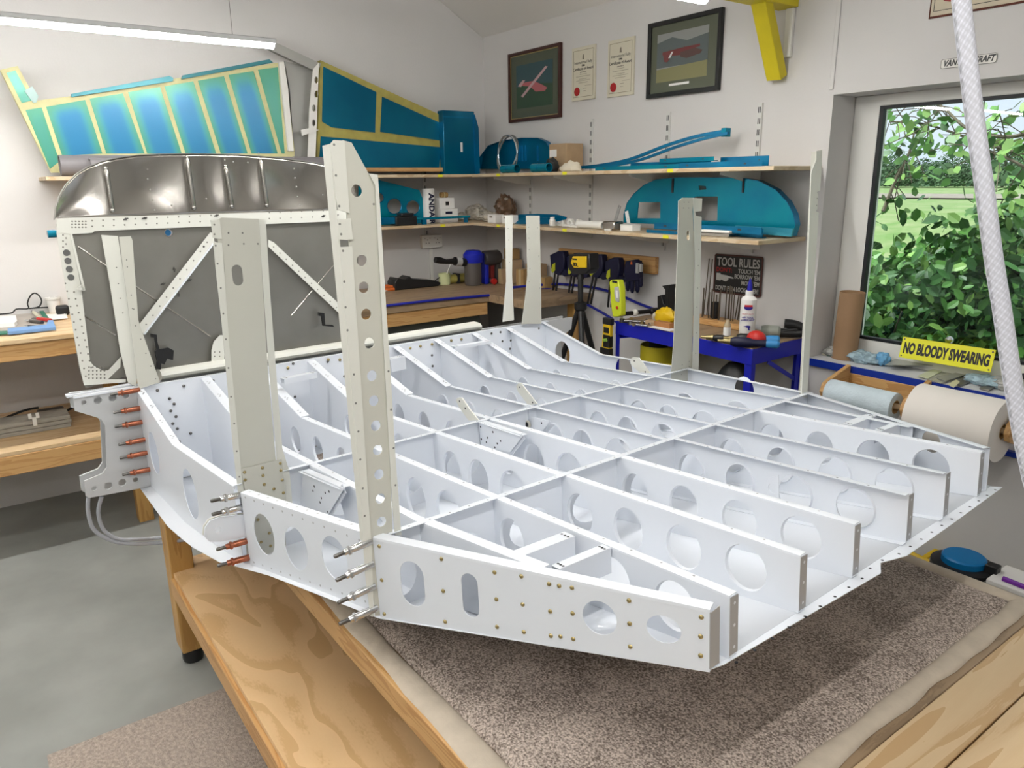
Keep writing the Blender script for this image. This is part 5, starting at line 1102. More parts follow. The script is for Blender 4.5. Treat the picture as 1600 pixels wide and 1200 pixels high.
# big teal half-round bulkhead on the lower shelf
t = T0('half_round_bulkhead', S2(1105, 3.0), 'large teal filmed half round bulkhead with two square cut outs on the lower back shelf', 'aircraft part')
hb = [(975, 348), (975, 335), (980, 318), (990, 304), (1006, 290), (1026, 281), (1060, 278), (1110, 278), (1160, 279), (1185, 283), (1212, 297), (1230, 316), (1240, 335), (1243, 352), (1238, 369), (1160, 360), (1065, 352)]
ypix(t, 'web', hb, 2.99, TEALF, .004, holes=[[(998, 316), (1032, 316), (1032, 341), (996, 341)], [(1086, 307), (1122, 307), (1121, 345), (1084, 344)], [(1092, 290), (1103, 291), (1104, 296), (1093, 297)]])
k = MB(); ppp = [P(a, c, Y=2.99) - t.location for a, c in hb[:15]]; k.sweep([Vector((0, -.004, 0)), Vector((0, .035, 0)), Vector((.001, .035, .003)), Vector((.001, -.004, .003))], ppp); k.build('edge_flange', BLUEF, t)
k = MB(); k.sheet([P(a, c, Y=2.97) - t.location for a, c in [(1150, 352), (1240, 357), (1237, 370), (1150, 362)]], [], (0, 1, 0), .01); k.build('foot_flange', mat('light_blue_film', (.05, .33, .45), .25, .4), t)
for px in (1050, 1160): ypix(t, 'slot', [(px, 279), (px + 3, 279), (px + 2, 301), (px - 1, 301)], 2.986, HOLE, .003)
angle(1022, 1190, 2.86, SH2 + .02, BLUEF, 'dark blue filmed channel lying on the lower shelf in front of the teal bulkhead', .03, .05, sh='s2')
angle(1010, 1065, 2.83, SH2 + .001, BLUEF, 'short blue toothed strip on the lower shelf edge near the yellow label', .015, sh='s2')
angle(1140, 1192, 2.92, SH2 + .001, BLUEF, 'short blue strip at the right end of the lower back shelf', .04, sh='s2')
a = P(1095, 350, Y=2.84).x; c = P(1140, 350, Y=2.84).x
t = T0('bare_metal_tray', (a, 2.84, SH2 + .001), 'bare aluminium folded tray on the right end of the lower back shelf', 'tray'); pbox('base', (0, 0, 0), (c - a, .09, .016), ALU, t, .002); pbox('cover', (0, .0, .018), (c - a, .06, .03), PAPER, t, .003)
# white fairings, tube and boxes on the lower back shelf
a = P(905, 352, Y=2.86).x; c = P(943, 352, Y=2.86).x
t = T0('white_tube', (a, 2.86, SH2 + .001), 'short white tube lying on the lower back shelf', 'tube'); k = MB(); k.lathe([(.017, 0), (.021, 0), (.021, c - a), (.017, c - a), (.017, 0)], (0, 0, .021), (1, 0, 0), 20); k.build('wall', WPL, t, smooth=50); k = MB(); k.lathe([(.0165, .004), (0, .004)], (0, 0, .021), (1, 0, 0), 16); k.build('dark_bore', BLACK, t)
for i, (px, lab) in enumerate(((878, 'white moulded fairing bracket on the lower shelf, leftmost of three'), (892, 'white moulded fairing bracket on the lower shelf, middle one of three'), (905, 'white moulded fairing bracket behind the white tube'))):
    t = T0('fairing_bracket', S2(px, 2.95 - .03 * i), lab, 'bracket', 'white fairing brackets on the lower shelf'); k = MB(); k.plate((0, 0, 0), (1, 0, 0), (0, 0, 1), [(-.03, 0), (.035, 0), (.03, .02), (.012, .045), (-.012, .045), (-.025, .025)], [circ(0, .022, .010, 12)], .02); k.build('plate', WPL, t, bevel=.002); pbox('foot', (-.035, -.04, 0), (.035, -.011, .012), WPL, t)
t = T0('tin_tray', S2(957, 2.87), 'small bright tin tray with a white disc on the lower back shelf', 'tray'); pbox('tray', (-.045, -.03, 0), (.045, .04, .045), ALU, t, .006); k = MB(); k.lathe([(0, 0), (.02, 0), (.02, .008), (0, .008)], (.02, -.052, 0), (0, 0, 1), 16); k.build('disc', WPL, t)
t = T0('white_carton', S2(985, 2.88), 'white carton beside the tin tray on the lower back shelf', 'box'); pbox('carton', (-.045, -.03, 0), (.045, .03, .032), PAPER, t); pbox('lid_edge', (-.0455, -.0305, .025), (.0455, .0305, .033), WPL, t, .001)
t = T0('perforated_strip', S2(984, 2.95), 'upright white strip leaning behind the white carton', 'strip'); k = MB(); k.plate((0, 0, 0), (1, 0, .3), (-.3, 0, 1), [(-.010, .0), (.012, 0), (.012, .10), (-.010, .10)], [circ(0, .03 + .03 * i, .003, 8) for i in range(2)], .004); k.build('strip', PAPER, t); pbox('foot', (-.02, -.02, -.0), (.02, .02, .003), PAPER, t, 0)
t = T0('dark_fitting', S2(958, 3.05), 'small dark perforated fitting leaning on the wall over the tin tray', 'fitting'); k = MB(); k.plate((0, 0, 0), (1, 0, -.4), (.4, 0, 1), [(-.008, .0), (.012, 0), (.012, .13), (-.008, .13)], [circ(.002, .03 + .03 * i, .005, 8) for i in range(4)], .004); k.build('strip', GREYM, t); pbox('foot', (-.02, -.02, 0), (.02, .02, .003), GREYM, t, 0)
for px, wd, lab in ((774, .045, 'white small carton with printing on the lower back shelf near the corner'), (796, .04, 'white small carton partly behind the slim white post')):
    t = T0('small_white_carton', S2(px, 2.87), lab, 'box', 'white cartons in the corner'); pbox('carton', (-wd, -.03, 0), (wd, .04, .052), PAPER, t); pbox('printed_panel', (-wd * .5, -.031, .032), (wd * .2, -.0301, .042), mat('faint_ink', (0, 0, 0)), t, 0)
t = T0('blue_wing_rib', S2(812, 2.97), 'blue curved wing rib lying on the lower shelf by the small white bottle', 'aircraft part')
rb_ = [(800, 349), (803, 338), (812, 335), (840, 334), (870, 335), (886, 339), (884, 343), (862, 348), (846, 350)]
ypix(t, 'web', rb_, 2.94, BLUEF, .004); ypix(t, 'rear_web', [(806, 350), (818, 340), (858, 340), (862, 350)], 2.90, BLUEF, .03); 
t = T0('small_white_bottle', S2(863, 2.88), 'small white plastic bottle on the lower back shelf beside the blue rib', 'bottle'); k = MB(); k.lathe([(0, 0), (.018, 0), (.019, .004), (.019, .034), (.013, .04)], (0, 0, 0)); k.build('body', WPL, t); k = MB(); k.lathe([(.0135, .04), (.0135, .052), (0, .053)], (0, 0, 0)); k.build('cap', PAPER, t)
# left-wall lower shelf: blue panel with round holes, tube with letters, boxes, bags
t = bpy.data.objects.new('round_holed_panel', None); COL.objects.link(t); XX = -4.42; t.location = P(620, 340, X=XX); tag(t, 'teal filmed panel with three round holes on the lower left shelf', 'aircraft part')
def ell(cx, cy, rx, ry, n=22): return [(cx + rx * math.cos(2 * math.pi * i / n), cy + ry * math.sin(2 * math.pi * i / n)) for i in range(n)]
wpart('web', t, [(560, 270), (591, 281), (655, 297), (660, 310), (662, 350), (560, 352)], XX, TEALF, .004, holes=[ell(592, 309, 8, 8), ell(616, 322, 11.5, 12.5), ell(645, 324, 10.5, 11.5)])
for a_ in ((616, 322, 11.5, 12.5), (645, 324, 10.5, 11.5), (592, 309, 8, 8)):
    k = MB(); k.tube([P(a, c, X=XX) - t.location for a, c in ell(*a_, 24) + [ell(*a_, 24)[0]]], .004, 6, caps=False); k.build('hole_rim', BLUEF, t)
wpart('lower_flange', t, [(595, 340), (652, 338), (652, 349), (595, 350)], XX + .12, BLUEF, .03)
t = bpy.data.objects.new('printed_tube', None); COL.objects.link(t); XX = -4.40; q = P(671, 345, X=XX); t.location = (XX, q.y, SH2 + .001); tag(t, 'white cardboard tube with ANDAIR printed down its side on the lower left shelf', 'tube')
zt = P(671, 295, X=XX).z - SH2; r_ = (P(680, 320, X=XX).y - P(664, 320, X=XX).y) / 2
k = MB(); k.lathe([(0, 0), (r_, 0), (r_, zt), (r_ - .003, zt), (0, zt - .002)], (0, 0, 0), n=24); k.build('wall', PAPER, t, smooth=50)
tx_ = text_obj('ANDAIR', zt * .24, frameM((r_ + .001, -.003, zt * .42), (0, 0, -1), (0, 1, 0)), NAVY, 'lettering', t, .001, bold=.002)
def xbox(name, px0, px1, py0, X, dep, m, lab, cat='box', extra=None, z=SH2 + .001, group=None):
    a = P(px0, 345, X=X).y; c = P(px1, 345, X=X).y; h = P((px0 + px1) / 2, py0, X=X).z - z
    t = thing(name, lab, cat, (X, (a + c) / 2, z), group); w = (c - a) / 2; pbox('carton', (-dep, -w, 0), (0, w, h), m, t); 
    if extra: extra(t, w, h)
    return t
def ink(t, w, h): pbox('printed_mark', (.0002, -w * .5, h * .62), (.001, w * .3, h * .8), NAVY, t, 0)
b1_ = xbox('white_carton', 690, 716, 326, -4.36, .1, PAPER, 'white carton with dark printing on the lower left shelf, under the other carton', extra=ink)
hz = P(703, 326, X=-4.36).z + .0005
b2_ = xbox('white_carton', 688, 711, 309, -4.37, .09, PAPER, 'white carton with a dark round mark stacked on the lower carton', z=hz, extra=lambda t, w, h: pbox('dark_mark', (.0002, -.012, h * .3), (.001, .014, h * .65), BLACK, t, 0))
zz = P(703, 309, X=-4.37).z + .0005
t = thing('short_wood_coil', 'small brown coil resting on top of the stacked white cartons', 'coil', (-4.40, P(693, 300, X=-4.4).y, zz)); k = MB(); k.lathe([(.018, 0), (.018, .05), (.012, .05), (.012, 0), (.018, 0)], (0, -.025, .018), (0, 1, 0), 14)
k.build('coil', CARDD, t); k = MB(); k.lathe([(.0185, .02), (.019, .024), (.0185, .028)], (0, -.025, .018), (0, 1, 0), 14); k.build('band', YGREEN2, t)
t = thing('black_pouch', 'black boxy pouch at the front of the lower left shelf', 'pouch', (-4.30, P(632, 345, X=-4.3).y, SH2 + .001)); pbox('body', (-.06, -.075, 0), (.03, .075, .055), BLACK, t, .006); pbox('upper_block', (-.05, -.03, .0555), (.02, .06, .075), BLACK, t, .005)
t = thing('blue_tube_strip', 'long teal strip lying across the lower left shelf toward the corner', 'aircraft part', (-4.28, P(660, 338, X=-4.28).y, SH2 + .03)); k = MB(); ln_ = P(735, 335, X=-4.28).y - t.location.y; k.box((-.02, -.15, .0), (.0, ln_, .015)); k.build('strip', TEALF, t, bevel=.002); k = MB(); k.box((-.02, 0, -.029), (0, .03, 0)); k.box((-.02, ln_ - .04, -.029), (0, ln_ - .02, 0)); k.build('support_lug', BLUEF, t)
BAGM = mat('clear_bag_film', (.62, .58, .50), .18, noise=.4, nscale=25, spec=.8)
for i, (px, Y, r, sc, lab) in enumerate(((745, 3.0, .07, (1.3, 1, .8), 'clear plastic bag of small parts in the shelf corner, leftmost'), (766, 2.92, .06, (1.4, .9, .6), 'clear plastic bag of small parts behind the white cartons'), (790, 3.03, .075, (1.1, .8, 1.25), 'brown tinted bag of parts heaped against the back wall'), (722, 2.9, .05, (1, 1, .6), 'low clear bag of hardware beside the stacked cartons'))):
    q = P(px, 345, Y=Y); t = T0('bag_of_parts', (q.x, Y, SH2 + .001), lab, 'bag'); k = MB(); crumple(k, (0, 0, r * sc[2] * .8), r, sc, i * 5 + 1, 26, 16); k.build('bag_film', BAGM if i != 2 else mat('brown_bag', (.22, .13, .08), .35, noise=.5, nscale=30), t, smooth=20)
    k = MB(); crumple(k, (.02, -.01, r * 1.5 * sc[2]), r * .35, (1.3, .8, .6), i * 3 + 2, 12, 8); k.build('crumpled_neck', BAGM, t, smooth=20)
# yellow shelf labels
for i, (px, py, w_) in enumerate(((688, 269, 0), (778, 270, 1), (882, 269, 1), (1047, 264, 1), (692, 350, 0), (778, 350, 1), (882, 357, 1), (1040, 369, 1))):
    nm = ['upper left-wall shelf edge', 'upper back shelf edge below the ring', 'upper back shelf edge below the cardboard box', 'upper back shelf edge near its right end', 'lower left-wall shelf edge', 'lower back shelf edge below the small cartons', 'lower back shelf edge below the white brackets', 'lower back shelf edge below the dark blue channel'][i]
    z_ = (SH1 if i < 4 else SH2) - .009
    k = MB()
    if w_: q = P(px, py, Y=2.778); k.box((-.018, -.0005, -.008), (.018, .0005, .008)); loc = (q.x, 2.7788, z_)
    else: q = P(px, py, X=-4.248); k.box((-.0005, -.018, -.008), (.0005, .018, .008)); loc = (-4.249, q.y, z_)
    ob = k.build('edge_label', YT); ob.location = loc; tag(ob, 'tiny yellow label on the ' + nm, 'label', 'yellow shelf labels')

# ============================================================ CORNER BENCH ITEMS
ZB = z2 + .001
def onb(px, py):
    q = P(px, py, Z=ZB)
    if q.x < -4.42: q = P(px, py, X=-4.42); q.z = ZB
    if q.y > 2.98: q = P(px, py, Y=2.98); q.z = ZB
    return q
q = P(674, 377, X=XL + .02)
t = thing('double_socket', 'white double power socket on the left wall above the corner bench', 'socket', (XL + .001, q.y, q.z)); w_ = (P(688, 377, X=XL).y - P(657, 377, X=XL).y) / 2; h_ = (P(674, 368, X=XL).z - P(674, 388, X=XL).z) / 2
pbox('back_box', (0, -w_, -h_), (.03, w_, h_), WPP, t, .004); pbox('face_plate', (.0302, -w_, -h_), (.036, w_, h_), WPL, t, .003)
k = MB()
for s in (-1, 1):
    for dy, dz in ((0, .012), (-.011, -.010), (.011, -.010)): k.box((.0362, s * w_ * .5 + dy - .003, dz - .003), (.0366, s * w_ * .5 + dy + .003, dz + .003))
    for dy in (-.02, .02): k.box((.0362, s * w_ * .5 + dy - .002, .02), (.0366, s * w_ * .5 + dy + .002, .026))
k.build('pin_hole', HOLE, t); pbox('trunking', (0, -.012, -.45), (.012, .012, -h_), WPL, t, .001)
# charger
q = onb(645, 437); t = thing('black_charger', 'black wedge shaped charger with a cable at the back of the corner bench', 'charger', tuple(q)); wl = (P(688, 437, X=q.x).y - P(618, 437, X=q.x).y)
k = MB(); k.plate((0, 0, 0), (0, 1, 0), (0, 0, 1), [(-wl * .48, 0), (wl * .5, 0), (wl * .55, .02), (wl * .40, .04), (-wl * .1, .065), (-wl * .14, .085), (-wl * .24, .065), (-wl * .42, .08), (-wl * .48, .05)], [], .11); k.build('body', BLACK, t, bevel=.006)
k = MB(); k.tube(spline([Vector((0, wl * .5, .03)), Vector((0, wl * .66, .055)), Vector((.0, wl * .85, .05)), Vector((.0, wl * .95, .02)), Vector((0, wl * 1.1, .004))]), .003, 6); k.build('cable', BLACKR, t)
# handheld vacuum
q = P(747, 438, X=-4.25); q.z = ZB; V = thing('handheld_vacuum', 'handheld cordless vacuum with blue body, black motor and nozzle on the corner bench', 'vacuum cleaner', tuple(q)); XV = q.x
vp = lambda a, c, dx=0: P(a, c, X=XV + dx) - V.location
zt = vp(742, 410).z; r_ = (P(751, 425, X=XV).y - P(728, 425, X=XV).y) / 2
cy = (vp(728, 430).y + vp(750, 430).y) / 2
k = MB(); k.lathe([(0, .001), (r_ * .85, .001), (r_, .02), (r_, zt), (0, zt)], (0, cy, 0), n=20); k.build('dust_bin', mat('smoky_plastic', (.10, .09, .085), .2, spec=.7), V)
k = MB(); zz0, zz1 = vp(740, 408).z, vp(740, 390).z; k.lathe([(r_ * 1.05, zt), (r_ * 1.15, zt + .02), (r_ * 1.15, zz1 - .03), (r_ * .8, zz1 - .005), (0, zz1)], (0, cy + .005, 0), n=20); k.build('blue_shell', mat('vacuum_blue', (.01, .02, .42), .35), V)
k = MB(); c0_ = vp(754, 404); c1_ = vp(779, 403); k.lathe([(0, 0), (.045, 0), (.052, .01), (.052, (c1_ - c0_).length - .01), (.046, (c1_ - c0_).length), (0, (c1_ - c0_).length)], c0_, (0, 1, 0), 18); k.build('motor', mat('vac_dark_grey', (.05, .045, .045), .35), V)
k = MB(); k.box((-.03, vp(745, 0).y, .0), (.03, vp(752, 0).y, zz1 - .02)); k.build('blue_rib', mat('vacuum_blue', (0, 0, 0)), V, bevel=.01)
k = MB(); k.plate((0, 0, 0), (0, 1, 0), (0, 0, 1), [(vp(757, 0).y, .03), (vp(757, 0).y + .025, .03), (vp(763, 0).y, vp(0, 408).z if False else c0_.z - .04), (vp(763, 0).y - .03, c0_.z - .04)], [], .03); k.build('trigger_grip', mat('dark_red_grip', (.18, .02, .02), .4), V)
k = MB(); k.plate((0, 0, 0), (0, 1, 0), (0, 0, 1), [(vp(765, 0).y, .02), (vp(774, 0).y, .02), (vp(773, 0).y, c0_.z - .03), (vp(766, 0).y, c0_.z - .03)], [], .045); k.build('handle', mat('vac_dark_grey', (0, 0, 0)), V, bevel=.005)
k = MB(); k.box((-.04, vp(752, 0).y, .001), (.04, vp(782, 0).y, .035)); k.build('battery_foot', mat('vac_dark_grey', (0, 0, 0)), V, bevel=.008)
k = MB(); k.lathe([(.02, .0), (.02, .02)], (0.05, vp(755, 0).y, .02), (1, 0, 0), 12); k.lathe([(.02, .02), (0, .022)], (0.05, vp(755, 0).y, .02), (1, 0, 0), 12); k.build('red_latch', RED, V)
k = MB(); n0_ = vp(727, 410); k.tube([n0_, vp(710, 408), vp(709.9, 408), vp(697, 409), vp(688, 407), vp(680, 406)], [.028, .028, .02, .016, .022, .02], 14); k.build('nozzle', BLACK, V); k = MB(); k.tube([vp(720, 409), vp(712, 408.5)], .0295, 14); k.build('nozzle_band', GREYM, V)
# tub with spatula
q = onb(695, 444); t = thing('glue_tub', 'pale yellow green plastic tub with a stick in it on the corner bench', 'tub', tuple(q)); k = MB(); r_ = .042; k.lathe([(0, 0), (r_ * .92, 0), (r_, .075), (r_ * .95, .075), (r_ * .9, .06), (0, .06)], (0, 0, 0), n=20); k.build('cup', mat('tub_green', (.62, .66, .36), .5), t)
k = MB(); k.tube([Vector((0, .0, .03)), Vector((0, .07, .17))], .004, 8); k.build('stick', PAPER, t)
q = onb(612, 442); t = thing('orange_tool_wrap', 'flat orange plastic tool tray at the left of the corner bench top', 'tray', tuple(q)); pbox('base', (-.07, -.06, 0), (.05, .06, .018), ORANGE, t, .006); pbox('lid', (-.06, -.03, .0182), (.03, .05, .03), ORANGE, t, .005)
q = onb(628, 452); k = MB(); k.box((-.007, -.16, 0), (.007, .16, .006)); ob = k.build('long_wooden_stick', PAPER, bevel=.002); ob.location = q; ob.rotation_euler = (0, 0, .1); tag(ob, 'thin pale stick lying along the front of the corner bench top', 'stick')
q = onb(715, 432); t = thing('yellow_tool_roll', 'low olive yellow tool bag lying behind the green tub', 'tool bag', tuple(q)); k = MB(); k.lathe([(0, 0), (.03, 0), (.032, .2), (0, .2)], (0, -.1, .032), (0, 1, 0), 12); k.build('roll', YGREEN, t); pbox('strap', (-.034, -.02, 0), (.034, .0, .066), BLACKR, t, 0)
# cardboard boxes at back right of bench
for i, (px, py, w_, d_, h_, dz, lab) in enumerate(((800, 428, .12, .1, .16, 0, 'brown cardboard box behind the vacuum on the corner bench, the tall one'), (818, 436, .07, .07, .12, 0, 'small brown cardboard box between the two slim posts'), (838, 438, .11, .09, .15, 0, 'open brown cardboard box right of the slim posts on the bench'), (852, 440, .07, .07, .07, 0, 'low brown cardboard box at the right end of the corner bench'), (786, 436, .05, .05, .1, 0, 'narrow brown cardboard box right behind the vacuum handle'), (800, 400, .09, .07, .07, .161, 'brown cardboard box stacked on the tall box behind the vacuum'))):
    y_ = YB - d_ / 2 - .035 - (.10 if i in (1, 4) else 0); q = P(px, 430, Y=y_)
    t = thing('brown_carton', lab, 'box', (q.x, y_, ZB + dz), 'brown cartons on the corner bench'); t.rotation_euler = (0, 0, math.radians((i * 37) % 20 - 10)) if dz == 0 else (0, 0, 0)
    pbox('carton', (-w_ / 2, -d_ / 2, 0), (w_ / 2, d_ / 2, h_), CARDD if i % 2 else CARD, t, .002); pbox('tape', (-.012, -d_ / 2 - .0006, 0), (.012, d_ / 2 + .0006, h_ + .0008), mat('parcel_tape', (.45, .34, .18), .3), t, 0)

# ============================================================ LEFT BENCH ITEMS
ZL = z1 + .001
def onl(px, py): return P(px, py, Z=ZL)
k = MB(); c4 = [onl(-60, 530), onl(88, 517), onl(60, 483), onl(-60, 492)]; k.plate((0, 0, .002), (1, 0, 0), (0, 1, 0), [(v.x, v.y) for v in c4], [], .004); ob = k.build('bench_mat', mat('mat_grey', (.42, .38, .34), .8, noise=.1, nscale=12)); ob.location = (0, 0, ZL); tag(ob, 'worn grey cutting mat with green and blue edges on the left bench', 'mat')
def strip(name, pix, m, lab, h=.006, cat='tape'):
    k = MB(); v4 = [onl(*v) for v in pix]; o = v4[0].copy(); k.plate((0, 0, h / 2 + .0045), (1, 0, 0), (0, 1, 0), [(v.x - o.x, v.y - o.y) for v in v4], [], h); ob = k.build(name, m, bevel=.001); ob.location = (o.x, o.y, ZL); return tag(ob, lab, cat)
strip('green_edge_tape', [(57, 482), (64, 482), (78, 501), (70, 501)], GREEN, 'dark green tape strip on the far edge of the grey bench mat')
strip('green_edge_tape', [(-40, 529), (12, 524), (12, 520), (-40, 524)], GREEN, 'dark green tape strip at the front left of the grey bench mat')
strip('blue_cloth_strip', [(13, 525), (88, 517), (84, 506), (76, 506), (74, 513), (13, 519)], LBLUE, 'light blue folded cloth along the front edge of the bench mat', .014, 'cloth')
strip('white_tray', [(-30, 516), (24, 512), (28, 509), (26, 500), (-30, 503)], PAPER, 'white flat tray at the left edge of the bench', .02, 'tray')
strip('paper_sheet', [(73, 493), (104, 491), (106, 499), (78, 502)], PAPER, 'white paper sheets on the left bench beside the silver bulkhead', .003, 'paper')
q = onl(70, 504)
def rod(name, a, c, r, m, lab, cat, tip=None):
    p_, q_ = onl(*a), onl(*c); p_.z = q_.z = ZL + .006 + r; t = thing(name, lab, cat, tuple(p_)); k = MB(); k.tube([Vector(), (q_ - p_)], r, 10); k.build('handle', m, t)
    if tip: k = MB(); d = (q_ - p_); k.tube([d * 1.0, d * 1.3, d * 1.5], [r * .6, r * .6, r * .2], 8); k.build('tip', tip, t)
rod('red_marker', (80, 505), (60, 503), .009, RED, 'dark red marker pen on the bench mat', 'pen', DSTEEL)
rod('metal_scriber', (67, 508), (48, 506), .008, DSTEEL, 'grey metal scriber lying on the bench mat', 'tool', STEEL)
rod('small_pin_punch', (59, 513), (45, 512), .004, DSTEEL, 'small thin punch in front of the scriber', 'tool', STEEL)
rod('cream_pen', (62, 499), (53, 492), .008, mat('cream_plastic', (.6, .58, .45), .5), 'pale green cream pen near the green tape', 'pen', DSTEEL)
q = onl(86, 488); t = thing('paper_cup', 'white paper cup by the wall on the left bench', 'cup', tuple(q)); k = MB(); hh = P(86, 464, X=q.x).z - ZL; k.lathe([(0, 0), (.024, 0), (.033, hh), (.03, hh), (.022, .004)], (0, 0, 0), n=20); k.build('cup', PAPER, t); k = MB(); k.lathe([(.0335, hh * .86), (.0365, hh * .88), (.0365, hh), (.033, hh + .002)], (0, 0, 0), n=20); k.build('lid_rim', WPL, t)
q = onl(99, 492); t = thing('tape_measure', 'black tape measure at the back of the left bench', 'tape measure', tuple(q)); pbox('case', (-.025, -.03, 0), (.025, .03, .05), BLACK, t, .012); pbox('tab', (.0255, -.008, .004), (.035, .008, .01), STEEL, t, .001)
k = MB(); pts = [P(a, c, X=XL + .03) for a, c in [(-20, 493), (0, 491), (18, 489), (26, 483), (44, 482)]] + [P(a, c, X=XL + .035) for a, c in [(43, 474), (47, 463), (54, 458), (61, 462), (65, 470), (62, 478), (55, 481), (46, 482)]] + [P(60, 481, X=XL + .03), P(80, 480, X=XL + .03)]
k.tube(spline(pts), .0035, 6); tag(k.build('looped_cable', BLACKR), 'thin black cable looped against the wall above the left bench', 'cable')
# lower shelf of the left bench
ZS = zs + .001
def ons(px, py): return P(px, py, Z=ZS)
for i, (a, c, dz, lab) in enumerate((((-60, 705), (122, 686), 0, 'bottom'), ((-60, 698), (125, 680), .022, 'middle'), ((-60, 690), (124, 674), .044, 'top'))):
    k = MB(); p_, q_ = ons(*a), ons(*c); x1_ = -4.10; k.box((x1_ - .14, p_.y, dz), (x1_ + .004 * i, q_.y - .01 * i, dz + .020)); ob = k.build('grey_plank', mat('weathered_board', (.40, .38, .33), .8, noise=.25, nscale=14, stretch=(1, 1, 12)), bevel=.002); ob.location = (0, 0, ZS); tag(ob, 'weathered grey board on the left lower shelf, %s of the stack of three' % lab, 'board')
q = ons(88, 668); t = thing('black_power_tool_lead', 'black power supply with a coiled cable on the left lower shelf', 'power supply', (-4.30, q.y, ZS)); pbox('brick', (-.05, -.06, 0), (.05, .06, .05), BLACK, t, .008)
k = MB(); k.tube(spline([Vector((0, -.06, .02)), Vector((.08, -.15, .01)), Vector((.12, -.28, .01)), Vector((.02, -.34, .01)), Vector((-.06, -.26, .01)), Vector((-.02, -.12, .06)), Vector((.0, -.05, .07))]), .006, 6); k.tube(spline([Vector((0, .06, .03)), Vector((-.03, .16, .05)), Vector((-.03, .3, .06))]), .006, 6); k.build('cable', BLACKR, t)
q = P(56, 668, X=-3.99); t = thing('white_clip', 'small white plastic clip on top of the weathered boards', 'clip', (-3.99, q.y, ZS + .0645)); pbox('stem', (-.008, -.008, 0), (.008, .008, .04), WPL, t); pbox('left_jaw', (-.006, -.022, .035), (.006, -.008, .06), WPL, t); pbox('right_jaw', (-.006, .008, .035), (.006, .022, .06), WPL, t)
# ============================================================ CLAMP RACK
q4 = [P(873, 388, Y=YB - .03), P(1024, 402, Y=YB - .03), P(1024, 428, Y=YB - .03), P(874, 412, Y=YB - .03)]
xa, xb = q4[0].x, q4[1].x; zt_, zb_ = (q4[0].z + q4[1].z) / 2, (q4[2].z + q4[3].z) / 2
k = MB(); k.box((xa, YB - .03, zb_), (xb, YB - .001, zt_)); tag(k.build('rack_board', PINE, bevel=.002), 'wooden board on the back wall that carries the bar clamps and gloves', 'board')
CY = YB - .10
def clamp(px, py, foot, label, yellow=True):
    top_ = P(px, py, Y=CY); t = thing('bar_clamp', label, 'clamp', tuple(top_), 'bar clamps hanging on the wooden rack')
    f = lambda a, c, dy=0: P(a, c, Y=CY + dy) - top_
    k = MB(); k.plate((0, 0, 0), (1, 0, 0), (0, 0, 1), [tuple((f(px + a, py + c).x, f(px + a, py + c).z)) for a, c in [(-11, -2), (2, -8), (10, -7), (12, 6), (10, 22), (4, 30), (-3, 27), (-9, 20)]], [], .045); k.build('pistol_body', NAVY, t, bevel=.005)
    k = MB(); k.plate((0, .0, 0), (1, 0, 0), (0, 0, 1), [tuple((f(px + a, py + c).x, f(px + a, py + c).z)) for a, c in [(4, 16), (14, 22), (21, 24), (20, 30), (10, 32), (2, 26)]], [], .03); k.build('jaw', NAVY, t, bevel=.004)
    k = MB(); k.plate((0, -.024, 0), (1, 0, 0), (0, 0, 1), [tuple((f(px + a, py + c).x, f(px + a, py + c).z)) for a, c in [(-6, 13), (-2, 10), (-2, 22), (-6, 26), (-8, 22)]], [], .004); k.build('yellow_trigger', mat('clamp_yellow', (.45, .48, .02), .4), t)
    k = MB()
    for a in (-6, -1): k.bar(f(px + a, py + 22), f(foot + a + 6, foot_y(py)), .006, .012)
    k.build('steel_bar', BLACK, t)
    k = MB(); k.box((-.01, .03, -.01), (.01, YB - .031 - CY, .01)); k.build('hanger', BLACK, t)
def foot_y(py): return py + 70
clamp(874, 400, 862, 'black and yellow bar clamp at the left end of the rack')
clamp(900, 403, 886, 'black bar clamp partly hidden behind the yellow laser level')
clamp(934, 405, 918, 'black and yellow bar clamp right of the yellow laser level')
clamp(960, 410, 950, 'black and yellow bar clamp hanging behind the yellow inspection light')
t0_ = P(987, 425, Y=CY); G = thing('work_gloves', 'pair of dark navy work gloves with an orange cuff hanging on the rack', 'gloves', tuple(t0_)); f = lambda a, c: P(a, c, Y=CY) - t0_
k = MB(); k.plate((0, 0, 0), (1, 0, 0), (0, 0, 1), [(f(a, c).x, f(a, c).z) for a, c in [(980, 408), (996, 405), (1003, 412), (1002, 438), (980, 440), (977, 425)]], [], .035); k.build('palm', NAVY, G, bevel=.008)
for a, c, d_ in ((981, 436, 455), (988, 438, 458), (996, 437, 457), (1001, 434, 449)):
    k = MB(); k.tube([f(a, c), f(a, d_ - 4), f(a, d_)], [.014, .013, .006], 10); k.build('finger', NAVY, G)
k = MB(); k.tube([f(990, 408), f(990, 413)], [.018, .02], 12); k.build('orange_cuff', ORANGE, G)
k = MB(); k.box(f(999, 426) + Vector((0, -.03, 0)), f(1003, 411) + Vector((0, -.018, 0))); k.box(f(1005, 424) + Vector((0, -.03, 0)), f(1008, 412) + Vector((0, -.018, 0))); k.build('grey_panel', GREYM, G)
k = MB(); k.box((-.01, .015, .05), (.01, YB - .031 - CY, .06)); k.build('hanger', BLACK, G)
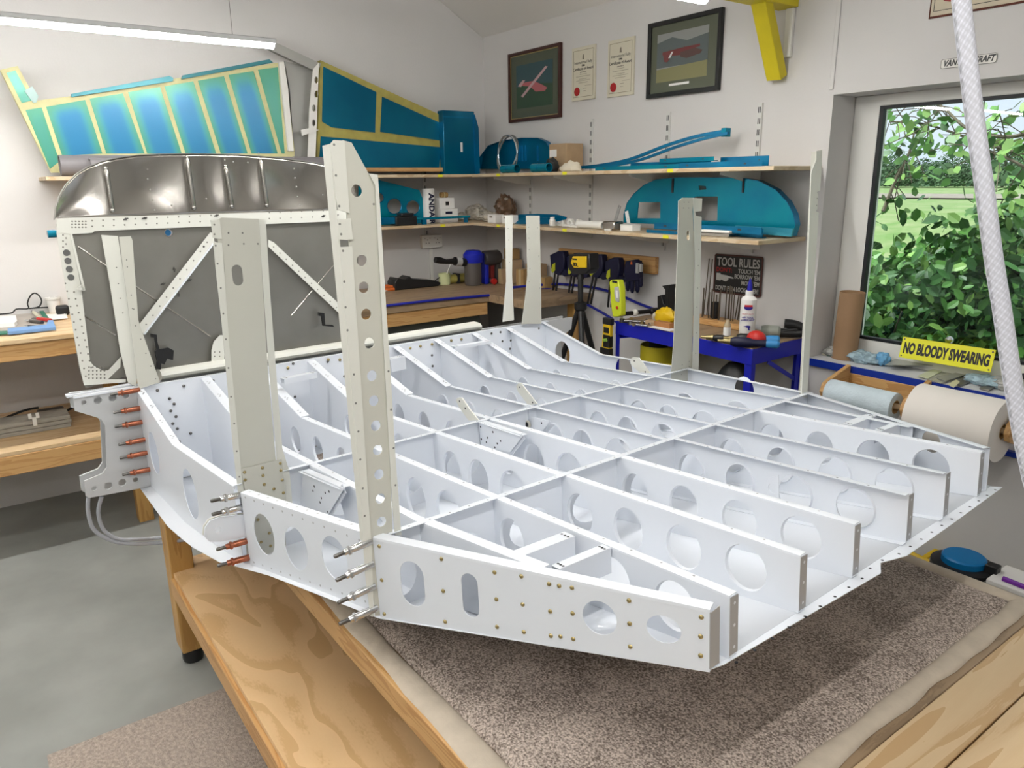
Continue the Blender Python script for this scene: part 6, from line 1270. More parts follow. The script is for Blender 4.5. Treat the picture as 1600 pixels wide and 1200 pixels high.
# ============================================================ TRIPOD with yellow laser level
TY = 2.72
tp = P(908, 446, Y=TY); TP = thing('camera_tripod', 'black camera tripod standing by the back wall with a yellow laser level on top', 'tripod', (tp.x, TY, 0))
f = lambda a, c, Y=TY: P(a, c, Y=Y) - TP.location
k = MB(); k.tube([f(906, 430), f(907, 440), f(907, 480)], [.012, .016, .014], 12); k.build('centre_column', BLACK, TP)
k = MB(); k.lathe([(.02, 0), (.035, .02), (.035, .05), (.02, .06)], f(907, 488), (0, 0, 1), 14); k.build('shoulder', BLACK, TP)
for fx_, fy_ in ((-.30, -.16), (.34, -.24), (-.02, .36)):
    s_ = f(907, 476); e_ = Vector((s_.x + fx_, fy_, .012))
    m1 = s_.lerp(e_, .38); m2 = s_.lerp(e_, .70)
    k = MB(); k.tube([s_, m1], .016, 10); k.tube([m1, m2], .012, 10); k.tube([m2, e_], .009, 10); k.tube([m1 - (m1 - s_) * .08, m1 + (m1 - s_) * .04], .019, 10); lg = k.build('leg', BLACK, TP)
    k = MB(); k.ball(e_, .012, 10, 6); k.build('rubber_foot', BLACKR, lg)
ll = P(909, 410, Y=TY); LV = thing('laser_level', 'yellow and black laser level box mounted on the black tripod', 'laser level', tuple(ll)); f = lambda a, c: P(a, c, Y=TY) - ll
k = MB(); k.plate((0, 0, 0), (1, 0, 0), (0, 0, 1), [(f(a, c).x, f(a, c).z) for a, c in [(901, 400), (922, 400), (922, 418), (903, 418), (898, 410)]], [], .06); k.build('yellow_cover', YEL, LV, bevel=.003)
k = MB(); k.plate((0, .012, 0), (1, 0, 0), (0, 0, 1), [(f(a, c).x, f(a, c).z) for a, c in [(893, 397), (925, 396), (927, 420), (921, 428), (899, 428), (893, 420)]], [], .07); k.build('black_body', BLACK, LV, bevel=.006)
k = MB(); k.lathe([(.02, 0), (.014, .03)], f(907, 436), (0, 0, 1), 12); k.build('mount_screw', BLACK, LV)
text_obj('80L', .028, frameM(f(906, 413) + Vector((0, -.0308, 0)), (1, 0, 0), (0, 0, 1)), BLACK, 'lettering', LV, .0004, bold=.001)
k = MB(); q_ = f(905, 405); k.box((q_.x - .02, -.0312, q_.z - .002), (q_.x + .015, -.0303, q_.z + .006)); k.build('printed_mark', BLACK, LV)
# ============================================================ BLUE TABLE
zt = .937
c1 = P(1176, 545, Z=zt)      # front right corner
c0 = P(962, 500, Z=zt)       # front left
c2 = P(1255, 527, Z=zt)      # back right
c3 = c0 + (c2 - c1)
BT = thing('blue_metal_table', 'bright blue metal workshop table with a brown board top crowded with tools', 'table', (c0.x, c0.y, 0)); o = BT.location
exx = (c1 - c0).normalized(); eyy = (c2 - c1).normalized(); Lx, Ly = (c1 - c0).length, (c2 - c1).length
BM = Matrix(((exx.x, eyy.x, 0, c0.x), (exx.y, eyy.y, 0, c0.y), (0, 0, 1, 0), (0, 0, 0, 1)))
def tb(name, a, b_, m, parent=BT, bevel=.002):
    k = MB(); k.box(a, b_, Matrix.Translation(-o) @ BM); return k.build(name, m, parent, bevel=bevel)
tb('top_board', (.004, .004, zt - .02), (Lx - .004, Ly - .004, zt), MDF)
hgt = .075
tb('front_rail', (0, 0, zt - hgt), (Lx, .003, zt - .004), BLUEP); tb('side_rail', (Lx - .003, .0035, zt - hgt), (Lx, Ly, zt - .004), BLUEP); tb('side_rail', (0, .0035, zt - hgt), (.003, Ly, zt - .004), BLUEP); tb('back_rail', (.0035, Ly - .003, zt - hgt), (Lx - .0035, Ly, zt - .004), BLUEP)
for lx, ly, w_ in ((0, 0, .03), (Lx - .04, 0, .04), (0, Ly - .04, .04), (Lx - .04, Ly - .04, .04)):
    k = MB(); sx0, sy0 = (lx, ly); k.box((lx + .001, ly + (.0035 if ly == 0 else w_ - .004), 0), (lx + w_ - .001, ly + (.0065 if ly == 0 else w_ - .001), zt - .021), Matrix.Translation(-o) @ BM); k.box((lx + (.0035 if lx == 0 else w_ - .0065), ly + .007, 0), (lx + (.0065 if lx == 0 else w_ - .0035), ly + w_ - .005, zt - .021), Matrix.Translation(-o) @ BM); lg = k.build('leg', BLUEP, BT)
k = MB(); MM = Matrix.Translation(-o) @ BM
k.bar(MM @ Vector((.01, .02, zt - .09)), MM @ Vector((.28, .02, zt - .03)), .004, .02); k.build('brace', BLUEP, BT); k = MB(); k.bar(MM @ Vector((Lx - .01, Ly * .35, zt - .08)), MM @ Vector((Lx - .01, Ly - .02, zt - .20)), .004, .02); k.build('brace', BLUEP, BT)
ZT = zt + .001
def ont(px, py): return P(px, py, Z=ZT)
# tools on the table
for nm, m_, a, c, r, lab in (('socket_wrench', DSTEEL, (1020, 506), (972, 504), .008, 'dark steel wrench among loose fittings at the left of the blue table'), ('socket_wrench', STEEL, (1012, 511), (985, 508), .006, 'bright steel wrench among loose fittings at the left of the blue table')):
    p_, q_ = ont(*a), ont(*c); p_.z += r; q_.z += r; t = thing(nm, lab, 'wrench', tuple(p_)); k = MB(); k.tube([Vector(), q_ - p_], r, 8); k.build('shaft', m_, t); k = MB(); k.lathe([(0, 0), (r * 1.7, 0), (r * 1.7, .02), (0, .02)], q_ - p_ - Vector((0, 0, r * .9)), (0, 0, 1), 12); k.build('head', m_, t)
rnd = random.Random(4)
for i, (px, py) in enumerate(((986, 500), (992, 504), (997, 507), (1003, 506), (1010, 502), (1016, 508), (990, 509), (1024, 505))):
    q = ont(px, py); k = MB(); k.lathe([(.004, 0), (.009, 0), (.009, .014), (.004, .014), (.004, 0)], (0, 0, 0), (0, 0, 1), 6 if i % 2 else 12); ob = k.build('steel_nut', STEEL if i % 3 else BRASS); ob.location = q + Vector((0, 0, .0)); tag(ob, 'small loose metal nut on the left part of the blue table', 'nut', 'loose nuts on the blue table')
p_, q_ = ont(966, 497), ont(1036, 490); p_.z += .02; q_.z += .02
t = thing('black_torque_wrench', 'long black torque wrench lying across the left of the blue table', 'wrench', tuple(p_)); k = MB(); k.tube([Vector(), (q_ - p_) * .7, (q_ - p_) * .72, q_ - p_], [.012, .012, .018, .018], 10); k.build('shaft', BLACK, t); k = MB(); k.ball((q_ - p_) * .36, .02, 10, 7); k.build('white_ring', WPL, t)
q = ont(1036, 498); t = thing('black_stand', 'black machined stand with a forked top at the back of the blue table', 'stand', (q.x, q.y + .05, ZT)); f = lambda a, c: P(a, c, Y=t.location.y) - t.location
k = MB(); k.plate((0, 0, 0), (1, 0, 0), (0, 0, 1), [(f(a, c).x, max(.0, f(a, c).z)) for a, c in [(1032, 500), (1032, 462), (1038, 460), (1042, 474), (1044, 476), (1044, 452), (1039, 446), (1052, 444), (1052, 447), (1050, 452), (1050, 500)]], [], .05); k.build('forked_body', BLACK, t, bevel=.003)
pbox('base', (-.04, -.04, 0), (.06, .04, .012), BLACK, t)
q = ont(1040, 503); t = thing('yellow_bag', 'clear bag with yellow contents next to the black stand on the blue table', 'bag', tuple(q)); k = MB(); crumple(k, (0, 0, .03), .05, (1.2, .7, .9), 31); k.build('yellow_contents', YEL, t); k = MB(); crumple(k, (-.055, 0, .02), .03, (1.0, .7, .9), 35); k.build('bag_film', BAGM, t)
q = ont(1036, 511); t = thing('orange_wood_block', 'orange brown wooden block on the front of the blue table', 'block', tuple(q)); pbox('block', (-.045, -.02, 0), (.06, .02, .028), mat('orange_wood', (.42, .18, .06), .5, noise=.2, nscale=20), t, .003); pbox('pale_offcut', (-.11, -.015, 0), (-.047, .02, .022), CARD, t, .003)
q = ont(1036, 513.5); k = MB(); k.box((-.07, -.03, 0), (.07, .03, .003)); ob = k.build('instruction_leaflet', PAPER); ob.location = q; tag(ob, 'white printed leaflet at the front edge of the blue table', 'paper')
# wooden drill-bit block with bits
q = ont(1120, 510); DBk = thing('drill_bit_block', 'pale wooden block full of upright drill bits on the blue table', 'drill rack', (q.x, q.y + .04, ZT)); pbox('block', (-.20, -.05, 0), (.14, .05, .03), PINE, DBk, .003)
for i in range(18):
    x_ = -.18 + i * .0175; h_ = .07 + .08 * rnd.random() + (.03 if i > 8 else 0); y_ = rnd.uniform(-.03, .035); r_ = .0022 + .0022 * rnd.random()
    k = MB(); k.tube([Vector((x_, y_, .03)), Vector((x_, y_, .03 + h_ * .5)), Vector((x_, y_, .03 + h_ * .97)), Vector((x_, y_, .03 + h_))], [r_, r_, r_, r_ * .3], 6); k.build('drill_bit', mat('bronze_steel', (.16, .13, .10), .35, .9), DBk)
q = P(1113, 505, Y=DBk.location.y - .02); k = MB(); k.box((q.x - DBk.location.x - .018, -.02, .031), (q.x - DBk.location.x + .018, .01, .115)); k.build('black_block', BLACK, DBk, bevel=.004)
for i, (a, c, top_y) in enumerate(((1098, 1097, 403), (1103, 1102, 404), (1147, 1146, 460), (1151, 1150, 460))):
    q = P(a, 508, Y=YB - .03); k = MB(); zt2 = P(c, top_y, Y=YB - .012).z; k.tube([Vector((q.x, YB - .03, ZT)), Vector((q.x, YB - .008, zt2))], .0028, 6); ob = k.build('long_drill_rod', mat('bronze_steel', (0, 0, 0))); tag(ob, ('long thin steel rod leaning on the wall %s' % ['nearest the wide far post', 'second from the wide far post', 'below the tool rules sign, left', 'below the tool rules sign, right'][i]), 'rod')
# big white oil bottle
q = ont(1166, 530); OB_ = thing('oil_bottle', 'tall white oil bottle with a blue pointed cap and printed label on the blue table', 'bottle', tuple(q)); sc_ = (q - CAM).length / 1170 * 1.0
hb_ = P(1168, 464, Y=q.y).z - ZT; r_ = .035
k = MB(); k.lathe([(0, 0), (r_, 0), (r_ * 1.02, .005), (r_, hb_ * .95), (r_ * .8, hb_), (r_ * .5, hb_ * 1.04), (r_ * .5, hb_ * 1.16), (0, hb_ * 1.16)], (0, 0, 0), n=24); k.build('body', PAPER, OB_)
k = MB(); k.lathe([(r_ * .35, hb_ * 1.16), (r_ * .3, hb_ * 1.3), (r_ * .12, hb_ * 1.42), (0, hb_ * 1.43)], (0, 0, 0), n=14); k.build('blue_cap', mat('cap_blue', (.01, .01, .35), .4), OB_)
vd = Vector((CAM.x - q.x, CAM.y - q.y, 0)).normalized(); sdv = Vector((-vd.y, vd.x, 0))
LMx = frameM(vd * (r_ * 1.02) + Vector((0, 0, hb_ * .5)), sdv, (0, 0, 1))
k = MB(); k.plate((0, 0, 0), (1, 0, 0), (0, 1, 0), circ(0, hb_ * .28, r_ * .55, 18, r_ * .32), [], .001); k.v = [tuple(LMx @ Vector(v)) for v in k.v]; k.build('label_badge', mat('badge_navy', (.02, .01, .22), .4), OB_)
k = MB(); k.box((-r_ * .5, hb_ * .30, .0006), (r_ * .5, hb_ * .345, .0012), None); k.v = [tuple(LMx @ Vector(v)) for v in k.v]; k.build('label_red', RED, OB_)
text_obj('HEAVY DUTY', .0085, LMx @ Matrix.Translation((0, hb_ * .13, .001)), RED, 'lettering', OB_, .0003); text_obj('AIR TOOL\nLUBRICANT', .011, LMx @ Matrix.Translation((0, hb_ * .02, .001)), mat('badge_navy', (0, 0, 0)), 'lettering', OB_, .0003, bold=.0003)
k = MB(); k.plate((0, 0, .001), (1, 0, 0), (0, 1, 0), [(-.018, -.032), (.002, -.026), (.014, -.028), (.014, -.036), (.010, -.037), (.012, -.048), (.006, -.048), (.003, -.037), (-.004, -.035)], [], .0005); k.v = [tuple(LMx @ Vector(v)) for v in k.v]; k.build('tool_drawing', mat('badge_navy', (0, 0, 0)), OB_)
q = ont(1135, 533); t = thing('small_oil_bottle', 'small clear bottle with a white and blue label standing by the red handled tool', 'bottle', (q.x, q.y, ZT)); k = MB(); k.lathe([(0, 0), (.016, 0), (.016, .03), (.016, .075), (.008, .09), (.008, .1), (0, .1)], (0, 0, 0), n=16); k.build('body', mat('amber_clear', (.45, .36, .24), .15), t); k = MB(); k.lathe([(.0168, .028), (.0168, .066)], (0, 0, 0), n=16); k.build('label', PAPER, t)
# air tools: red and black drills
def airtool(px, py, ang, lab, body, tail, brass=True, r=.024, ln=.12):
    q = ont(px, py); t = thing('air_tool', lab, 'air tool', tuple(q)); t.rotation_euler = (0, 0, ang)
    k = MB(); k.lathe([(0, -.0), (r * .7, 0), (r, .015), (r, ln * .5), (r * .7, ln * .62), (r * .7, ln)], (0, 0, r), (1, 0, 0), 16); k.build('body', body, t)
    k = MB(); k.lathe([(r * .72, ln), (r * .8, ln * 1.05), (r * .8, ln * 1.3), (r * .5, ln * 1.36), (0, ln * 1.36)], (0, 0, r), (1, 0, 0), 16); k.build('handle', tail, t)
    if brass: k = MB(); k.lathe([(0, -.055), (.006, -.055), (.006, -.03), (.011, -.03), (.011, -.008), (.015, -.008), (.015, 0)], (0, 0, r), (1, 0, 0), 12); k.build('brass_fitting', BRASS, t)
va = math.atan2(-sdv.y, -sdv.x)
airtool(1150, 537, va + 3.14 * 1, 'black and red air tool with a brass fitting behind the front one', BLACK, RED)
airtool(1141, 541, va + 3.05, 'air tool with a long dark handle and blue tail near the front corner', NAVY, SKYBL, r=.022, ln=.15)
q = ont(1181, 541); t = thing('red_bulb', 'large red rounded air tool body at the front corner of the blue table', 'air tool', tuple(q)); k = MB(); k.ball((0, 0, .035), .036, 18, 12, (1.25, 1, .97)); k.build('body', RED, t); k = MB(); k.lathe([(.018, 0), (.022, .02), (.022, .055), (.014, .062), (0, .062)], Vector((0, 0, .03)) + sdv * .035 * (1 if sdv.dot(CR) > 0 else -1), sdv * (1 if sdv.dot(CR) > 0 else -1), 14); k.build('blue_tail', SKYBL, t)
airtool(1114, 533, va + 3.0, 'black air tool with red rings near the wide far post', BLACK, RED, r=.016, ln=.09)
q = ont(1206, 527); t = thing('grey_drill', 'grey pistol drill with a black chuck behind the white oil bottle', 'drill', tuple(q)); sg = sdv * (1 if sdv.dot(CR) > 0 else -1)
k = MB(); k.lathe([(0, 0), (.022, 0), (.026, .015), (.026, .075), (.018, .085)], Vector((0, 0, .03)) - sg * .05, sg, 16); k.build('motor_case', mat('drill_grey', (.30, .32, .28), .4), t); k = MB(); k.tube([sg * .035 + Vector((0, 0, .03)), sg * .11 + Vector((0, 0, .045))], .009, 10); k.build('chuck', BLACK, t); k = MB(); k.tube([-sg * .03 + Vector((0, 0, .02)), -sg * .03 - vd * .08 + Vector((0, 0, .018))], .016, 10); k.build('grip', BLACK, t)
q = ont(1240, 528); t = thing('black_air_hammer', 'thick black air hammer with a bent grip at the right corner of the blue table', 'air tool', tuple(q)); k = MB(); k.tube(spline([-sg * .06 + Vector((0, 0, .022)), Vector((0, 0, .022)), sg * .035 + Vector((0, 0, .028)), sg * .038 + Vector((0, 0, .045)), -sg * .0 + Vector((0, 0, .062)), -sg * .045 + Vector((0, 0, .066))]), .021, 14); k.build('body', BLACK, t); k = MB(); k.lathe([(0, 0), (.007, 0), (.007, .02), (.012, .02), (.012, .03)], -sg * .088 + Vector((0, 0, .022)), sg, 10); k.build('brass_fitting', BRASS, t)
for i, (px, py, lab) in enumerate(((1178, 531, 'grey round air regulator knob in front of the oil bottle'), (1190, 533, 'small dark air coupling right of the grey knob'))):
    q = ont(px, py); t = thing('air_coupling', lab, 'fitting', tuple(q)); k = MB(); k.lathe([(0, 0), (.012, 0), (.014, .006), (.014, .024), (.008, .03), (0, .03)], (0, 0, 0), n=12); k.build('body', GREYM if i == 0 else BLACK, t); k = MB(); k.lathe([(.006, .03), (.006, .038), (0, .038)], (0, 0, 0), n=10); k.build('stem', BRASS, t)
# inspection lamp (yellow) standing against the table corner
q = P(964, 505, Y=c0.y + .02); t = thing('inspection_lamp', 'tall fluorescent yellow inspection lamp standing on the left corner of the blue table', 'work light', (c0.x + .012, c0.y + .02, ZT)); f = lambda a, c: P(a, c, Y=t.location.y) - t.location
k = MB(); dx0 = f(963, 500).x; sh_ = [(956, 440), (958, 437), (970, 437), (973, 450), (974, 475), (974, 492), (972, 494), (961, 494), (959, 480)]
k.plate((0, 0, 0), (1, 0, 0), (0, 0, 1), [(f(a, c).x, f(a, c).z) for a, c in sh_], [], .04); k.build('body', LIME, t, bevel=.006)
k = MB(); k.plate((0, -.022, 0), (1, 0, 0), (0, 0, 1), [(f(a, c).x, f(a, c).z) for a, c in [(965, 448), (971, 447), (973, 460), (972, 472), (967, 470), (965, 458)]], [], .006); k.build('lens_frame', GREYM, t, bevel=.002)
k = MB(); k.plate((0, -.026, 0), (1, 0, 0), (0, 0, 1), [(f(a, c).x, f(a, c).z) for a, c in [(967.5, 453), (970.5, 453), (971.5, 465), (968.5, 464)]], [], .003); k.build('lens', PAPER, t)
k = MB(); k.lathe([(.008, 0), (.008, .004), (0, .004)], f(969, 480) + Vector((0, -.021, 0)), (0, -1, 0), 12); k.build('button', RED, t); k = MB(); k.box(f(962, 500.5) - Vector((0, .012, 0)), f(971, 493.5) + Vector((0, .012, 0))); k.build('base_stub', GREYM, t); k = MB(); k.box(f(961, 441) + Vector((0, -.0212, 0)), f(969, 438.6) + Vector((0, -.0203, 0))); k.build('top_mark', BLACK, t)
# spirit level leaning behind the left leg of the table
q = P(950, 560, Y=c0.y - .05); t = thing('spirit_level', 'yellow and black spirit level leaning upright left of the blue table', 'spirit level', (q.x, c0.y - .05, 0)); f = lambda a, c: P(a, c, Y=t.location.y) - t.location
zt3 = f(948, 500).z; zb3 = f(948, 560).z
k = MB(); k.plate((0, 0, 0), (1, 0, 0), (0, 0, 1), [(f(945, 507).x, zt3 - .02), (f(956, 507).x, zt3 - .02), (f(953, 560).x, zb3), (f(953, 560).x, .0), (f(943, 560).x, .0), (f(941, 560).x, zb3)], [], .022); k.build('beam', YEL, t, bevel=.002)
pbox('top_cap', (f(944, 0).x if False else f(944, 503).x, -.013, zt3 - .022), (f(957, 503).x, .013, zt3 + .012), BLACK, t, .003)
for a, c, b_, d_, m_ in ((946, 512, 954, 519, BLACK), (945, 524, 955, 541, BLACK), (940, 545, 955, 556, BLACK)):
    k = MB(); k.box(f(a, d_) + Vector((0, -.014, 0)), f(b_, c) + Vector((0, .0132, 0))); k.build('black_panel', m_, t, bevel=.001)
k = MB(); k.tube([f(947.5, 531) + Vector((0, -.018, 0)), f(952, 530.5) + Vector((0, -.018, 0))], .009, 10); k.build('green_vial', mat('vial_green', (.25, .45, .06), .2), t)
# things under the blue table
q = P(1028, 560, Y=YB - .22); t = thing('yellow_bucket', 'yellow round tub under the left part of the blue table', 'tub', (q.x, YB - .22, 0)); zr = P(1028, 538, Y=YB - .22).z; rr_ = .095
k = MB(); k.lathe([(0, 0), (rr_ * .9, 0), (rr_, zr), (rr_ * .94, zr), (rr_ * .86, .02), (0, .02)], (0, 0, 0), n=24); k.build('wall', mat('bucket_yellow', (.50, .42, .02), .5), t); k = MB(); k.lathe([(0, zr - .03), (.05, zr - .03), (.05, zr + .03), (0, zr + .035)], (0, 0, 0), n=14); k.build('dark_contents', BLACKR, t)
q = P(1040, 590, Y=YB - .42); t = thing('yellow_tape_reel', 'yellow round reel in front of the yellow tub under the blue table', 'reel', (q.x + .03, YB - .44, 0)); zr = P(1040, 574, Y=YB - .44).z
k = MB(); k.lathe([(.07, 0), (.09, 0), (.09, zr), (.07, zr), (.07, 0)], (0, 0, 0), n=24); k.build('rim', mat('bucket_yellow', (0, 0, 0)), t); k = MB(); k.lathe([(0, zr - .02), (.069, zr - .02)], (0, 0, 0), n=24); k.build('hub', BLACKR, t)
q = P(1148, 600, Y=YB - .35); t = thing('black_tool_bag', 'black rounded power tool bag with handle under the blue table', 'bag', (q.x, YB - .35, 0)); zr = P(1148, 563, Y=YB - .35).z
k = MB(); k.ball((0, 0, zr * .5), .14, 22, 14, (1.15, .8, zr * .5 / .14)); k.build('body', BLACK, t); k = MB(); k.tube(spline([Vector((-.15, -.02, zr * .72)), Vector((-.22, -.02, zr * .92)), Vector((-.32, -.02, zr * .9)), Vector((-.36, -.02, zr * .7)), Vector((-.33, -.02, zr * .45)), Vector((-.33, -.02, .01))]), .018, 8); k.build('hose_handle', BLACKR, t)
# ============================================================ SILL ITEMS
SZ1 = SZ + .001
def onsill(px, py):
    q = P(px, py, Z=SZ1)
    if q.y > YW - .065: q = P(px, py, Y=YW - .065); q.z = SZ1
    return q
q = onsill(1320, 547); t = thing('cardboard_tube', 'brown cardboard tube standing upright on the window sill', 'tube', tuple(q)); h_ = P(1323, 455, Y=q.y).z - SZ1; r_ = .054
k = MB(); k.lathe([(r_ - .004, 0), (r_, 0), (r_, h_), (r_ - .004, h_), (r_ - .004, 0)], (0, 0, 0), n=28); k.build('wall', mat('tube_card', (.36, .22, .12), .8, noise=.08, nscale=10), t, smooth=50); k = MB(); k.lathe([(r_ - .005, h_ - .012), (0, h_ - .012)], (0, 0, 0), n=20); k.build('core_plug', CARD, t); t.rotation_euler = (0, math.radians(1.5), 0)
# no swearing sign leaning against the frame
A, B_, C4, D4 = (1412, 526), (1557, 548), (1546, 580), (1405, 557)
zt4 = None
YS_ = YB + .085
q4 = [P(1412, 526, Y=YS_ + .02), P(1557, 548, Y=YS_ + .02), P(1546, 581, Y=YS_), P(1405, 558, Y=YS_)]
cen = sum(q4, Vector()) / 4; ax_ = (q4[1] - q4[0] + q4[2] - q4[3]).normalized(); ay_ = (q4[0] - q4[3] + q4[1] - q4[2]).normalized(); Wd = (q4[1] - q4[0]).length / 2; Hd = (q4[0] - q4[3]).length / 2
NS = thing('no_swearing_sign', 'bright yellow plate sign with bold black no swearing lettering leaning on the window sill', 'sign', M=frameM(cen, ax_, ay_))
k = MB(); k.plate((0, 0, 0), (1, 0, 0), (0, 1, 0), [(-Wd, -Hd), (Wd, -Hd), (Wd, Hd), (-Wd, Hd)], [], .003); k.build('plate', SIGNY, NS, bevel=.0008)
lt = text_obj('NO BLOODY SWEARING', Hd * 1.35, Matrix.Translation((0, -.0, .0018)), BLACK, 'lettering', NS, .0003, bold=.0032)
xs_ = [v.co.x for v in lt.data.vertices]; ysx = [v.co.y for v in lt.data.vertices]; lt.data.transform(Matrix.Translation((-(max(xs_) + min(xs_)) / 2, -(max(ysx) + min(ysx)) / 2, 0))); lt.data.transform(Matrix.Diagonal((Wd * 1.86 / (max(xs_) - min(xs_)), Hd * 1.12 / (max(ysx) - min(ysx)), 1, 1)))
for a, c in ((-.95, .8), (.95, .8), (.95, -.8), (-.95, -.8)):
    k = MB(); k.dome((a * Wd, c * Hd, .0016), (0, 0, 1), .0035, .002, 10); k.build('screw_head', DSTEEL, NS)
# sheet metal scraps, bags
def scrap(name, pix, z, th, m, lab, cat='metal sheet'):
    v4 = [P(a, c, Z=SZ1 + z) for a, c in pix]; o = v4[0].copy(); k = MB(); k.plate((0, 0, th / 2), (1, 0, 0), (0, 1, 0), [(v.x - o.x, v.y - o.y) for v in v4], [], th); ob = k.build(name, m, bevel=.0008); ob.location = (o.x, o.y, SZ1 + z); return tag(ob, lab, cat)
GALV = mat('galvanised_sheet', (.46, .47, .43), .4, .6, noise=.1, nscale=12)
scrap('sheet_offcut', [(1383, 571), (1480, 572), (1440, 563), (1400, 560)], .022, .003, GALV, 'flat grey sheet metal offcut lying on top of scraps left of the yellow sign')
scrap('sheet_offcut', [(1371, 560), (1402, 566), (1405, 557), (1396, 553), (1373, 557)], .001, .02, GALV, 'small folded grey channel offcut under the flat sheet on the sill')
scrap('sheet_offcut', [(1440, 590), (1478, 580), (1520, 582), (1470, 600)], .001, .004, mat('patterned_sheet', (.52, .52, .44), .4, noise=.5, nscale=60), 'printed patterned sheet on the sill in front of the yellow sign')
scrap('aluminium_strip', [(1484, 598), (1500, 604), (1556, 585), (1548, 578)], .001, .006, ALUD, 'grey aluminium strip lying across the sill toward the hose')
scrap('aluminium_strip', [(1464, 592), (1478, 596), (1535, 578), (1520, 575)], .008, .003, GALV, 'pale aluminium strip beside the grey one on the sill')
scrap('aluminium_strip', [(1530, 608), (1545, 612), (1585, 590), (1575, 586)], .001, .006, ALUD, 'short aluminium strip on the sill at the right, under the clear bag')
scrap('sticky_note', [(1480, 601), (1490, 606), (1500, 597), (1494, 593)], .0145, .001, mat('note_yellow', (.62, .60, .38), .8), 'pale yellow tag hanging at the sill edge', 'note')
scrap('paper_label_sheet', [(1433, 588), (1450, 592), (1476, 578), (1462, 575)], .006, .002, mat('pale_label', (.60, .64, .45), .7), 'pale green printed label sheet on the sill', 'paper')
CLB = mat('clear_blue_bag', (.42, .58, .66), .12, noise=.45, nscale=40, spec=.8)
for i, (px, py, r, sc, m_, lab) in enumerate(((1350, 566, .045, (1.3, .8, .45), CLB, 'pale blue crumpled plastic bag on the left of the window sill'), (1312, 556, .045, (1.2, .7, .45), mat('grey_bag_film', (.45, .45, .42), .2, noise=.5, nscale=50), 'grey clear bag of small parts at the foot of the cardboard tube'), (1380, 556, .025, (1, .9, 1), mat('light_blue_tape', (.15, .38, .62), .4), 'small roll shaped light blue wrapped part on the sill'), (1545, 600, .045, (1.5, .8, .35), CLB, 'clear blue tinted bag on the sill right of the yellow sign'), (1585, 605, .05, (1.2, .8, .4), mat('grey_bag_film', (0, 0, 0)), 'crumpled clear bag on the sill behind the hanging hose'))):
    q = onsill(px, py); t = thing('plastic_bag', lab, 'bag', tuple(q)); k = MB(); r *= 1.35; crumple(k, (0, 0, r * sc[2] * .8), r, sc, i * 7 + 40, 30, 16); k.build('bag_film', m_, t, smooth=15); k = MB(); crumple(k, (r, 0, r * .3), r * .4, (1.4, .8, .4), i * 3 + 52, 14, 8); k.build('folded_end', m_, t, smooth=15)
q = onsill(1295, 556); t = thing('green_tape_scrap', 'tiny green scrap at the left end of the window sill', 'scrap', tuple(q)); pbox('green_piece', (-.008, -.008, 0), (.008, .008, .022), mat('scrap_green', (.0, .25, .14), .5), t, .003); pbox('pale_base', (-.03, -.012, 0), (-.009, .01, .008), CREAM, t, .002)
q = onsill(1598, 598); t = thing('black_bracket_stack', 'black ribbed plastic part at the right end of the window sill', 'fitting', (q.x + .02, q.y + .05, SZ1))
for i in range(4): pbox('rib', (-.03, -.05 + .025 * i, 0), (.05, -.035 + .025 * i, .07), BLACK, t, .002)
pbox('spine', (-.03, -.05, 0), (.05, .04, .02), BLACK, t, .002)
q = P(1484, 535, Y=YW); t = thing('window_handle_lock', 'small chrome window catch behind the yellow sign', 'window catch', tuple(P(1484, 531, Y=YW + .0))); k = MB(); k.lathe([(0, 0), (.016, 0), (.014, .012), (0, .014)], (0, 0, 0), (0, -1, 0), 16); k.build('knob', STEEL, t)
# ============================================================ PAPER ROLLS under the sill
RYc = YB - .19
def rpt(px, py): return P(px, py, Y=RYc)
HR = thing('roll_holder', 'varnished wooden roll holder fixed to the wall under the window sill', 'paper roll holder', tuple(P(1340, 600, Y=YB - .02))); o = HR.location
xa = rpt(1288, 600).x; xm = rpt(1413, 630).x; xz = rpt(1565, 670).x + .02
ctr = rpt(1397, 624)   # axle centre at middle bracket
axz = rpt(1396, 634).z
k = MB(); zt5 = P(1330, 583, Y=YB - .02).z; k.box((xa, YB - .022, axz - .02), (xz, YB - .001, zt5 - .0)); k.v = [tuple(Vector(v) - o) for v in k.v]; k.build('back_board', PINE, HR, bevel=.002)
for x_ in (xa, xm, xz):
    k = MB(); k.plate((x_ + .009, 0, 0), (0, 1, 0), (0, 0, 1), [(YB - .022, axz + .09), (YB - .022, axz - .05), (YB - .16, axz - .05), (YB - .21, axz - .03), (YB - .225, axz), (YB - .21, axz + .035), (YB - .17, axz + .05)], [], .02); k.v = [tuple(Vector(v) - o) for v in k.v]; k.build('bracket_arm', PINEY, HR, bevel=.003)
k = MB(); k.tube([Vector((xa - .0, RYc, axz)) - o, Vector((xz + .035, RYc, axz)) - o], .012, 12); k.build('dowel', CARD, HR)
def roll_(x0, x1, r, m, lab):
    t = thing('paper_roll', lab, 'paper roll', (x0, RYc, axz - .004)); k = MB(); k.lathe([(.028, 0), (r * .985, 0), (r, .006), (r, x1 - x0 - .006), (r * .985, x1 - x0), (.028, x1 - x0), (.028, 0)], (0, 0, 0), (1, 0, 0), 64); k.build('paper', m, t, smooth=40); k = MB(); k.lathe([(.0275, -.001), (.0275, x1 - x0 + .001), (.024, x1 - x0 + .001), (.024, -.001), (.0275, -.001)], (0, 0, 0), (1, 0, 0), 24); k.build('core', CARDD, t)
roll_(xa + .03, xm - .032, .058, ROLLB, 'pale blue tissue roll on the wooden holder, the smaller left one')
roll_(xm + .05, xz - .015, .116, ROLLP, 'large cream paper roll on the wooden holder under the window')
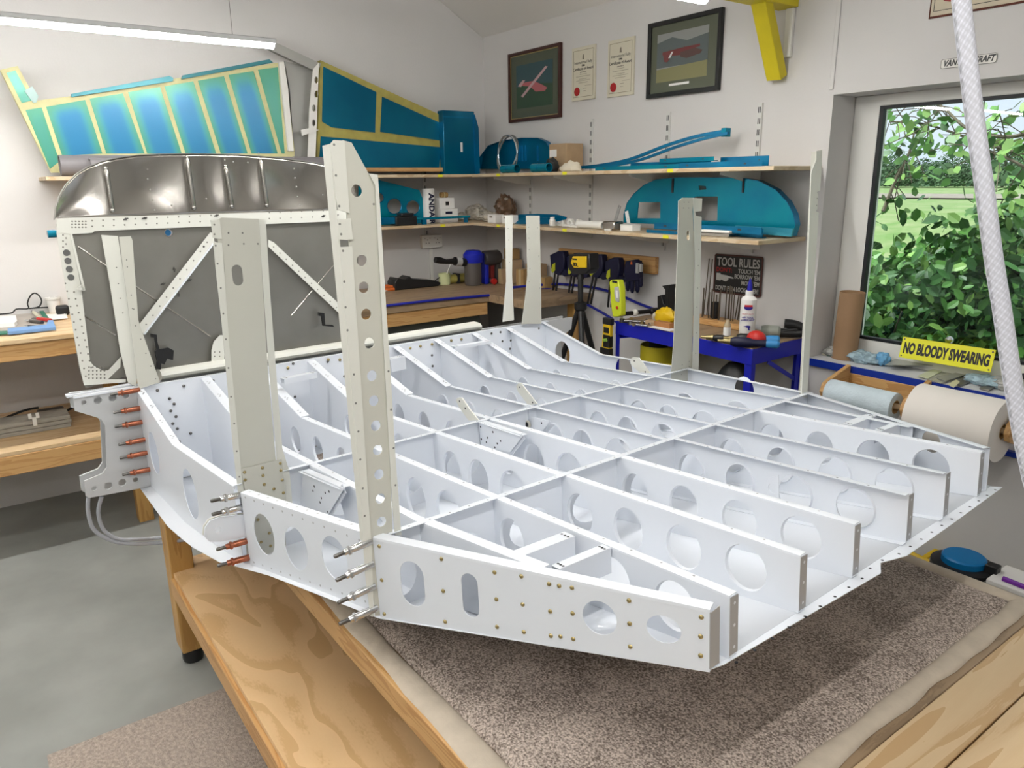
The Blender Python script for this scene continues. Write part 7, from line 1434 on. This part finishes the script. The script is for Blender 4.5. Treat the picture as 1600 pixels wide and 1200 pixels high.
# lower blue strip on the wall under the rolls
z6 = P(1550, 704, Y=YB - .03).z; k = MB(); x6 = P(1500, 700, Y=YB - .03).x
k.box((-1.9, YB - .03, z6 - .008), (.3, YB - .001, z6 + .012)); tag(k.build('wall_rail', mat('blue_edging', (0, 0, 0)), bevel=.002), 'dark blue rail along the wall below the paper rolls', 'rail')
# ============================================================ FLOOR CORNER behind the table
FYc = YB - .35
q = P(1507, 868, Z=.33); t = thing('blue_lidded_bin', 'black round drum with a bright blue lid on the floor beyond the carpeted table', 'bin', (q.x, q.y, 0)); r_ = .10
k = MB(); k.lathe([(0, 0), (r_ * .95, 0), (r_ * 1.05, .27), (r_ * 1.05, .30), (r_ * .9, .305), (0, .30)], (0, 0, 0), n=32); k.build('drum', BLACK, t)
k = MB(); k.lathe([(r_ * .72, .301), (r_ * .72, .325), (r_ * .66, .33), (0, .33)], (0, 0, 0), n=32); k.build('lid', BINB, t); k = MB(); k.box((r_ * .75, -.02, .27), (r_ * 1.15, .02, .335)); k.build('latch', BLACK, t, bevel=.004)
p_, q_ = P(1415, 862, Y=YB - .12), P(1470, 888, Y=YB - .12); k = MB(); d = (q_ - p_); k.tube([p_ - d * .8, q_ + d * .8], .014, 10); k.box((p_ + d * .5) + Vector((-.01, 0, 0)), Vector(((p_ + d * .5).x + .01, YB - .001, (p_ + d * .5).z + .01))); k.box(Vector((q_.x + .2, q_.y, q_.z - .01)), Vector((q_.x + .22, YB - .001, q_.z + .01))); tag(k.build('yellow_pipe', YEL), 'yellow pipe running low along the back wall behind the drum', 'pipe')
for x_ in (p_.x - .02, q_.x + .02): pass
q = P(1580, 912, Z=.30); t = thing('printed_box', 'grey printed box with red and white picture and purple tool beside the drum', 'box', (q.x + .02, q.y + .02, 0)); pbox('carton', (-.09, -.09, 0), (.16, .10, .29), mat('box_print_dark', (.10, .10, .095), .5, noise=.7, nscale=14, col2=(.42, .40, .38)), t, .003)
pbox('white_lid', (-.08, -.07, .291), (.14, .09, .31), PAPER, t, .004); k = MB(); k.tube([Vector((-.04, -.04, .318)), Vector((.12, -.05, .318))], .009, 10); k.build('purple_tool', PURP, t); pbox('red_picture', (-.0905, -.07, .19), (-.0902, -.02, .26), RED, t, 0); pbox('red_picture', (-.05, -.0905, .19), (.0, -.0902, .26), RED, t, 0)
# ============================================================ OUTSIDE THE WINDOW
GRA = mat('meadow_grass', (.12, .22, .055), .9, noise=.5, nscale=1.6, col2=(.22, .27, .12))
k = MB(); gp = [(YB + WD + .1, -.45), (8, -.4), (20, .80), (110, .92)]; k.add([(sx_, y_, z_) for y_, z_ in gp for sx_ in (-90, 90)], [(0, 1, 3, 2), (2, 3, 5, 4), (4, 5, 7, 6)]); struct(k.build('garden_ground', GRA, smooth=0))
k = MB(); k.box((-60, 30, .86), (60, 37, .875)); struct(k.build('gravel_track', mat('pale_track', (.26, .23, .19), .9, noise=.2, nscale=3)))
LEAFS = [mat('leaf_dark', (.05, .16, .035), .42, noise=.5, nscale=3), mat('leaf_mid', (.11, .29, .055), .42, noise=.4, nscale=3), mat('leaf_light', (.24, .44, .10), .45, noise=.4, nscale=3)]
BARK = mat('bark', (.13, .11, .07), .8, noise=.3, nscale=30)
def shrub(name, c, rad, n, size, lab, cat, seed, pal=(0, 1, 2), w=(5, 4, 2), lowz=None, group='shrubs outside the window', stems=6):
    R_ = random.Random(seed); t = thing(name, lab, cat, (c[0], c[1], -.4), group); k = MB(); n2 = MB()
    for i in range(stems):
        a = R_.uniform(0, 6.28); e_ = Vector((rad[0] * .8 * math.cos(a), rad[1] * .8 * math.sin(a), c[2] + .4 + rad[2] * R_.uniform(-.2, .85))); md = e_ * .5 + Vector((R_.uniform(-.1, .1), R_.uniform(-.1, .1), .15))
        pts = spline([Vector((R_.uniform(-.1, .1), R_.uniform(-.1, .1), 0)), md, e_], 5); n2.tube(pts, [.018 * (1 - .75 * j / (len(pts) - 1)) for j in range(len(pts))], 5)
    n2.build('stems', BARK, t)
    clumps = []
    for i in range(max(6, n // 45)):
        while True:
            v = Vector((R_.uniform(-1, 1), R_.uniform(-1, 1), R_.uniform(-1, 1)))
            if v.length < 1: break
        clumps.append(Vector((v.x * rad[0], v.y * rad[1], v.z * rad[2] + c[2] + .4)))
    for i in range(n):
        cc = clumps[i % len(clumps)] + Vector((R_.gauss(0, .13), R_.gauss(0, .13), R_.gauss(0, .12)))
        if cc.z < .02: cc.z = .02 + R_.random() * .2
        s = size * R_.uniform(.6, 1.25); nrm = Vector((R_.gauss(0, 1), R_.gauss(-.4, .8), R_.gauss(.6, .7))).normalized(); u = nrm.orthogonal().normalized(); u.rotate(__import__('mathutils').Quaternion(nrm, R_.uniform(0, 6.28))); v = nrm.cross(u)
        pts = [cc, cc + u * s * .3 + v * s * .26 + nrm * s * .05, cc + u * s * .7 + v * s * .24 + nrm * s * .04, cc + u * s, cc + u * s * .7 - v * s * .24 + nrm * s * .04, cc + u * s * .3 - v * s * .26 + nrm * s * .05]
        k.add(pts, [(0, 1, 2, 3), (0, 3, 4, 5)], R_.choices(pal, w)[0])
    k.build('foliage', LEAFS, t, smooth=0); return t
g = lambda px, py, Y: P(px, py, Y=Y)
for i, (px, py, Y, rad, n, size, lab, w) in enumerate((
    (1410, 510, 4.6, (.55, .4, .40), 2600, .085, 'dense green shrub close outside the left of the window', (5, 4, 2)),
    (1515, 500, 4.8, (.6, .45, .45), 2800, .09, 'dense dark shrub outside the middle of the window behind the sign', (6, 4, 1)),
    (1610, 500, 4.9, (.55, .45, .5), 2400, .09, 'dark green shrub outside behind the hanging hose', (6, 3, 1)),
    (1440, 470, 5.8, (.8, .5, .35), 2600, .085, 'mid green bush standing a little further out on the left', (3, 5, 3)),
    (1670, 420, 5.4, (.5, .5, .5), 2000, .085, 'bright leaved bush outside at the right of the window', (2, 5, 4)),
    (1720, 400, 5.0, (.4, .5, .9), 2000, .09, 'tall bush outside just beyond the right edge of the view', (5, 4, 2)))):
    q = g(px, py, Y); shrub('garden_shrub', q, rad, n, size, lab, 'shrub', 100 + i, w=w)
# overhanging branches with sparse leaves against the sky
def branch(pix, Y, n, lab, seed, spread=.16):
    R_ = random.Random(seed); pts = spline([g(a, c, Y + .1 * i) for i, (a, c) in enumerate(pix)], 8); o = pts[0].copy(); t = thing('overhanging_branch', lab, 'branch', tuple(o), 'branches across the window'); k = MB(); k.tube([p_ - o for p_ in pts], [.012 * (1 - .6 * i / len(pts)) for i in range(len(pts))], 6); 
    lf = MB()
    for i in range(n):
        b_ = pts[R_.randrange(len(pts) // 5, len(pts))] - o; d = Vector((R_.gauss(0, spread), R_.gauss(0, spread * .6), R_.gauss(-.03, spread * .7))); cc = b_ + d
        if i % 4 == 0: k.tube([b_, b_ + d * .5 + Vector((0, 0, .02)), cc], .003, 4)
        s = R_.uniform(.05, .085); nrm = Vector((R_.gauss(0, .6), R_.gauss(-.7, .6), R_.gauss(.6, .5))).normalized(); u = nrm.orthogonal().normalized(); u.rotate(__import__('mathutils').Quaternion(nrm, R_.uniform(0, 6.28))); v = nrm.cross(u)
        q5 = [cc, cc + u * s * .3 + v * s * .3, cc + u * s * .7 + v * s * .25, cc + u * s, cc + u * s * .7 - v * s * .25, cc + u * s * .3 - v * s * .3]; lf.add(q5, [(0, 1, 2, 3), (0, 3, 4, 5)], R_.choices((0, 1, 2), (2, 5, 3))[0])
    k.build('twigs', BARK, t); lf.build('leaves', LEAFS, t, smooth=0)
branch([(1700, 150), (1600, 210), (1520, 205), (1470, 165), (1440, 150)], 4.2, 110, 'leafy branch crossing the upper window, the thick one with the diagonal stem', 1)
branch([(1700, 230), (1610, 240), (1540, 225), (1450, 195), (1390, 190)], 4.4, 110, 'leafy branch reaching to the upper left of the window', 2, .15)
branch([(1720, 300), (1640, 280), (1580, 250), (1545, 235)], 4.1, 70, 'leafy branch hanging at the right of the window', 3)
branch([(1380, 330), (1400, 280), (1420, 240), (1430, 200)], 4.6, 60, 'upright leafy branch along the left edge of the window', 4, .13)
for i, (px, Y, h_, r_) in enumerate(((1398, 58, 3.4, 1.7), (1438, 66, 2.8, 2.0), (1478, 58, 2.9, 1.9), (1522, 66, 3.3, 2.1), (1566, 58, 3.6, 2.0), (1612, 66, 4.0, 2.2), (1362, 66, 3.6, 1.9))):
    q = P(px, 290, Y=Y); R_ = random.Random(i + 50); t = thing('distant_tree', 'hazy green tree far beyond the meadow, %s from the left' % ['second', 'third', 'fourth', 'fifth', 'sixth', 'last', 'first'][i], 'tree', (q.x, Y, .86), 'distant trees'); k = MB()
    for j in range(4200):
        a = R_.uniform(0, 6.28); rr_ = r_ * math.sqrt(R_.random()); hh = h_ * .75 * (1 - (rr_ / r_) ** 2) * R_.random() + .2; cc = Vector((rr_ * math.cos(a), rr_ * math.sin(a), hh)); s = .11; nrm = Vector((R_.gauss(0, 1), R_.gauss(-.5, 1), R_.gauss(.6, 1))).normalized(); u = nrm.orthogonal().normalized(); v = nrm.cross(u); k.add([cc, cc + u * s + v * s * .5, cc + u * s * 2, cc + u * s - v * s * .5], [(0, 1, 2, 3)])
    k.build('crown', mat('far_foliage', (.09, .17, .07), .8, noise=.4, nscale=.7, col2=(.05, .11, .05)), t, smooth=0); k = MB(); k.tube([Vector((0, 0, 0)), Vector((0, 0, h_ * .6))], .1, 8); k.build('trunk', BARK, t)
